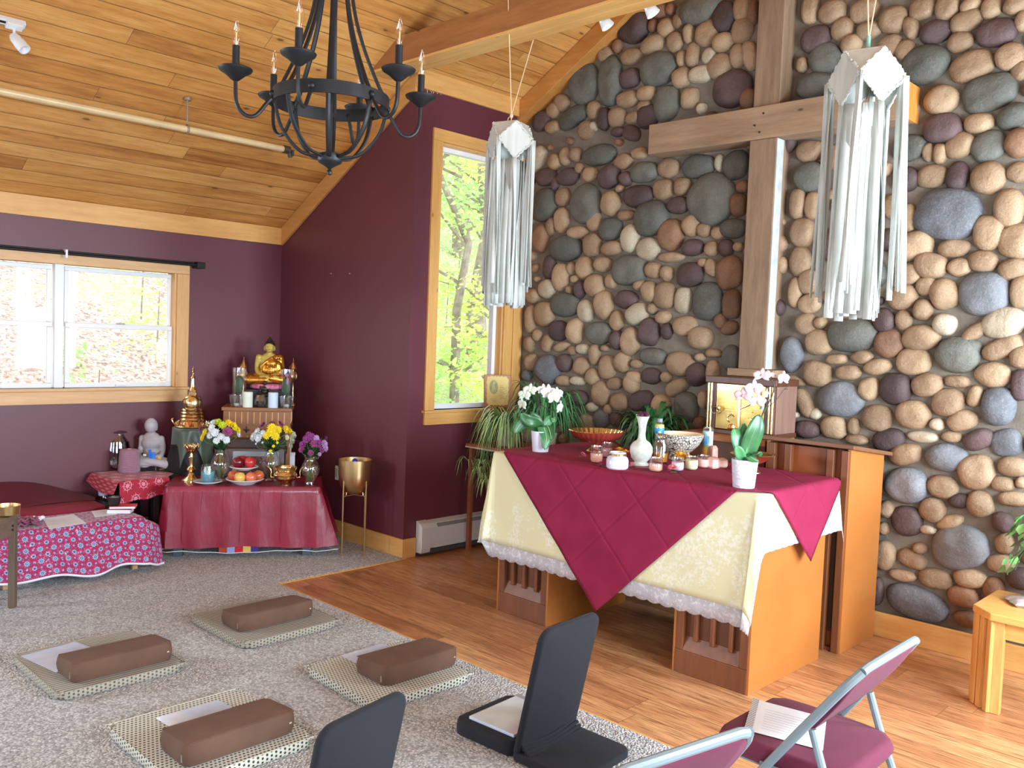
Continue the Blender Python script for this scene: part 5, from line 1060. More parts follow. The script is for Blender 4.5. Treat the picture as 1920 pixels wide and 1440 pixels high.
# red-draped altar table
t = thing('shrine_table', 'low slate grey table under the glossy crimson cloth', 'table', L(.465, .21, .0105), SA)
MB().box(-.49, .49, -.20, .20, .46, .488).build('table_top', m_slate, t, smooth=0)
for x in (-.46, .40):
    for y in (-.185, .125): MB().box(x, x+.06, y, y+.06, 0, .46).build('leg', m_slate, t, smooth=0, bevel=.003)
cw, cd, ct = .505, .215, .494
def cov(u, v, e=0.0):
    """u runs around the hem, v from the table edge down"""
    per = [(-cw, cd), (-cw, -cd), (cw, -cd), (cw, cd)]; Ls = [2*cd, 2*cw, 2*cd]; tot = sum(Ls); s = u*tot
    for i in range(3):
        if s <= Ls[i] or i == 2: f = min(1, s/Ls[i]); break
        s -= Ls[i]
    a, b_ = Vector((*per[i], 0)), Vector((*per[i+1], 0)); p = a.lerp(b_, f); nrm = [Vector((-1, 0, 0)), Vector((0, -1, 0)), Vector((1, 0, 0))][i]
    dr = .405*v; ed = min(f, 1-f)*Ls[i]; pl = math.exp(-ed/.055) if i != 1 or True else 0
    side = .10 if i != 1 else .0
    k = max(0, v-.04)
    fl = .02*k+.050*pl*k*(1 if i == 2 else .3)+side*k*(.5 if i == 2 else .05)
    w = .009*math.sin(u*tot*31+.5)*k*(1 if i == 1 else 1.8)+.006*math.sin(u*tot*67)*k*(i != 1)
    if i == 1 and v > .93: dr += .006*math.sin(f*9)
    q = p+nrm*(.004+fl+w+e+.012*min(1, v/.02)); q.z = ct-dr-.012*(1-math.cos(min(1, v/.03)*PI/2)); return q
b = MB().grid(cov, 150, 26); b.grid(lambda u, v: Vector((-cw-.012+u*(2*cw+.024), -cd-.012+v*(2*cd+.024), ct)), 4, 4)
t = thing('crimson_cloth', 'glossy crimson satin cloth over the shrine table, fold creases in front', 'tablecloth', L(.465, .21, .0105), SA)
b.build('drape', m_satin, t, smooth=50)
cb = MB()
for x in (-.395, -.275, -.135, -.02, .10, .25): cb.tube([Vector((x+.004*math.sin(z*30), -cd-.0175-.045*(1-z/.49)*.45, z)) for z in (.46, .36, .26, .16, .11)], .0022, 5)
cb.build('fold_crease', m_satin, t); cr = MB().tube([tuple(cov(k/80, 1.0)+Vector((0, -.004, -.03-.012*math.sin(k*.2)))) for k in range(12, 72)], .0025, 6)
cr.build('white_cord', m_paper, t)
t = thing('prayer_flags', 'row of small coloured prayer flags showing under the crimson hem', 'flags', L(.465, -.02, .0105), SA)
for k, c in enumerate((srgb(176, 60, 44), srgb(150, 160, 210), srgb(190, 24, 50), srgb(214, 180, 90), srgb(56, 44, 130))): MB().box(-.155+.053*k, -.104+.053*k, -.002, .0, .035+.006*(k in (0, 4)), .10).build('flag', plain('flag_cloth_%d' % k, c[:3], .8), t, smooth=0)

# dark cabinet, chest
m_chest = wood('chest_maple', srgb(124, 78, 42), srgb(160, 106, 62), 'x', rough=.42); m_chestz = wood('chest_maple_upright', srgb(120, 74, 40), srgb(158, 104, 60), 'z', rough=.42); m_groove = plain('pale_groove', srgb(222, 178, 122)[:3], .6)
t = thing('wooden_chest', 'tall honey-brown wooden chest with studs, carrying the golden statue', 'chest', L(.49, .79, .0105), SA); hw, hd = .245, .165
MB().box(-hw, hw, -hd, hd, 0, .955).build('body', m_chestz, t, smooth=0, bevel=.003)
MB().box(-hw-.012, hw+.012, -hd-.012, hd+.012, .955, .982).build('lid_board', m_chest, t, smooth=0, bevel=.004)
MB().box(-hw-.004, hw+.004, -hd-.004, hd+.004, .775, .845).build('band', m_chest, t, smooth=0, bevel=.002)
b = MB()
for z0, z1 in ((.848, .952), (.45, .772)):
    for k in range(1, 11): b.box(-hw+2*hw*k/11-.0022, -hw+2*hw*k/11+.0022, -hd-.0015, -hd, z0+.012, z1-.004)
    for k in range(1, 8): b.box(hw, hw+.0015, -hd+2*hd*k/8-.0022, -hd+2*hd*k/8+.0022, z0+.012, z1-.004)
b.build('groove_lines', m_groove, t, smooth=0)['kind'] = 'stuff'
m_pewter = plain('dark_pewter', srgb(66, 54, 48)[:3], .35, .8)
for k in range(4):
    x = -.075+.092*k; z = .81; b = MB().ball((x, -hd-.008, z+.004), (.007, .006, .026), 10, 8)
    for s in (-1, 1): b.tube([(x+s*.006, -hd-.007, z-.006), (x+s*.017, -hd-.007, z+.008), (x+s*.021, -hd-.007, z-.002)], .004, 6)
    b.build('stud', m_pewter, t)
for k in range(3): MB().ball((hw+.008, -.06+.07*k, .81), (.005, .012, .024), 10, 8).build('stud', m_pewter, t)
m_dkbr = wood('dark_cabinet', srgb(52, 30, 20), srgb(84, 50, 34), 'x', rough=.35)
t = thing('dark_cabinet', 'low dark brown cabinet between the honey chest and the shrine table', 'cabinet', L(.52, .525, .0105), SA)
MB().box(-.26, .19, -.055, .055, 0, .76).build('carcass', m_dkbr, t, smooth=0, bevel=.003); MB().box(-.28, .20, -.07, .058, .655, .70).build('front_rail', m_dkbr, t, smooth=0, bevel=.006)
MB().ball((-.24, -.06, .735), (.012, .008, .012), 10, 6).build('knob', m_gold, t)
t = thing('picture_frame', 'dark framed picture with white mat and reddish textured print behind the fruit', 'picture', L(.55, .395, .505), SA, rx=-.10)
MB().box(-.26, .16, -.012, .012, 0, .205).build('frame', m_dkbr, t, smooth=0, bevel=.003); MB().box(-.205, .12, -.0135, -.012, .006, .185).build('mat_board', plain('grey_mat', srgb(150, 156, 160)[:3], .5), t, smooth=0)
mp = Mt('reddish_print'); _n = mp.noise(mp.obj(), 90, 4, .7); mp.P(col=mp.ramp(_n, [(.38, srgb(78, 40, 34)), (.5, srgb(116, 66, 54)), (.62, srgb(176, 150, 130))], 'CONSTANT'), rough=.6)
MB().box(-.175, .085, -.0145, -.0135, .006, .150).build('print', mp.m, t, smooth=0); 
t = thing('white_box', 'small white box standing beside the picture frame', 'box', L(.77, .385, .505), SA); MB().box(-.02, .015, -.02, .01, 0, .18).build('carton', m_paper, t, smooth=0, bevel=.002); MB().box(-.022, .017, -.022, .012, .165, .184).build('carton_lid', m_paper, t, smooth=0, bevel=.002)

# statues
def statue(t, s, ms, robe, hair, hs=1.0, sw=1.0):
    """seated cross-legged figure, s = its height; local -y is its front"""
    k = s/.345; M = Matrix.Scale(k, 4); b = MB()
    def blob(c, r): b.ball(c, r, 14, 10, M)
    def limb(p, r): b.tube(bez(p, 5), [r[0]+(r[1]-r[0])*i/(5*(len(p)-1)) for i in range(5*(len(p)-1)+1)], 10, M=M); blob(p[0], r[0]); blob(p[-1], r[1])
    blob((0, .01, .045), (.075, .058, .045)); blob((0, .008, .10), (.058, .042, .05)); blob((0, .004, .158), (.068, .046, .052)); blob((0, .006, .194), (.082*sw, .036, .026))
    limb([(0, .004, .20), (0, -.002, .245)], (.024, .020)); blob((0, .006, .212), (.050, .030, .022)); blob((0, -.006, .274+.02*(hs-1)), (.036*hs, .037*hs, .043*hs)); blob((0, -.024, .250), (.019*hs, .016*hs, .015)); blob((0, -.041, .268), (.0055, .008, .012))
    for sx in (-1, 1):
        blob((sx*.037, 0, .265), (.006, .010, .022)); limb([(sx*.076*sw, .006, .194-.03*(1-sw)), (sx*.086*sw, .012, .125), (sx*.076, -.020, .080), (sx*.03, -.066, .062)], (.026*sw, .016))
        limb([(sx*.04, .0, .035), (sx*.125, -.035, .030), (sx*.13, -.055, .026)], (.042, .032)); limb([(sx*.13, -.055, .026), (sx*.04, -.085, .030 if sx < 0 else .045), (-sx*.05, -.080, .030 if sx < 0 else .050)], (.030, .017))
    blob((0, -.072, .060), (.036, .020, .012))
    b.build('figure', ms, t, remesh=.0042*k, smod=6)
    if robe:
        b = MB(); blob((0, .010, .045), (.079, .061, .050)); blob((.008, .0, .10), (.064, .052, .060)); blob((.020, -.002, .150), (.056, .054, .056)); blob((.05, .006, .196), (.054, .037, .026))
        limb([(.077, .006, .194), (.088, .012, .125), (.079, -.020, .087)], (.030, .024)); blob((.062, -.004, .12), (.036, .034, .066)); limb([(.02, -.03, .195), (-.045, -.038, .140), (-.055, -.03, .09)], (.012, .014))
        for sx in (-1, 1): limb([(sx*.04, .0, .035), (sx*.125, -.035, .030), (sx*.132, -.055, .026)], (.050, .041)); limb([(sx*.13, -.055, .026), (sx*.02, -.084, .030 if sx < 0 else .044)], (.039, .028))
        b.build('robe', robe, t, remesh=.0042*k, smod=3)
        fb = MB()
        for q in range(4): fb.tube(bez([Vector(p)*k for p in ((.055+.012*q, -.026, .205), (.03+.012*q, -.050, .165), (-.008+.018*q, -.052, .11), (.0+.02*q, -.05, .07))], 5), .0022*k, 6)
        fb.build('robe_fold', robe, t)
    if hair:
        b = MB(); b.ball((0, .006, .294), (.0405, .041, .030), 18, 12, M); b.ball((0, .006, .322), (.020, .020, .020), 14, 10, M); b.ball((0, .006, .342), (.008, .008, .012), 8, 6, M); b.build('hair', hair, t, remesh=.004*k, smod=2)
        for sx in (-1, 1): MB().tube([M@Vector((sx*.006, -.0435, .277)), M@Vector((sx*.014, -.0435, .2785)), M@Vector((sx*.024, -.038, .277))], .0011*k, 5).build('eyelid', hair, t)
        MB().tube([M@Vector((-.007, -.043, .2555)), M@Vector((0, -.0445, .2545)), M@Vector((.007, -.043, .2555))], .0012*k, 5).build('mouth', plain('lip', srgb(150, 90, 60)[:3], .5), t)
m_skin = plain('matte_gold_skin', srgb(196, 172, 84)[:3], .5, .35, var=.03); m_robe = plain('shiny_gold_robe', srgb(208, 146, 62)[:3], .25, .9, var=.03); m_hair = plain('black_lacquer', (.012, .012, .016), .4)
ZC = .993
t = thing('statue_riser', 'dark riser block under the pink lotus base', 'stand', L(.535, .84, ZC), SA); MB().box(-.135, .135, -.09, .085, 0, .125).build('block', plain('riser_black', (.02, .015, .017), .6), t, smooth=0, bevel=.003); MB().box(-.14, .14, -.094, .088, .112, .127).build('block_top', plain('riser_top', (.018, .014, .016), .5), t, smooth=0, bevel=.003)
t = thing('golden_statue', 'golden seated statue with black hair on a pink base atop the chest', 'statue', L(.555, .845, ZC+.128), SA)
mpk = Mt('pink_lotus'); mpk.P(col=mpk.ramp(mpk.noise(mpk.obj(), 30, 3), [(.4, srgb(214, 132, 158)), (.6, srgb(186, 92, 128))]), rough=.5)
MB().lathe([(.0, 0), (.120, .0), (.138, .012), (.142, .034), (.128, .044), (.0, .046)], 36, wob=lambda a, i: 1+.02*math.cos(12*a)).build('lotus_base', mpk.m, t)
g = bpy.data.objects.new('body', None); statue_root = t
n0 = set(bpy.data.objects); statue(t, .355, m_skin, m_robe, m_hair)
for o in set(bpy.data.objects)-n0: o.location.z = .044
t = thing('bronze_statuette', 'small dark bronze seated figure in front of the golden statue', 'statue', L(.535, .715, ZC+.075), SA)
m_bronze = plain('dark_bronze', srgb(58, 52, 46)[:3], .4, .6); statue(t, .135, m_bronze, None, None)
MB().box(-.045, .045, -.03, .03, -.075, .004).build('plinth', m_bronze, t, smooth=0, bevel=.004)
def pole(lab, tt, s):
    t = thing('brass_finial_pole', lab, 'ornament', L(tt, s, ZC), SA, 'brass finial poles on the chest')
    MB().lathe([(.0, 0), (.03, 0), (.028, .01), (.01, .03), (.013, .045), (.008, .06), (.012, .085), (.007, .11), (.011, .14), (.006, .165), (.010, .18)], 18).build('stem', m_gold, t)
    MB().lathe([(.010, .18), (.030, .20), (.036, .225), (.032, .25), (.022, .268)], 20, wob=lambda a, i: 1+.06*math.cos(10*a)).build('lotus_bud', m_goldr, t)
    MB().lathe([(.034, .285), (.036, .29), (.030, .305), (.018, .318), (.012, .335), (.006, .34), (.009, .35), (.003, .358), (.005, .366), (.0, .376)], 20).build('finial', m_gold, t); MB().cyl(.009, .26, .29, 10).build('neck', m_gold, t)
pole('brass finial pole on the window side of the golden statue', .36, .90); pole('brass finial pole on the dark wall side of the golden statue', .735, .915)
m_leafd = plain('dark_leaf', srgb(36, 84, 54)[:3], .45, var=.12)
for nm, tt, fl in (('window', .345, False), ('dark wall', .695, True)):
    t = thing('glass_cylinder', 'tall clear glass cylinder holding a leaf on the %s side of the golden statue' % nm, 'vase', L(tt, .745, ZC), SA, 'glass cylinders on the chest')
    MB().lathe([(.0, .004), (.046, .004), (.050, .0), (.051, .29), (.048, .29), (.046, .012), (.0, .012)], 28).build('cylinder', m_glassc, t)
    MB().ball((-.004, 0, .155), (.034, .012, .075), 14, 10).build('leaf', m_leafd, t); MB().tube([(0, 0, .012), (0, 0, .09)], .003, 6).build('stem', m_leafd, t)
    if fl: MB().ball((.0, -.012, .245), (.016, .010, .016), 10, 8).ball((.006, -.014, .20), (.010, .006, .03), 10, 8).build('blossom', plain('mauve_bloom', srgb(186, 130, 170)[:3], .6), t)
    else: MB().tube([(-.02, -.015, .26), (0, -.02, .245), (.02, -.015, .255)], .005, 6).build('blossom', plain('pale_bloom', srgb(200, 170, 160)[:3], .6), t)
for nm, tt, c in (('cream white pillar candle on the chest, window side', .418, srgb(226, 234, 218)), ('bluish white pillar candle on the chest, dark wall side', .603, srgb(206, 222, 240))):
    t = thing('pillar_candle', nm, 'candle', L(tt, .645, ZC), SA, 'pillar candles on the chest'); MB().lathe([(.0, 0), (.0365, 0), (.037, .004), (.037, .112), (.033, .117), (.0, .113)], 28).build('wax', plain('candle_'+nm[:5], c[:3], .5, var=.01, sss=.2), t); MB().cyl(.0015, .11, .124, 6).build('wick', m_black, t)
for nm, tt in (('window', .335), ('dark wall', .70)):
    t = thing('glass_dish', 'square-rimmed clear glass tea light dish on the chest, %s side' % nm, 'candle holder', L(tt, .668, ZC), SA, 'glass dishes on the chest')
    MB().lathe([(.0, 0), (.040, 0), (.048, .03), (.054, .082), (.066, .086), (.066, .089), (.05, .088), (.044, .03), (.036, .008), (.0, .008)], 24).build('dish', m_glassd, t); MB().cyl(.018, .01, .026, 16).build('tea_light', m_wax, t)
t = thing('crystal_bowl', 'cut crystal bowl between the two pillar candles', 'bowl', L(.51, .662, ZC), SA)
MB().lathe([(.0, 0), (.03, 0), (.046, .025), (.05, .05), (.04, .08), (.036, .095), (.032, .095), (.036, .075), (.044, .05), (.03, .01), (.0, .01)], 14).build('bowl', m_glassd, t, smooth=0); MB().ball((0, 0, .045), (.022, .02, .03), 8, 6).build('crystals', m_glassd, t, smooth=0)

# candlestick, teal candle, fruit plates, censer
t = thing('lotus_candlestick', 'brass candlestick with an open lotus cup on the shrine table', 'candlestick', L(.085, .22, .505), SA)
MB().lathe([(.0, 0), (.066, 0), (.066, .006), (.05, .016), (.03, .03), (.022, .045), (.018, .055), (.026, .062), (.034, .078), (.026, .092), (.016, .10), (.013, .125), (.018, .15), (.020, .165), (.014, .17), (.012, .19), (.02, .20), (.03, .205), (.0, .207)], 28).build('stem', m_gold, t)
def petals(b, n, r, z, l, w, tilt, off=0):
    for k in range(n):
        a = 2*PI*(k+off)/n; M = T(0, 0, z, rz=a)
        b.grid(lambda u, v: M@Vector((r*.35+l*v*math.cos(tilt*(.5+v*.7)), (u-.5)*w*math.sin(PI*(.12+.86*v))**.8*(1-.1*v), l*v*math.sin(tilt*(.4+v*.9))+.01*(2*u-1)**2)), 4, 6)
    return b
b = petals(MB(), 8, .05, .203, .060, .042, .75); petals(b, 7, .03, .205, .046, .034, 1.05, .5); b.build('lotus_cup', m_gold, t, smooth=180, solid=.002)
m_plate = plain('white_china', srgb(214, 216, 220)[:3], .15, var=.01)
def plate(lab, loc, r, h, foot=.0, grp=None):
    t = thing('china_plate', lab, 'plate', loc, SA, grp); MB().lathe([(.0, .0), (r*.5, .0), (r*.55, h*.2), (r, h), (r*.985, h+.004), (r*.52, h*.2+.006), (.0, h*.12+.005)], 36).build('plate', m_plate, t, smooth=60); 
    MB().lathe([(r*.93, h*.86+.002), (r*.96, h*.95+.004), (r*.965, h*.95+.003), (r*.935, h*.86)], 36, cap=False).build('rim_line', plain('rim_grey', srgb(186, 190, 200)[:3], .2), t); return t
plate('white saucer under the turquoise candle jar', L(.215, .085, .5055), .098, .018)
t = thing('jar_candle', 'turquoise candle in a glass jar on a white saucer', 'candle', L(.215, .085, .511), SA)
MB().lathe([(.0, 0), (.044, 0), (.049, .008), (.049, .095), (.042, .115), (.042, .128), (.039, .128), (.039, .112), (.046, .09), (.046, .008), (.0, .006)], 28).build('jar', m_glassc, t)
mt_ = Mt('turquoise_wax'); mt_.P(col=mt_.ramp(mt_.sep(mt_.obj())[2], [(.0, srgb(24, 110, 128)), (.09, srgb(110, 190, 200))]), rough=.5, sss=.1); MB().cyl(.0455, .008, .080, 26).build('wax', mt_.m, t)
plate('white plate of mixed apples on the shrine table', L(.462, .075, .5055), .130, .038, grp='fruit plates'); plate('small white plate of red apples stacked on top of the mixed apples', L(.455, .075, .606), .098, .022, grp='fruit plates')
def apple(lab, t_, s_, z, r, c1, c2, grp):
    o = thing('apple', lab, 'apple', L(t_, s_, z), SA+t_*20, grp); m = Mt('apple_skin'); v = m.obj(); sp = m.sep(v); m.P(col=m.mix(m.smooth(m.ma('ADD', m.ma('MULTIPLY', sp[0], 9), m.noise(v, 18, 4, .7)), .25, .8), c1, c2), rough=.25, coat=.3)
    MB().lathe([(.0, .10*r), (.25*r, .02*r), (.5*r, .04*r), (.82*r, .35*r), (1.0*r, .9*r), (.96*r, 1.3*r), (.72*r, 1.68*r), (.4*r, 1.82*r), (.15*r, 1.74*r), (.0, 1.62*r)], 20).build('flesh', m.m, o); MB().tube([(0, 0, 1.6*r), (.004, .002, 1.98*r)], .0015, 5).build('stalk', m_bark, o)
YE, ORG, RD, DR = srgb(226, 186, 90), srgb(206, 96, 60), srgb(176, 34, 44), srgb(110, 14, 28)
for a in (('orange-red apple at the candle end of the lower plate', .385, .085, .0, ORG, YE), ('yellow-orange apple at the front of the lower plate', .432, .012, .0, YE, ORG), ('coral apple at the front of the lower plate, censer side', .508, .016, .0, ORG, srgb(226, 120, 84)), ('orange-yellow apple at the censer end of the lower plate', .550, .09, .0, YE, ORG)): apple(a[0], a[1], a[2], .524, .040, a[4], a[5], 'apples on the lower plate')
for a in (('dark red apple on the upper plate, window side', .418, .045, DR, RD), ('red apple at the back of the upper plate', .440, .115, RD, DR), ('bright red apple on the upper plate, censer side', .495, .055, RD, srgb(196, 60, 60))): apple(a[0], a[1], a[2], .622, .041, a[3], a[4], 'apples on the upper plate')
t = thing('brass_censer', 'round brass censer pot with two looped handles on the shrine table', 'pot', L(.735, .085, .505), SA)
MB().lathe([(.0, 0), (.044, 0), (.046, .014), (.052, .022), (.078, .045), (.083, .07), (.074, .09), (.066, .098), (.078, .104), (.082, .122), (.074, .124), (.066, .105), (.07, .07), (.0, .03)], 32).build('pot', m_gold, t)
for s in (-1, 1): MB().tube(bez([(s*.074, 0, .045), (s*.098, 0, .055), (s*.098, 0, .085), (s*.105, 0, .108), (s*.128, 0, .126)], 6), .0045, 8).ball((s*.096, 0, .05), .009, 8, 6).build('handle', m_gold, t)
MB().lathe([(.081, .062), (.086, .068), (.081, .074)], 32, wob=lambda a, i: 1+.02*math.cos(14*a)).build('relief_band', m_gold, t)

# flowers in vases
m_stem = plain('flower_stem', srgb(70, 116, 62)[:3], .6, var=.15); m_fleaf = plain('flower_leaf', srgb(46, 82, 46)[:3], .55, var=.2)
MC = {'w': plain('white_bloom', srgb(226, 230, 232)[:3], .7, var=.03, sss=.1), 'y': plain('yellow_bloom', srgb(236, 212, 30)[:3], .7, var=.06), 'p': plain('purple_bloom', srgb(136, 52, 126)[:3], .7, var=.12), 'm': plain('magenta_bloom', srgb(150, 62, 118)[:3], .7, var=.12), 'c': plain('cream_bloom', srgb(214, 222, 196)[:3], .7, var=.04), 'l': plain('lilac_bloom', srgb(186, 146, 196)[:3], .7, var=.1), 'g': plain('yellow_green_bloom', srgb(186, 206, 40)[:3], .7, var=.1)}
def bloom(c, r, nrm, mat, par, R, name='bloom'):
    M = Matrix.Translation(c) @ Vector(nrm).to_track_quat('Z', 'Y').to_matrix().to_4x4(); b = MB()
    for ring, (n, el, ll) in enumerate(((14, .15, 1.0), (12, .5, .88), (9, .9, .66), (6, 1.25, .42))):
        for k in range(n):
            a = 2*PI*(k+.5*ring+R.uniform(-.15, .15))/n; l = r*ll*R.uniform(.9, 1.08); w = r*.34; d = Vector((math.cos(a)*math.cos(el), math.sin(a)*math.cos(el), math.sin(el)*.8)); sd = Vector((-math.sin(a), math.cos(a), 0))
            p0 = d*l*.12; p1 = d*l*.6+Vector((0, 0, .02*r)); p2 = d*l+Vector((0, 0, -.10*r*(ring == 0)))
            b.add([p0-sd*w*.3, p0+sd*w*.3, p1+sd*w*.5, p2, p1-sd*w*.5], [(0, 1, 2, 4), (4, 2, 3)], M)
    b.ball((0, 0, r*.22), (r*.3, r*.3, r*.3), 8, 6, M); return b.build(name, mat, par, smooth=0)
def vase(lab, loc, prof, mat, name='glass_vase'):
    t = thing(name, lab, 'vase', loc, SA, 'glass flower vases on the shrine table'); h = prof[-1][1]
    inner = [(max(0.001, r-.004), max(z, .010)) for r, z in reversed(prof)]
    MB().lathe([(.0, 0)]+prof+inner+[(.0, .010)], 32).build('glass', mat, t, smooth=60)
    w = [(r-.005, max(z, .011)) for r, z in prof if z <= h*.52]; MB().lathe([(.0, .011)]+w, 28).build('water', glassy('vase_water', alpha=.25), t); return t
def bouquet(lab, loc, rim, spread, heads, nleaf, seed, foot=.03):
    R = random.Random(seed); t = thing('flower_bouquet', lab, 'flowers', loc, SA, 'bouquets in the glass vases')
    for (x, y, z, r, c) in heads:
        hd_ = Vector((x, y, z)); nrm = Vector((x*3, y*3-.06, .10+.5*max(0, z-.3))).normalized()
        bloom(hd_, r, nrm, MC[c], t, R)
        MB().tube(bez([(-x*.18+R.uniform(-.012, .012), -y*.15+R.uniform(-.012, .012), foot), (x*.18, y*.18, rim), (x*.8, y*.8, z-.035), tuple(hd_-nrm*r*.1)], 5), .0022, 5).build('stem', m_stem, t)
    lb = MB()
    for k in range(nleaf):
        a = R.uniform(0, 2*PI); q = R.uniform(.1, 1)**.7; z = rim-.02+R.uniform(0, spread[1]-rim+.02)*q; rad = spread[0]*(.25+.65*(z-rim)/max(.01, spread[1]-rim))*R.uniform(.3, 1); c = Vector((rad*math.cos(a), rad*math.sin(a)*.8, z))
        d = Vector((math.cos(a+R.uniform(-.6, .6)), math.sin(a+R.uniform(-.6, .6)), R.uniform(.1, 1.1))).normalized(); s_ = d.cross(Vector((0, 0, 1))).normalized(); l = R.uniform(.03, .058); w = l*.3
        lb.add([c, c+d*l*.5+s_*w, c+d*l, c+d*l*.5-s_*w], [(0, 1, 2, 3)])
    lb.build('foliage', m_fleaf, t, smooth=0); return t
PV1 = [(.042, .0), (.044, .006), (.026, .022), (.028, .032), (.058, .075), (.068, .115), (.060, .155), (.046, .185), (.038, .21), (.044, .235)]
PV2 = [(.040, .0), (.042, .006), (.030, .020), (.034, .032), (.058, .08), (.066, .115), (.052, .15), (.040, .17), (.040, .185), (.050, .215)]
vase('clear glass vase behind the turquoise candle, white and yellow flowers in it', L(.285, .165, .505), PV1, m_glassc)
vase('clear glass vase behind the brass censer, yellow flowers in it', L(.625, .225, .505), PV1, m_glassc)
vase('clear glass vase at the dark wall end of the shrine table', L(.905, .075, .505), PV2, m_glassc)
bouquet('bouquet of white, yellow and magenta chrysanthemums nearest the stupa', L(.285, .165, .505), .235, (.115, .40), [(-.065, -.05, .335, .036, 'w'), (-.03, -.075, .355, .036, 'w'), (-.055, -.06, .385, .034, 'w'), (-.02, -.07, .30, .030, 'w'), (.045, -.07, .305, .032, 'w'), (.015, -.05, .405, .036, 'g'), (.055, -.02, .415, .038, 'y'), (.09, -.03, .395, .038, 'y'), (.115, -.01, .365, .034, 'y'), (-.10, -.05, .355, .030, 'y'), (-.115, -.035, .315, .032, 'y'), (.055, -.085, .365, .040, 'm'), (-.128, -.02, .375, .032, 'm'), (-.02, -.02, .425, .034, 'g'), (-.055, -.02, .415, .034, 'w'), (.12, -.02, .34, .026, 'w'), (-.09, 0, .41, .026, 'c'), (.01, -.07, .33, .03, 'w')], 150, 5)
bouquet('bouquet of yellow, white and purple chrysanthemums behind the brass censer', L(.625, .225, .505), .225, (.13, .36), [(-.12, -.05, .32, .038, 'w'), (-.085, -.075, .315, .038, 'w'), (-.095, -.05, .355, .036, 'w'), (-.06, -.06, .345, .030, 'w'), (.0, -.07, .36, .040, 'y'), (-.03, -.07, .335, .036, 'y'), (.03, -.075, .33, .038, 'y'), (.005, -.06, .39, .036, 'y'), (.045, -.05, .375, .034, 'y'), (.10, -.04, .375, .036, 'y'), (.13, -.03, .36, .030, 'y'), (-.06, 0, .40, .032, 'p'), (.0, .02, .41, .034, 'p'), (.06, .0, .41, .030, 'p'), (.145, -.05, .30, .034, 'c'), (.155, -.045, .335, .032, 'c'), (.11, -.06, .32, .024, 'c'), (.135, -.06, .26, .026, 'c'), (.02, -.085, .26, .013, 'y'), (.0, -.085, .225, .014, 'y'), (.045, -.08, .285, .012, 'y'), (-.10, -.08, .275, .010, 'w'), (-.055, -.085, .285, .010, 'w')], 170, 6)
bouquet('bouquet of purple and lilac flowers at the dark wall end of the shrine table', L(.905, .075, .505), .205, (.11, .33), [(-.055, -.05, .29, .034, 'p'), (-.03, -.06, .325, .030, 'p'), (.0, -.05, .345, .032, 'p'), (.035, -.05, .335, .028, 'l'), (.05, -.06, .30, .036, 'p'), (.09, -.05, .295, .036, 'l'), (.10, -.04, .265, .030, 'l'), (.02, -.07, .30, .032, 'm'), (-.065, -.05, .255, .028, 'm'), (.0, -.075, .235, .026, 'm'), (.075, -.06, .255, .026, 'm'), (-.02, -.03, .36, .024, 'p'), (.10, 0, .33, .022, 'p'), (-.045, 0, .33, .026, 'm'), (.06, -.06, .225, .018, 'l')], 140, 7)

# brass planter on a wire stand
pc = (-5.11, 3.722); t = thing('brass_planter', 'brass planter bowl on a slim gold stand by the dark maroon wall', 'planter', (*pc, .0105), SA)
MB().lathe([(.0, .435), (.05, .438), (.088, .462), (.110, .51), (.118, .57), (.119, .678), (.115, .678), (.113, .57), (.10, .51), (.0, .46)], 40).build('bowl', m_goldr, t, smooth=60)
for k in range(4):
    a = PI/4+k*PI/2; x, y = .100*math.cos(a), .100*math.sin(a)
    MB().tube([(x*1.12, y*1.12, 0), (x*1.12, y*1.12, .535)], .0055, 8).build('leg', m_goldr, t); MB().tube(bez([(x*1.12, y*1.12, .42), (x*.86, y*.86, .425), (x*.80, y*.80, .45)], 4), .004, 6).build('bracket', m_goldr, t)
MB().tube([(.1*math.cos(PI/4), .1*math.sin(PI/4), .425), (-.1*math.cos(PI/4), -.1*math.sin(PI/4), .425)], .004, 6).tube([(.1*math.cos(PI/4), -.1*math.sin(PI/4), .425), (-.1*math.cos(PI/4), .1*math.sin(PI/4), .425)], .004, 6).build('cross_brace', m_goldr, t)
t = thing('blue_ornament', 'cobalt blue ball at the rim of the brass planter', 'ornament', (pc[0]+.02, pc[1]-.02, .66), SA); MB().ball((0, 0, .02), .018, 16, 10).build('ball', plain('cobalt', (.01, .01, .35), .2), t); MB().tube([(0, 0, .01), (0, .0, -.10)], .004, 6).build('stick', m_pewter, t)
t = thing('socket_plate', 'small white socket plate on the dark maroon wall behind the planter', 'socket', ony(631, 885, YD)); MB().box(-.012, .03, -.006, -.0005, -.06, .05).build('plate', m_white, t, smooth=0, bevel=.002); MB().box(-.004, .02, -.008, -.006, -.04, .03).build('socket_face', plain('socket_grey', (.5, .5, .5), .5), t, smooth=0)

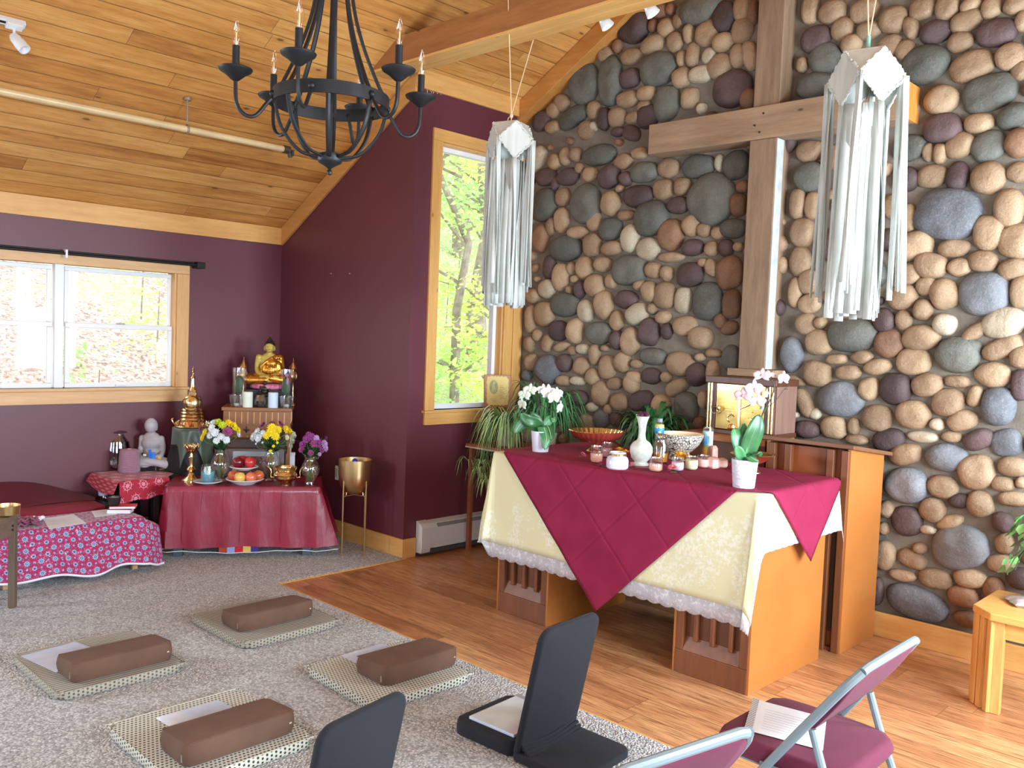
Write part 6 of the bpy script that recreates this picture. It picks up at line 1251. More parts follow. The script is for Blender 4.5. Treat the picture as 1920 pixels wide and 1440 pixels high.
# ------------------------------------------------------------------ green satin pedestal with the golden stupa
pc = L(.03, .60, 0); t = thing('draped_pedestal', 'round pedestal draped in dark green satin', 'pedestal', (pc[0], pc[1], .0105), SA)
m_green = Mt('green_satin'); _o = m_green.obj(); m_green.P(col=srgb(74, 92, 78), rough=.35, sheen=.4); m_green = m_green.m
MB().lathe([(.0, 0), (.125, 0), (.125, .82), (.0, .82)], 32).build('post', plain('pedestal_dark', (.03, .03, .035), .6), t)
def gs(u, v):
    a = 2*PI*u; r = .135*min(1, v*2.2) if v < .4545 else .137+.03*(v-.4545)*(1+.8*math.cos(a*7)); z = .826 if v < .4545 else .826-(v-.4545)*(.50+.30*math.cos(a*3+1)); return Vector((r*math.cos(a), r*math.sin(a), z))
MB().grid(gs, 84, 22).build('green_drape', m_green, t, smooth=180, solid=.002)
t = thing('golden_stupa', 'golden stupa model with a black beaded heart necklace on the green pedestal', 'stupa', (pc[0], pc[1], .8405), SA)
MB().lathe([(.0, 0), (.12, 0), (.128, .008), (.124, .012), (.0, .012)], 36).build('tray', m_gold, t)
MB().lathe([(.10, .012), (.092, .03), (.086, .045), (.090, .058), (.083, .070), (.087, .082), (.079, .094), (.083, .106), (.075, .118), (.078, .128), (.070, .14), (.0, .142)], 36).build('ring_base', m_gold, t)
MB().lathe([(.060, .14), (.066, .165), (.064, .20), (.052, .228), (.03, .24), (.0, .24)], 32).build('dome', m_gold, t)
MB().box(-.026, .026, -.026, .026, .238, .262).box(-.02, .02, -.02, .02, .262, .275).build('harmika', m_gold, t, smooth=0, bevel=.003)
MB().lathe([(.022, .275), (.018, .29), (.016, .295), (.015, .30), (.0115, .36), (.017, .364), (.012, .372), (.005, .385), (.004, .40), (.010, .408), (.005, .42), (.008, .428), (.003, .44), (.0, .455)], 20).build('spire', m_gold, t)
nk = MB(); pts = bez([(-.058, -.045, .205), (-.072, -.055, .175), (-.045, -.085, .145), (0, -.10, .128), (.045, -.085, .145), (.072, -.055, .175), (.058, -.045, .205), (0, -.05, .238)], 7); nk.tube(pts[:-1], .0035, 6, True); nk.build('bead_necklace', m_black, t)
b = petals(MB(), 5, .0, .015, .04, .022, 1.1); b.v = [v*.9+Vector((0, -.105, .0)) for v in b.v]; b.build('orange_flower', plain('orange_petal', srgb(220, 100, 40)[:3], .6), t, smooth=180, solid=.001)
fb = MB(); R = random.Random(9)
for k in range(9):
    a = 2*PI*k/9; c = Vector((.104*math.cos(a), .104*math.sin(a), .022)); fb.tube(bez([c+Vector((0, 0, -.006)), c+Vector((.012*math.cos(a), .012*math.sin(a), .012)), c+Vector((.006, .004, .022))], 4), [.009, .008, .008, .007, .006, .006, .005, .004, .003], 8)
fb.tube(bez([(-.115, -.01, .015), (-.135, -.01, .035), (-.142, -.01, .055), (-.13, -.01, .06)], 5), .006, 8)
fb.build('gilt_offerings', m_goldr, t)

# ------------------------------------------------------------------ red side table with wheels printed on the cloth
m_dark = plain('espresso_wood', srgb(40, 24, 22)[:3], .5)
t = thing('side_table', 'dark side table under the red wheel-print cloth in the corner', 'table', (-6.235, 2.62, .0105))
poly = [(-6.46, 2.42), (-5.99, 2.42), (-5.99, 2.735), (-6.14, 2.85), (-6.46, 2.87)]; lp = [(x+6.235, y-2.62) for x, y in poly]
MB().prism(lp, .485, .507).build('table_top', m_dark, t, smooth=0, bevel=.003)
for x, y in ((-.20, .20), (.19, -.185), (.19, .05)): MB().box(x, x+.04, y, y+.04, 0, .485).build('leg', m_dark, t, smooth=0, bevel=.003)
def wheel_mat():
    m = Mt('red_wheel_print'); uv = m.sep(m.uv()); u = m.ma('MULTIPLY', uv[0], 4.2); v0 = m.ma('MULTIPLY', uv[1], 5.6); row = m.ma('FLOOR', v0); u = m.ma('MULTIPLY_ADD', m.ma('MODULO', row, 2.0), .5, u)
    a = m.ma('SUBTRACT', m.ma('FRACT', u), .5); b = m.ma('MULTIPLY', m.ma('SUBTRACT', m.ma('FRACT', v0), .5), .9); r = m.ma('SQRT', m.ma('ADD', m.ma('MULTIPLY', a, a), m.ma('MULTIPLY', b, b))); th = m.ma('ARCTAN2', b, a)
    ring = m.ma('SUBTRACT', 1, m.smooth(m.ma('ABSOLUTE', m.ma('SUBTRACT', r, .24)), .012, .03)); r2 = m.ma('SUBTRACT', 1, m.smooth(m.ma('ABSOLUTE', m.ma('SUBTRACT', r, .09)), .012, .03))
    sp = m.ma('MULTIPLY', m.ma('SUBTRACT', 1, m.smooth(m.ma('MULTIPLY', m.ma('ABSOLUTE', m.ma('SINE', m.ma('MULTIPLY', th, 4.0))), r), .03, .06)), m.ma('LESS_THAN', r, .38))
    f = m.ma('MAXIMUM', m.ma('MAXIMUM', ring, r2), sp); m.P(col=m.mix(f, srgb(168, 24, 52), srgb(224, 150, 166)), rough=.75, sheen=.15); return m.m
t2 = thing('wheel_print_cloth', 'red cloth printed with pale wheels over the dark side table', 'tablecloth', (-6.235, 2.62, .5185))
def wc(u, v):
    x = -.225; fy = -.20+u*.455; s = v*.62
    zc = .001; dr = .470
    if s <= dr: p = Vector((x+s, fy, zc))
    else: d = s-dr; p = Vector((x+dr+.012*min(1, d/.01)+.05*d, fy, zc-d*(1.0-.32*u)-.006*math.sin(u*19)))
    if p.x > .10: p.y = min(p.y, .255-(p.x-.10)*.85+.0) if s <= dr else min(p.y, .145)
    return p
b = MB().grid(wc, 50, 50); b.grid(lambda u, v: Vector((-.225+u*.482, -.20-.008*min(1, v*8)-.10*v*.3, -.0-v*(.055+.045*math.sin(u*2.6)))), 30, 8)
b.build('cloth', wheel_mat(), t2, smooth=60, solid=.0018)
ZT = .521
def on_side(px, py, z=ZT): p = onz(px, py, z); return (float(p[0]), float(p[1]), z)
t = thing('drink_dispenser', 'lidded clear glass dispenser jar on the red side table', 'jar', on_side(219, 877), 0)
m_glassj = glassy('smoky_clear_glass', col=(.66, .65, .70), alpha=.7)
MB().lathe([(.0, 0), (.08, 0), (.092, .01), (.094, .15), (.088, .175), (.086, .20), (.084, .20), (.085, .172), (.09, .145), (.088, .014), (.0, .012)], 32).build('jar_body', m_glassj, t)
MB().lathe([(.086, .15), (.078, .205), (.064, .235), (.060, .255), (.057, .255), (.060, .232), (.074, .20), (.082, .15)], 32, cap=False).build('jar_shoulder', m_glassj, t)
MB().lathe([(.0, .262), (.070, .262), (.076, .27), (.05, .285), (.02, .292), (.014, .30), (.026, .318), (.022, .335), (.0, .34)], 28).build('lid', m_glassj, t)
b = MB()
for k in range(7): b.tube([(.0945*math.cos(-.7+k*.05+.1*math.sin(q)), .0945*math.sin(-.7+k*.05+.1*math.sin(q*2)), .05+.013*q) for q in range(8)], .0015, 4)
b.build('embossing', glassy('raised_glass', alpha=.25), t)
myarn = Mt('mauve_yarn'); _o = myarn.obj(); _w = myarn.n('TexWave', 1, {'Vector': _o, 'Scale': 62.0, 'Distortion': 5.0, 'Detail': 2.0, 'Detail Scale': 3.0}, wave_type='BANDS', bands_direction='Z'); myarn.P(col=myarn.mix(_w, srgb(150, 94, 118), srgb(206, 156, 180)), rough=.95, sheen=.3); myarn.bump(_w, .8, .006)
t = thing('yarn_cone', 'cone of mauve pink yarn on the red side table', 'yarn', on_side(242, 885)); MB().lathe([(.0, 0), (.066, 0), (.074, .006), (.075, .03), (.066, .155), (.062, .163), (.03, .165), (.0, .164)], 32).build('wound_yarn', myarn.m, t); MB().lathe([(.012, .160), (.018, .170), (.014, .170), (.010, .162)], 16).build('core_tube', plain('card_tube', srgb(196, 150, 170)[:3], .8), t)
p = on_side(271, 883); bottle('water bottle between the mauve yarn cone and the glass of flags', p[0], p[1], p[2], .125, 1.0)
t = thing('drinking_glass', 'glass tumbler holding small coloured flags on the red side table', 'glass', on_side(292, 882)); MB().lathe([(.0, 0), (.030, 0), (.038, .14), (.0365, .14), (.029, .008), (.0, .008)], 24).build('tumbler', m_glassc, t)
t = thing('paper_flag_bundle', 'bundle of blue, red, orange and violet paper flags in the glass tumbler', 'flags', on_side(292, 882, ZT+.009))
for k, (c, dx, z0, z1) in enumerate(((srgb(40, 110, 220), -.024, .085, .155), (srgb(60, 130, 230), -.008, .07, .135), (srgb(196, 50, 50), -.018, .04, .085), (srgb(230, 120, 50), .014, .055, .09), (srgb(120, 90, 200), .016, .03, .058), (srgb(210, 190, 60), .010, .085, .10))): MB().box(dx-.011, dx+.011, -.004+.003*k-.006, -.002+.003*k-.006, z0, z1, T(rz=.9, ry=-.12+.05*k)).build('flag', plain('paper_flag_%d' % k, c[:3], .7), t, smooth=0)
MB().tube([(0, 0, 0), (-.006, .004, .13)], .0015, 5).build('stick', m_light, t)
t = thing('white_statue', 'white alabaster seated statue behind the red side table', 'statue', (-6.37, 2.805, ZT), SA-.25)
statue(t, .375, plain('alabaster', srgb(176, 172, 178)[:3], .45, var=.03, sss=.1), None, None, 1.2, .86); MB().box(-.09, .09, -.06, .06, -.004, .03).build('plinth', m_black, t, smooth=0, bevel=.004)
for o in list(t.children):
    if o.name.startswith('figure'): o.location.z = .025
t = thing('wheel_plaque', 'black openwork wheel ornament in front of the white statue', 'ornament', on_side(303, 862), SA-.2)
b = MB().tube(arc((0, .075), .052, 0, 2*PI, 28, 'xz', 0)[:-1], .007, 8, True).tube(arc((0, .075), .016, 0, 2*PI, 16, 'xz', 0)[:-1], .006, 6, True)
for k in range(8): a = k*PI/4; b.tube([(.014*math.cos(a), 0, .075+.014*math.sin(a)), (.052*math.cos(a), 0, .075+.052*math.sin(a))], .0045, 6)
b.build('wheel', m_black, t); MB().tube(bez([(-.13, 0, .03), (-.10, 0, .07), (-.055, 0, .06), (0, 0, .02), (.055, 0, .06), (.10, 0, .07)], 6), .007, 6).box(-.12, .10, -.012, .012, 0, .022).build('openwork_base', m_black, t)
t = thing('oval_dish', 'white oval dish leaning beside the wheel ornament', 'dish', on_side(306, 871), SA, rx=.0); MB().lathe([(.0, .0), (.04, .002), (.058, .018), (.056, .021), (.04, .007), (.0, .005)], 28, T(0, 0, .028, rx=.9)).build('dish', m_plate, t); MB().box(-.02, .02, .0, .03, 0, .02).build('prop', m_black, t, smooth=0)
t = thing('folded_shawl', 'folded olive brown shawl between the side table and the shrine table', 'cloth', on_side(322, 883), SA)
m_olive = fabric('olive_shawl', srgb(110, 88, 58)[:3], .15)
b = MB()
for k in range(4): b.grid(lambda u, v, k=k: Vector((-.08+.15*u, -.04+.08*v+.008*k, .012+.016*k+.006*math.sin(u*7+k*2)+.004*math.sin(v*9))), 14, 6)
b.build('folds', m_olive, t, smooth=180, solid=.013)
t = thing('black_hood_cloth', 'black peaked cloth hanging in front of the green pedestal', 'cloth', L(-.045, .50, .522), SA)
MB().grid(lambda u, v: Vector(((-.10+.20*u)*(1-.82*v)-.035*v, -.05*(1-v)*math.sin(PI*u)-.012, .20*v+.01*math.sin(u*9)*(1-v))), 16, 10).build('cloth', fabric('black_felt', (.012, .01, .012), .1), t, smooth=180, solid=.004)

# curtain rod above the double window
t = thing('curtain_rod', 'black double curtain rod across the top of the double window', 'curtain rod', (XL+.05, 2.2, 2.052))
MB().tube([(.02, -1.2, 0), (.02, .985, 0)], .0095, 12).build('rod', m_black, t); MB().tube([(-.005, -1.2, .016), (-.005, .96, .016)], .0065, 10).build('rear_rod', m_black, t)
MB().box(-.05, .04, .965, 1.03, -.022, .026).build('end_bracket', m_black, t, smooth=0, bevel=.004); MB().box(-.03, .03, .02, .035, -.03, .028).build('centre_bracket', m_white, t, smooth=0, bevel=.002)
# ------------------------------------------------------------------ what stands on the altar (top of the maroon cloth)
ZA = .9405
def on_alt(px, py, z=ZA): p = onz(px, py, z); return (float(p[0]), float(p[1]), z)
FACE = math.radians(44)                                            # turned to face the room's entrance corner
m_pot = Mt('embossed_white_pot'); _o = m_pot.obj(); m_pot.P(col=srgb(214, 214, 224), rough=.45); _w = m_pot.n('TexWave', 1, {'Vector': _o, 'Scale': 16.0, 'Distortion': 7.0, 'Detail': 1.0, 'Detail Scale': 2.0}, wave_type='BANDS', bands_direction='DIAGONAL'); m_pot.bump(_w, .35, .006); m_pot = m_pot.m
m_oleaf = Mt('orchid_leaf'); _o = m_oleaf.obj(); m_oleaf.P(col=m_oleaf.ramp(m_oleaf.noise(_o, 12, 3), [(.3, srgb(52, 110, 66)), (.7, srgb(84, 146, 92))]), rough=.35); m_oleaf = m_oleaf.m
m_dleaf = Mt('deep_green_leaf'); _o = m_dleaf.obj(); m_dleaf.P(col=m_dleaf.ramp(m_dleaf.noise(_o, 12, 3), [(.3, srgb(34, 72, 40)), (.7, srgb(58, 112, 62))]), rough=.35); m_dleaf = m_dleaf.m
m_midrib = plain('pale_midrib', srgb(170, 200, 150)[:3], .5); m_stk = plain('dark_flower_stalk', srgb(58, 52, 40)[:3], .6)
def leaf(pts, w, mat, par, name='leaf', rib=True, fold=.18, tip=.5):
    """strap leaf along a spine; widest past the middle, slightly folded on the rib"""
    P = bez(pts, 6); n = len(P)-1; v = []
    for i, p in enumerate(P):
        f = i/n; t_ = (P[min(i+1, n)]-P[max(i-1, 0)]).normalized(); X_ = Vector((1, .15, 0)); sd = X_-t_*X_.dot(t_); sd = sd.normalized() if sd.length > .12 else Vector((0, 0, 1)); nn = sd.cross(t_)
        ww = w*math.sin(PI*(.08+.92*f**(.8))) ** tip if f < 1 else 0.0
        ww = w*(math.sin(PI*min(1, .10+.90*f)))**tip
        for q in (-1, -.5, 0, .5, 1): v.append(p+sd*ww*q+nn*abs(q)*ww*fold)
    b = MB().add(v, [(5*i+k, 5*i+k+1, 5*i+k+6, 5*i+k+5) for i in range(n) for k in range(4)]); o = b.build(name, mat, par, smooth=180, solid=.0022)
    if rib: MB().tube([p+Vector((0, 0, .0014)) for p in P[:-1]], .0016, 5).build('midrib', m_midrib, o)
    return o
def pot(t, r0, r1, h, mat):
    MB().lathe([(.0, 0), (r0*.96, 0), (r0, .004), (r1, h), (r1*.93, h), (r1*.91, h-.02), (.0, h-.022)], 36).build('pot', mat, t, smooth=50); MB().cyl(r1*.90, h-.03, h-.018, 20).build('bark_mix', plain('orchid_bark', srgb(74, 52, 38)[:3], .95, bump=.6), t)
def orchid_bloom(t, c, d, s, mat, lip):
    """phalaenopsis flower: three sepals, two broad petals, a lip"""
    M = Matrix.Translation(c) @ Vector(d).to_track_quat('Z', 'Y').to_matrix().to_4x4(); b = MB()
    for a, l, w in ((90, 1, .55), (210, .95, .5), (330, .95, .5), (12, 1.05, 1.0), (168, 1.05, 1.0)):
        q = M @ Matrix.Rotation(math.radians(a), 4, 'Z')
        b.grid(lambda u, v: q@Vector((s*l*v, s*w*(u-.5)*math.sin(PI*(.1+.87*v))**.7, .16*s*math.sin(v*2.6)-.10*s*(2*u-1)**2)), 6, 6)
    o = b.build('blossom', mat, t, smooth=180, solid=.001); MB().ball((0, 0, .12*s), (.15*s, .2*s, .16*s), 8, 6, M).build('lip', lip, o); return o
# pink orchid at the front edge
x, y, z = on_alt(1394, 914); t = thing('pink_orchid', 'orchid with pale pink blossoms in an embossed white pot at the front of the altar', 'plant', (x, y, z), FACE); pot(t, .050, .061, .133, m_pot)
leaf([(.005, 0, .12), (.012, -.012, .20), (.035, -.02, .28), (.052, -.012, .345)], .046, m_dleaf, t); leaf([(-.01, -.005, .12), (-.028, -.012, .185), (-.048, -.012, .24), (-.060, .0, .275)], .034, m_oleaf, t); leaf([(-.015, -.02, .12), (-.03, -.04, .15), (-.048, -.055, .18), (-.060, -.06, .20)], .024, m_oleaf, t); leaf([(0, -.01, .125), (.01, -.04, .150), (.025, -.065, .140), (.045, -.075, .135)], .024, m_oleaf, t); leaf([(0, 0, .125), (.03, -.01, .155), (.05, -.02, .16), (.075, -.02, .165)], .024, m_dleaf, t); leaf([(-.004, .012, .12), (-.016, .012, .20), (-.018, .012, .255), (-.008, .01, .30)], .030, m_oleaf, t)
sp = [(.01, .01, .12), (.05, .01, .28), (.085, .01, .37), (.112, .0, .44), (.115, .0, .49), (.085, .0, .52), (.045, 0, .50)]; MB().tube(bez(sp, 6), .0032, 6).tube([(.02, .012, .12), (.06, .012, .30), (.10, .012, .43)], .0028, 6).build('stalk', m_stk, t)
MB().tube(bez([(.088, .01, .375), (.13, .0, .415), (.165, .0, .465), (.19, .0, .485)], 5), .002, 5).tube([(.165, 0, .465), (.182, 0, .468)], .002, 5).build('side_stalk', m_stk, t); MB().cyl(.008, .335, .358, 10, T(.0, .008, .04, ry=.2)).build('clip', plain('grey_clip', srgb(110, 130, 130)[:3], .5), t)
m_pk = plain('blush_petal', srgb(226, 188, 190)[:3], .6, var=.05, sss=.1); m_pkw = plain('pale_blush_petal', srgb(240, 222, 226)[:3], .6, var=.03, sss=.1); m_lip = plain('rose_lip', srgb(206, 150, 150)[:3], .5)
for c, d, s, m in (((.02, -.02, .46), (.3, -.9, .1), .050, m_pk), ((-.03, -.02, .43), (-.5, -.8, 0), .042, m_pk), ((.035, -.03, .405), (.1, -.9, -.3), .040, m_pk), ((.055, -.01, .525), (-.3, -.8, .4), .040, m_pk), ((.155, -.01, .515), (.5, -.8, .0), .038, m_pkw), ((.075, -.02, .44), (.8, -.5, -.1), .028, m_pkw), ((.095, 0, .53), (.2, -.6, .7), .032, m_pk)): orchid_bloom(t, c, d, s, m, m_lip)
# white orchid further along
x, y, z = on_alt(1013, 847); t = thing('white_orchid', 'orchid with white blossoms in a plain white pot near the window end of the altar', 'plant', (x, y, z), FACE); pot(t, .046, .058, .122, plain('plain_white_pot', srgb(214, 214, 226)[:3], .4, var=.01))
leaf([(0, 0, .115), (.01, -.03, .15), (.03, -.07, .09), (.022, -.085, .022)], .036, m_oleaf, t); leaf([(0, 0, .12), (.03, -.02, .155), (.05, -.05, .12), (.058, -.07, .075)], .030, m_dleaf, t); leaf([(0, 0, .12), (-.05, -.01, .185), (-.11, -.02, .17), (-.155, -.03, .105)], .046, m_dleaf, t); leaf([(0, 0, .12), (-.03, -.02, .17), (-.09, -.03, .19), (-.12, -.04, .225)], .036, m_dleaf, t); leaf([(0, .01, .12), (.05, .02, .19), (.09, .02, .18)], .026, m_oleaf, t)
MB().tube(bez([(-.005, 0, .12), (-.012, 0, .24), (-.03, 0, .34), (-.035, 0, .365)], 6), .003, 6).tube(bez([(-.035, 0, .36), (-.075, 0, .35), (-.105, 0, .30), (-.112, 0, .22)], 6), .003, 6).tube(bez([(-.012, .0, .28), (.03, 0, .25), (.075, 0, .24), (.085, 0, .18)], 6), .003, 6).tube([(-.012, .005, .12), (-.036, .005, .40)], .0025, 6).build('stalk', m_stk, t)
m_ow = plain('orchid_white', srgb(238, 242, 244)[:3], .6, var=.02, sss=.12); m_ows = plain('orchid_cream', srgb(214, 222, 204)[:3], .6, var=.03, sss=.1); m_yl = plain('cream_lip', srgb(220, 214, 170)[:3], .5)
for c, d, s, m in (((.035, -.02, .345), (.4, -.85, .2), .052, m_ow), ((.065, -.03, .32), (.7, -.7, 0), .054, m_ow), ((.005, -.01, .36), (.1, -.8, .5), .042, m_ow), ((.10, -.02, .26), (.9, -.4, -.1), .046, m_ows), ((-.075, -.01, .355), (-.4, -.8, .3), .044, m_ows), ((-.105, -.01, .325), (-.6, -.75, 0), .044, m_ows), ((-.115, 0, .27), (-.8, -.5, -.1), .044, m_ows), ((.085, -.02, .345), (.5, -.8, .3), .038, m_ow)): orchid_bloom(t, c, d, s, m, m_yl)
# vase, doily, jars
x, y, z = on_alt(1201, 873); t = thing('lace_doily', 'round white crochet doily under the white vase', 'doily', (x, y+.02, z)); md_ = Mt('crochet'); _o = md_.obj(); _v = md_.n('TexVoronoi', 0, {'Vector': _o, 'Scale': 75.0}); md_.P(col=srgb(232, 230, 226), rough=.9, alpha=md_.ma('GREATER_THAN', _v, .34))
MB().lathe([(.0, .0008), (.10, .0008), (.115, .001)], 48, wob=lambda a, i: 1+(.05*math.cos(16*a) if i == 2 else 0)).build('lace', md_.m, t); MB().lathe([(.060, .0015), (.064, .003), (.068, .0015)], 40, cap=False).lathe([(.095, .0012), (.10, .003), (.105, .0012)], 48, cap=False).build('crochet_ring', m_paper, t)
t = thing('white_vase', 'tall white vase with round body and flared neck, purple crystals in its mouth', 'vase', (x, y, z+.0035)); m_vase = Mt('aged_white_glaze'); _o = m_vase.obj(); m_vase.P(col=m_vase.ramp(m_vase.noise(_o, 22, 4), [(.35, srgb(188, 194, 180)), (.65, srgb(220, 222, 214))]), rough=.5); _w = m_vase.n('TexWave', 1, {'Vector': _o, 'Scale': 30.0, 'Distortion': .6}, wave_type='BANDS', bands_direction='Z'); m_vase.bump(_w, .15, .003); m_vase = m_vase.m
MB().lathe([(.0, 0), (.042, 0), (.043, .008), (.032, .016), (.036, .022), (.052, .040), (.061, .070), (.059, .098), (.046, .120), (.026, .134), (.020, .145), (.018, .17), (.021, .21), (.029, .245), (.036, .262), (.034, .262), (.026, .244), (.0, .225)], 40).build('vase', m_vase, t, smooth=60)
b = MB(); R = random.Random(5)
for k in range(7): b.ball((R.uniform(-.018, .018), R.uniform(-.018, .018), .266+R.uniform(-.004, .012)), (.013, .012, .011), 6, 4)
b.build('purple_crystals', plain('amethyst', srgb(84, 40, 74)[:3], .15), t, smooth=0); MB().lathe([(.036, .262), (.040, .268), (.036, .272)], 30, cap=False).build('glass_ring', m_glassd, t)
def fluted_bowl(lab, px, py, R0, hgt, s=1):
    x, y, z = on_alt(px, py); t = thing('fluted_bowl', lab, 'bowl', (x, y, z), 0, 'gold and red fluted pedestal bowls on the altar'); fl = lambda a, i: 1+(.035*math.cos(30*a) if i in (3, 4, 5, 6, 7) else 0)
    MB().lathe([(.0, 0), (.055*s, 0), (.05*s, .006), (.022*s, .03), (.028*s, .045), (R0*.55, .062), (R0*.9, .095), (R0, hgt)], 120, wob=lambda a, i: 1+(.03*math.cos(30*a) if i > 4 else 0), cap=False).build('red_outside', plain('red_fluting', srgb(176, 70, 58)[:3], .35, .3), t, smooth=180)
    MB().lathe([(.0, .052), (.03*s, .054), (R0*.53, .068), (R0*.88, .099), (R0*1.0, hgt+.002)], 120, wob=lambda a, i: 1+(.03*math.cos(30*a) if i > 1 else 0), cap=False).build('gold_lining', m_gold, t, smooth=180); MB().lathe([(R0*.985, hgt), (R0*1.0, hgt+.004), (R0*1.015, hgt)], 120, wob=lambda a, i: 1+.03*math.cos(30*a), cap=False).build('gilt_rim', m_gold, t, smooth=180)
    MB().lathe([(.0, .001), (.058*s, .001), (.057*s, .005), (.024*s, .028), (.0, .03)], 30).build('foot', m_gold, t)
fluted_bowl('red and gold fluted bowl on a foot, near the white orchid', 1117, 846, .160, .122); fluted_bowl('red and gold fluted bowl half hidden by the pink orchid pot', 1410, 886, .112, .098, .9)
x, y, z = on_alt(1274, 862); t = thing('mosaic_bowl', 'black and white mosaic pedestal bowl with cream inside', 'bowl', (x, y, z)); mm = Mt('mosaic'); _o = mm.obj(); _v = mm.n('TexVoronoi', 0, {'Vector': _o, 'Scale': 58.0}, feature='DISTANCE_TO_EDGE'); mm.P(col=mm.mix(mm.smooth(_v, .05, .10), srgb(38, 32, 34), srgb(206, 196, 184)), rough=.35)
MB().lathe([(.0, 0), (.062, 0), (.06, .02), (.052, .042), (.07, .055), (.105, .09), (.128, .135), (.130, .15)], 40, cap=False).build('mosaic_body', mm.m, t, smooth=60); MB().lathe([(.0, .052), (.06, .06), (.10, .095), (.124, .137), (.127, .151), (.131, .151)], 40, cap=False).build('cream_inside', plain('cream_glaze', srgb(222, 206, 172)[:3], .35), t)
x, y, z = on_alt(1238, 868); t = thing('amber_jar', 'clear glass jar half full of amber liquid behind the white vase', 'jar', (x, y, z)); MB().lathe([(.0, 0), (.036, 0), (.041, .008), (.041, .10), (.034, .118), (.030, .125), (.034, .13), (.034, .145), (.031, .145), (.027, .125), (.038, .10), (.038, .01), (.0, .008)], 28).build('jar', m_glassd, t); MB().cyl(.0375, .009, .055, 24).build('amber_liquid', plain('amber', srgb(230, 150, 50)[:3], .15, sss=.2), t)
MB().lathe([(.0, .146), (.030, .146), (.034, .152), (.030, .160), (.0, .163)], 24).build('glass_stopper', m_glassd, t)
x, y, z = on_alt(1234, 856); t = thing('lotion_bottle', 'slim glass bottle with a bright blue label behind the amber jar', 'bottle', (x, y, z)); MB().lathe([(.0, 0), (.026, 0), (.028, .01), (.028, .175), (.024, .19), (.020, .205), (.0, .206)], 24).build('bottle', m_glassd, t); MB().lathe([(.0275, .135), (.0288, .137), (.0288, .165), (.0275, .167)], 24, cap=False).build('blue_label', plain('cyan_label', srgb(30, 140, 190)[:3], .5), t); MB().lathe([(.0275, .168), (.0288, .169), (.026, .186), (.022, .19)], 24, cap=False).build('yellow_band', plain('straw_band', srgb(190, 180, 110)[:3], .5), t); MB().cyl(.017, .2, .222, 18).build('cap', m_grey, t)
x, y, z = on_alt(1325, 860); t = thing('saint_candle', 'tall glass candle wrapped in a blue and gold picture label', 'candle', (x, y, z), FACE); MB().lathe([(.0, 0), (.029, 0), (.030, .006), (.030, .172), (.027, .18), (.027, .186), (.024, .186), (.024, .175), (.0, .172)], 28).build('glass', m_glassd, t); MB().cyl(.0262, .008, .14, 24).build('wax', m_wax, t)
ml = Mt('picture_label'); _o = ml.sep(ml.obj()); _z = ml.ramp(ml.ma('DIVIDE', _o[2], .17), [(.12, srgb(196, 140, 70)), (.35, srgb(190, 150, 60)), (.45, srgb(120, 130, 70)), (.55, srgb(70, 140, 190)), (.85, srgb(160, 190, 190))]); ml.P(col=ml.mix(ml.smooth(_o[0], -.004, .012), _z, ml.ramp(ml.ma('DIVIDE', _o[2], .17), [(.2, srgb(212, 222, 190)), (.6, srgb(196, 224, 230)), (.9, srgb(206, 222, 220))])), rough=.4); MB().lathe([(.0301, .012), (.0306, .014), (.0306, .158), (.0301, .16)], 28, cap=False).build('label', ml.m, t)
b = MB()
for k in range(4): b.box(.004, .019, -.0312, -.0300, .118-.016*k, .120-.016*k)
b.build('printed_lines', m_print, t, smooth=0)['kind'] = 'stuff'
MB().box(-.011, .003, -.0312, -.0298, .095, .135).build('blue_patch', plain('label_blue', srgb(50, 130, 200)[:3], .5), t, smooth=0)
x, y, z = on_alt(1157, 879); t = thing('lavender_jar', 'squat lilac-white wax jar with a gold band, front of the altar', 'jar', (x, y, z), FACE); m_lil = plain('lilac_glass', srgb(206, 202, 220)[:3], .2, var=.02, coat=.5); MB().lathe([(.0, 0), (.050, 0), (.057, .008), (.058, .045), (.052, .060), (.042, .068), (.043, .088), (.039, .088), (.037, .07), (.0, .066)], 32).build('jar', m_lil, t); MB().lathe([(.043, .069), (.0445, .071), (.0445, .079), (.043, .081)], 30, cap=False).build('gold_band', m_gold, t)
def votive(lab, px, py, r, h, c, fill, cat='candle'):
    x, y, z = on_alt(px, py); t = thing('votive_candle', lab, cat, (x, y, z), 0, 'small glass votive candles on the altar'); MB().lathe([(.0, 0), (r*.75, 0), (r*.98, h*.18), (r, h*.5), (r*.86, h*.82), (r*.92, h), (r*.87, h), (r*.81, h*.82), (r*.94, h*.5), (r*.92, h*.2), (r*.7, .006), (.0, .006)], 26).build('glass', m_glassc, t); MB().lathe([(.0, .006), (r*.72, .007), (r*.92, h*.2), (r*.94, h*.5), (r*.90, h*fill), (.0, h*fill)], 24).build('wax', plain('votive_wax', c[:3], .5, var=.02, sss=.2), t); MB().cyl(.001, h*fill, h*fill+.008, 5).build('wick', m_black, t)
PCH, PNK, CRM, WHT = srgb(232, 172, 146), srgb(226, 178, 168), srgb(228, 222, 170), srgb(232, 214, 222)
votive('peach votive nearest the fluted bowl, taller glass', 1118, 868, .035, .092, PCH, .55); votive('dusky pink votive half hidden behind the peach one near the fluted bowl', 1137, 858, .034, .085, srgb(196, 150, 150), .6)
votive('peach votive in front of the white vase', 1229, 885, .036, .074, PCH, .55); votive('pinkish white votive beside the big pink blossom', 1270, 884, .034, .070, WHT, .7); votive('cream votive between the pinkish white and the pink votives', 1296, 882, .035, .074, CRM, .75); votive('pink votive beside the salt lamp blocks', 1318, 878, .034, .070, PNK, .7)
m_salt = plain('rose_salt', srgb(212, 164, 150)[:3], .35, var=.08, scale=14, sss=.3, bump=.4)
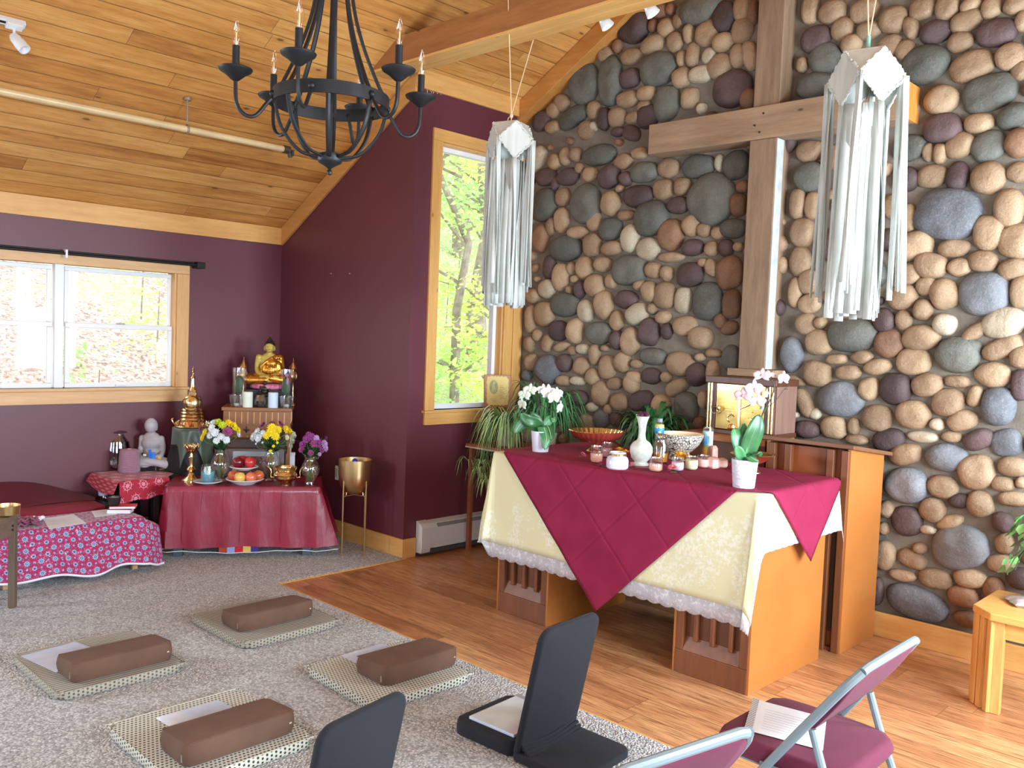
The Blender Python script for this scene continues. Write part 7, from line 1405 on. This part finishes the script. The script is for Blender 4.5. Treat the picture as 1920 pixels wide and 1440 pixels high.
for k, (px, py, w, h, lab) in enumerate(((1336, 878, .040, .062, 'larger rose salt block on the altar'), (1348, 876, .032, .052, 'smaller rose salt block leaning on the larger one'), (1327, 862, .024, .085, 'pale rose salt block behind the other two'))):
    x, y, z = on_alt(px, py); t = thing('salt_block', lab, 'salt block', (x+.012*k, y+.01*k, z), FACE+.3*k, 'rose salt blocks on the altar'); b = MB(); b.lathe([(.0, 0), (w*.8, 0), (w, h*.2), (w*.95, h*.8), (w*.55, h), (.0, h*.98)], 7, wob=lambda a, i: 1+.12*math.sin(a*3+k+i)); b.build('block', m_salt, t, smooth=0, bevel=.005); MB().lathe([(w*.3, h*.99), (w*.34, h*.96), (w*.2, h*.94)], 7).build('hollow', m_salt, t, smooth=0)
def loose_flower(lab, px, py, r, mat, rows, h, grp):
    x, y, z = on_alt(px, py); t = thing('loose_flower', lab, 'flower', (x, y, z), px*.1, grp); R = random.Random(px)
    for k in range(rows): bloom(Vector((R.uniform(-r, r)*.5*(k > 0), R.uniform(-r, r)*.5*(k > 0), h*(.35+.4*k/rows))), r, (R.uniform(-.5, .5), R.uniform(-.8, .1), .8), mat, t, R, 'bloom')
    MB().tube([(0, 0, .004), (r*.8, r*.9, .004)], .002, 5).build('stem', m_stem, t)
m_rosy = plain('carnation_pink', srgb(232, 140, 156)[:3], .7, var=.08); m_dusty = plain('dusty_rose', srgb(196, 104, 118)[:3], .7, var=.1); m_mari = plain('marigold', srgb(234, 176, 50)[:3], .7, var=.08)
G_ = 'flower heads lying on the altar'
loose_flower('small pink flower head on the maroon cloth nearest the white orchid', 1094, 857, .022, m_dusty, 2, .03, G_); loose_flower('dusty pink flower head between the taller peach votive and the lavender jar', 1127, 875, .022, m_dusty, 2, .03, G_); loose_flower('pink flower head between the lavender jar and the doily', 1184, 876, .022, m_rosy, 2, .03, G_); loose_flower('large pink carnation at the front beside the pinkish white votive', 1257, 886, .028, m_rosy, 3, .04, G_); loose_flower('marigold head behind the lavender jar', 1164, 862, .036, m_mari, 3, .085, G_); loose_flower('marigold head behind the cream votive', 1282, 866, .038, m_mari, 3, .06, G_)
x, y, z = on_alt(1186, 868); t = thing('crystal_point', 'small clear crystal beside the white vase', 'crystal', (x, y, z)); MB().lathe([(.0, 0), (.014, 0), (.016, .03), (.0, .046)], 6).build('crystal', m_glassd, t, smooth=0)

# ------------------------------------------------------------------ plants and plaque by the tall window
m_spider = Mt('spider_leaf'); _uv = m_spider.sep(m_spider.uv()); m_spider.P(col=m_spider.mix(m_spider.smooth(m_spider.ma('ABSOLUTE', m_spider.ma('SUBTRACT', _uv[0], .5)), .12, .26), srgb(206, 218, 160), srgb(92, 140, 70)), rough=.4); m_spider = m_spider.m
def blade(b, o, a, L_, w, rise, R, droop):
    d = Vector((math.cos(a), math.sin(a), 0)); sd = Vector((-math.sin(a), math.cos(a), 0)); n = 7; v = []; uv = []
    for i in range(n+1):
        f = i/n; p = Vector(o)+d*L_*(f-.18*f*f)+Vector((0, 0, rise*math.sin(f*2.0)*L_-droop*L_*f**2.4)); ww = w*(1-f**3)*(.6+.4*min(1, f*4)); v += [p-sd*ww, p+Vector((0, 0, -ww*.3)), p+sd*ww]; uv += [(0, f), (.5, f), (1, f)]
    b.add(v, [(3*i+k, 3*i+k+1, 3*i+k+4, 3*i+k+3) for i in range(n) for k in (0, 1)], None, uv)
t = thing('plant_shelf', 'low wooden shelf table behind the end of the altar holding potted plants', 'table', (-4.33, 4.70, 0)); m_red = wood('reddish_shelf', srgb(120, 66, 42), srgb(160, 98, 66), 'x', rough=.4)
MB().box(-.42, .45, -.25, .20, .775, .80).build('shelf_top', m_red, t, smooth=0, bevel=.003); MB().box(-.42, .45, -.252, -.247, .772, .782).build('edge_strip', plain('pale_edge', srgb(206, 190, 170)[:3], .5), t, smooth=0)
for x in (-.40, .40):
    for y in (-.23, .16): MB().box(x, x+.03, y, y+.03, 0, .775).build('leg', m_red, t, smooth=0)
def clip(b, x, y):
    b.v = [Vector((max(v.x, XJ+.02+.01*math.sin(v.z*90)-x), min(v.y, 4.95-y), v.z)) for v in b.v]
def spider(lab, x, y, z, n, Lr, seed, mat, w=.007, rise=.45, droop=.95, potc=srgb(170, 150, 128), arc_=(0, 2*PI), babies=0, grp='bushy potted plants by the stone wall'):
    R = random.Random(seed); t = thing('potted_plant', lab, 'plant', (x, y, z), 0, grp); MB().lathe([(.0, 0), (.06, 0), (.08, .12), (.084, .12), (.084, .135), (.074, .135), (.07, .11), (.0, .11)], 28).build('pot', plain('pot_clay_%d' % seed, potc[:3], .6), t)
    MB().cyl(.071, .10, .118, 20).build('soil', plain('soil', (.03, .02, .015), .95, bump=.6), t)
    b = MB()
    for k in range(n): blade(b, (R.uniform(-.03, .03), R.uniform(-.03, .03), .115), R.uniform(*arc_), R.uniform(*Lr), w*R.uniform(.8, 1.3), rise*R.uniform(.6, 1.3), R, droop*R.uniform(.6, 1.3))
    clip(b, x, y); b.build('foliage', mat, t, smooth=180)
    for k in range(babies):
        a = R.uniform(*arc_); l = R.uniform(.25, .36); e = Vector((max(math.cos(a)*l, XJ+.05-x), math.sin(a)*l, -R.uniform(.08, .3))); MB().tube(bez([(0, 0, .13), (e.x*.6, e.y*.6, .17), tuple(e)], 6), .0018, 5).build('runner', m_spider, t); bb = MB()
        for q in range(16): blade(bb, e, R.uniform(0, 2*PI), R.uniform(.07, .15), w*.7, .5, R, 1.2)
        clip(bb, x, y); bb.build('plantlet', m_spider, t, smooth=180)
    return t
spider('spider plant trailing striped blades over the shelf by the maroon wall', -4.50, 4.64, .80, 150, (.2, .38), 21, m_spider, rise=.6, babies=9, arc_=(2.6, 6.0))
spider('bushy green plant between the white orchid and the stone wall', -4.16, 4.68, .80, 230, (.22, .42), 22, m_oleaf, w=.009, rise=.95, droop=.75, potc=srgb(196, 184, 160))
t = thing('plant_stand', 'dark stand behind the altar carrying the glossy plant', 'stand', (-3.28, 4.72, 0)); MB().lathe([(.0, 0), (.14, 0), (.13, .03), (.03, .06), (.03, .70), (.13, .74), (.14, .76), (.0, .76)], 24).build('stand_body', m_dark, t); MB().lathe([(.138, .745), (.145, .752), (.138, .762)], 24, cap=False).build('stand_rim', m_dark, t)
spider('glossy dark green plant behind the white vase', -3.28, 4.72, .762, 190, (.18, .34), 23, m_dleaf, w=.019, rise=.95, droop=.55, potc=srgb(120, 66, 48))
p = onx(937, 767, XJ+.05); t = thing('prayer_plaque', 'small wooden plaque with a cream scalloped panel and oval drawing on the window sill', 'plaque', (XJ+.035, 4.80, WT[2]+.001), math.radians(62), ry=0, rx=-.12)
MB().box(-.108, .108, -.008, .008, 0, .255).build('board', wood('cherry_board', srgb(142, 84, 44), srgb(178, 112, 64), 'x'), t, smooth=0, bevel=.003)
pl_ = []
for k in range(72):
    a = 2*PI*k/72; c, s = math.cos(a), math.sin(a); e = (abs(c)**9+abs(s)**9)**(-1/9); w = 1+.03*math.sin(a*22); pl_.append((.088*c*e*w, .13+.112*s*e*w))
MB().prism(pl_, -.0100, -.0082, 'y').build('cream_panel', plain('cream_panel', srgb(222, 196, 120)[:3], .6, var=.03), t, smooth=0)
MB().prism([(-.032+.034*math.cos(2*PI*k/32), .158+.054*math.sin(2*PI*k/32)) for k in range(32)], -.0108, -.0100, 'y').build('green_oval', plain('sage_wash', srgb(160, 160, 104)[:3], .7, var=.12, scale=40), t, smooth=0)
b = MB()
for dx in (-.008, .0, .008): b.tube(bez([(-.032+dx*1.5, -.0112, .118), (-.034+dx, -.0112, .16), (-.030+dx*.4, -.0112, .2)], 5), .0022, 5)
b.build('oval_drawing', plain('pale_ink', srgb(214, 206, 170)[:3], .7), t); b = MB()
for k in range(9): b.box(.016, .016+.045*(.6+.4*((k*7) % 3)/2), -.0106, -.0100, .168-.0125*k, .1705-.0125*k)
for k in range(3): b.box(-.06+.01*k, -.015, -.0106, -.0100, .066-.011*k, .068-.011*k)
b.build('verse_lines', plain('brown_ink', srgb(120, 96, 60)[:3], .7), t, smooth=0)['kind'] = 'stuff'
# trailing plant and shell on the pine table
t = thing('trailing_plant', 'trailing plant with round fresh green leaves at the edge of the pine side table', 'plant', (-.90, 4.655, .4555)); MB().lathe([(.0, 0), (.07, 0), (.09, .14), (.085, .145), (.0, .13)], 24).build('pot', plain('terracotta', srgb(150, 90, 60)[:3], .7), t)
m_pothos = Mt('fresh_leaf_green'); _o = m_pothos.obj(); m_pothos.P(col=m_pothos.ramp(m_pothos.noise(_o, 16, 3), [(.3, srgb(70, 140, 70)), (.7, srgb(140, 196, 120))]), rough=.4); m_pothos = m_pothos.m; R = random.Random(31); lb = MB(); sb = MB()
for k in range(230):
    a = R.uniform(0, 2*PI); q = R.random(); r = .05+.23*q; c = Vector((r*math.cos(a), r*math.sin(a)*.8, .42-.30*q**1.6*R.uniform(.3, 1.0)+R.uniform(-.03, .06))); s = R.uniform(.018, .034)
    if c.z < .02: c.z = R.uniform(.04, .3)
    M = Matrix.Translation(c) @ Vector((math.cos(a)+R.uniform(-.5, .5), math.sin(a)+R.uniform(-.5, .5), R.uniform(.1, .9))).to_track_quat('Z', 'Y').to_matrix().to_4x4() @ Matrix.Rotation(R.uniform(0, 6), 4, 'Z')
    lb.add([(0, -s, .0), (s*.8, -s*.3, s*.2), (s*.7, s*.5, s*.15), (0, s*1.1, -s*.1), (-s*.7, s*.5, s*.15), (-s*.8, -s*.3, s*.2), (0, 0, 0)], [(6, 0, 1), (6, 1, 2), (6, 2, 3), (6, 3, 4), (6, 4, 5), (6, 5, 0)], M)
lb.build('foliage', m_pothos, t, smooth=180)
for k in range(9): a = k*.7; sb.tube(bez([(0, 0, .13), (.08*math.cos(a), .07*math.sin(a), .36), (.22*math.cos(a), .18*math.sin(a), .22), (.26*math.cos(a), .2*math.sin(a), .12)], 5), .0025, 5)
sb.build('vines', m_stem, t)
t = thing('stone_shell', 'flat grey-white scalloped stone lying on the pine side table', 'ornament', (-1.04, 4.585, .4555), .3); MB().lathe([(.0, 0), (.085, 0), (.10, .012), (.07, .03), (.0, .036)], 26, wob=lambda a, i: 1+.10*math.sin(a*5)+.06*math.sin(a*11)).build('stone', plain('shell_grey', srgb(168, 156, 152)[:3], .7, var=.12, scale=30, bump=.5), t)
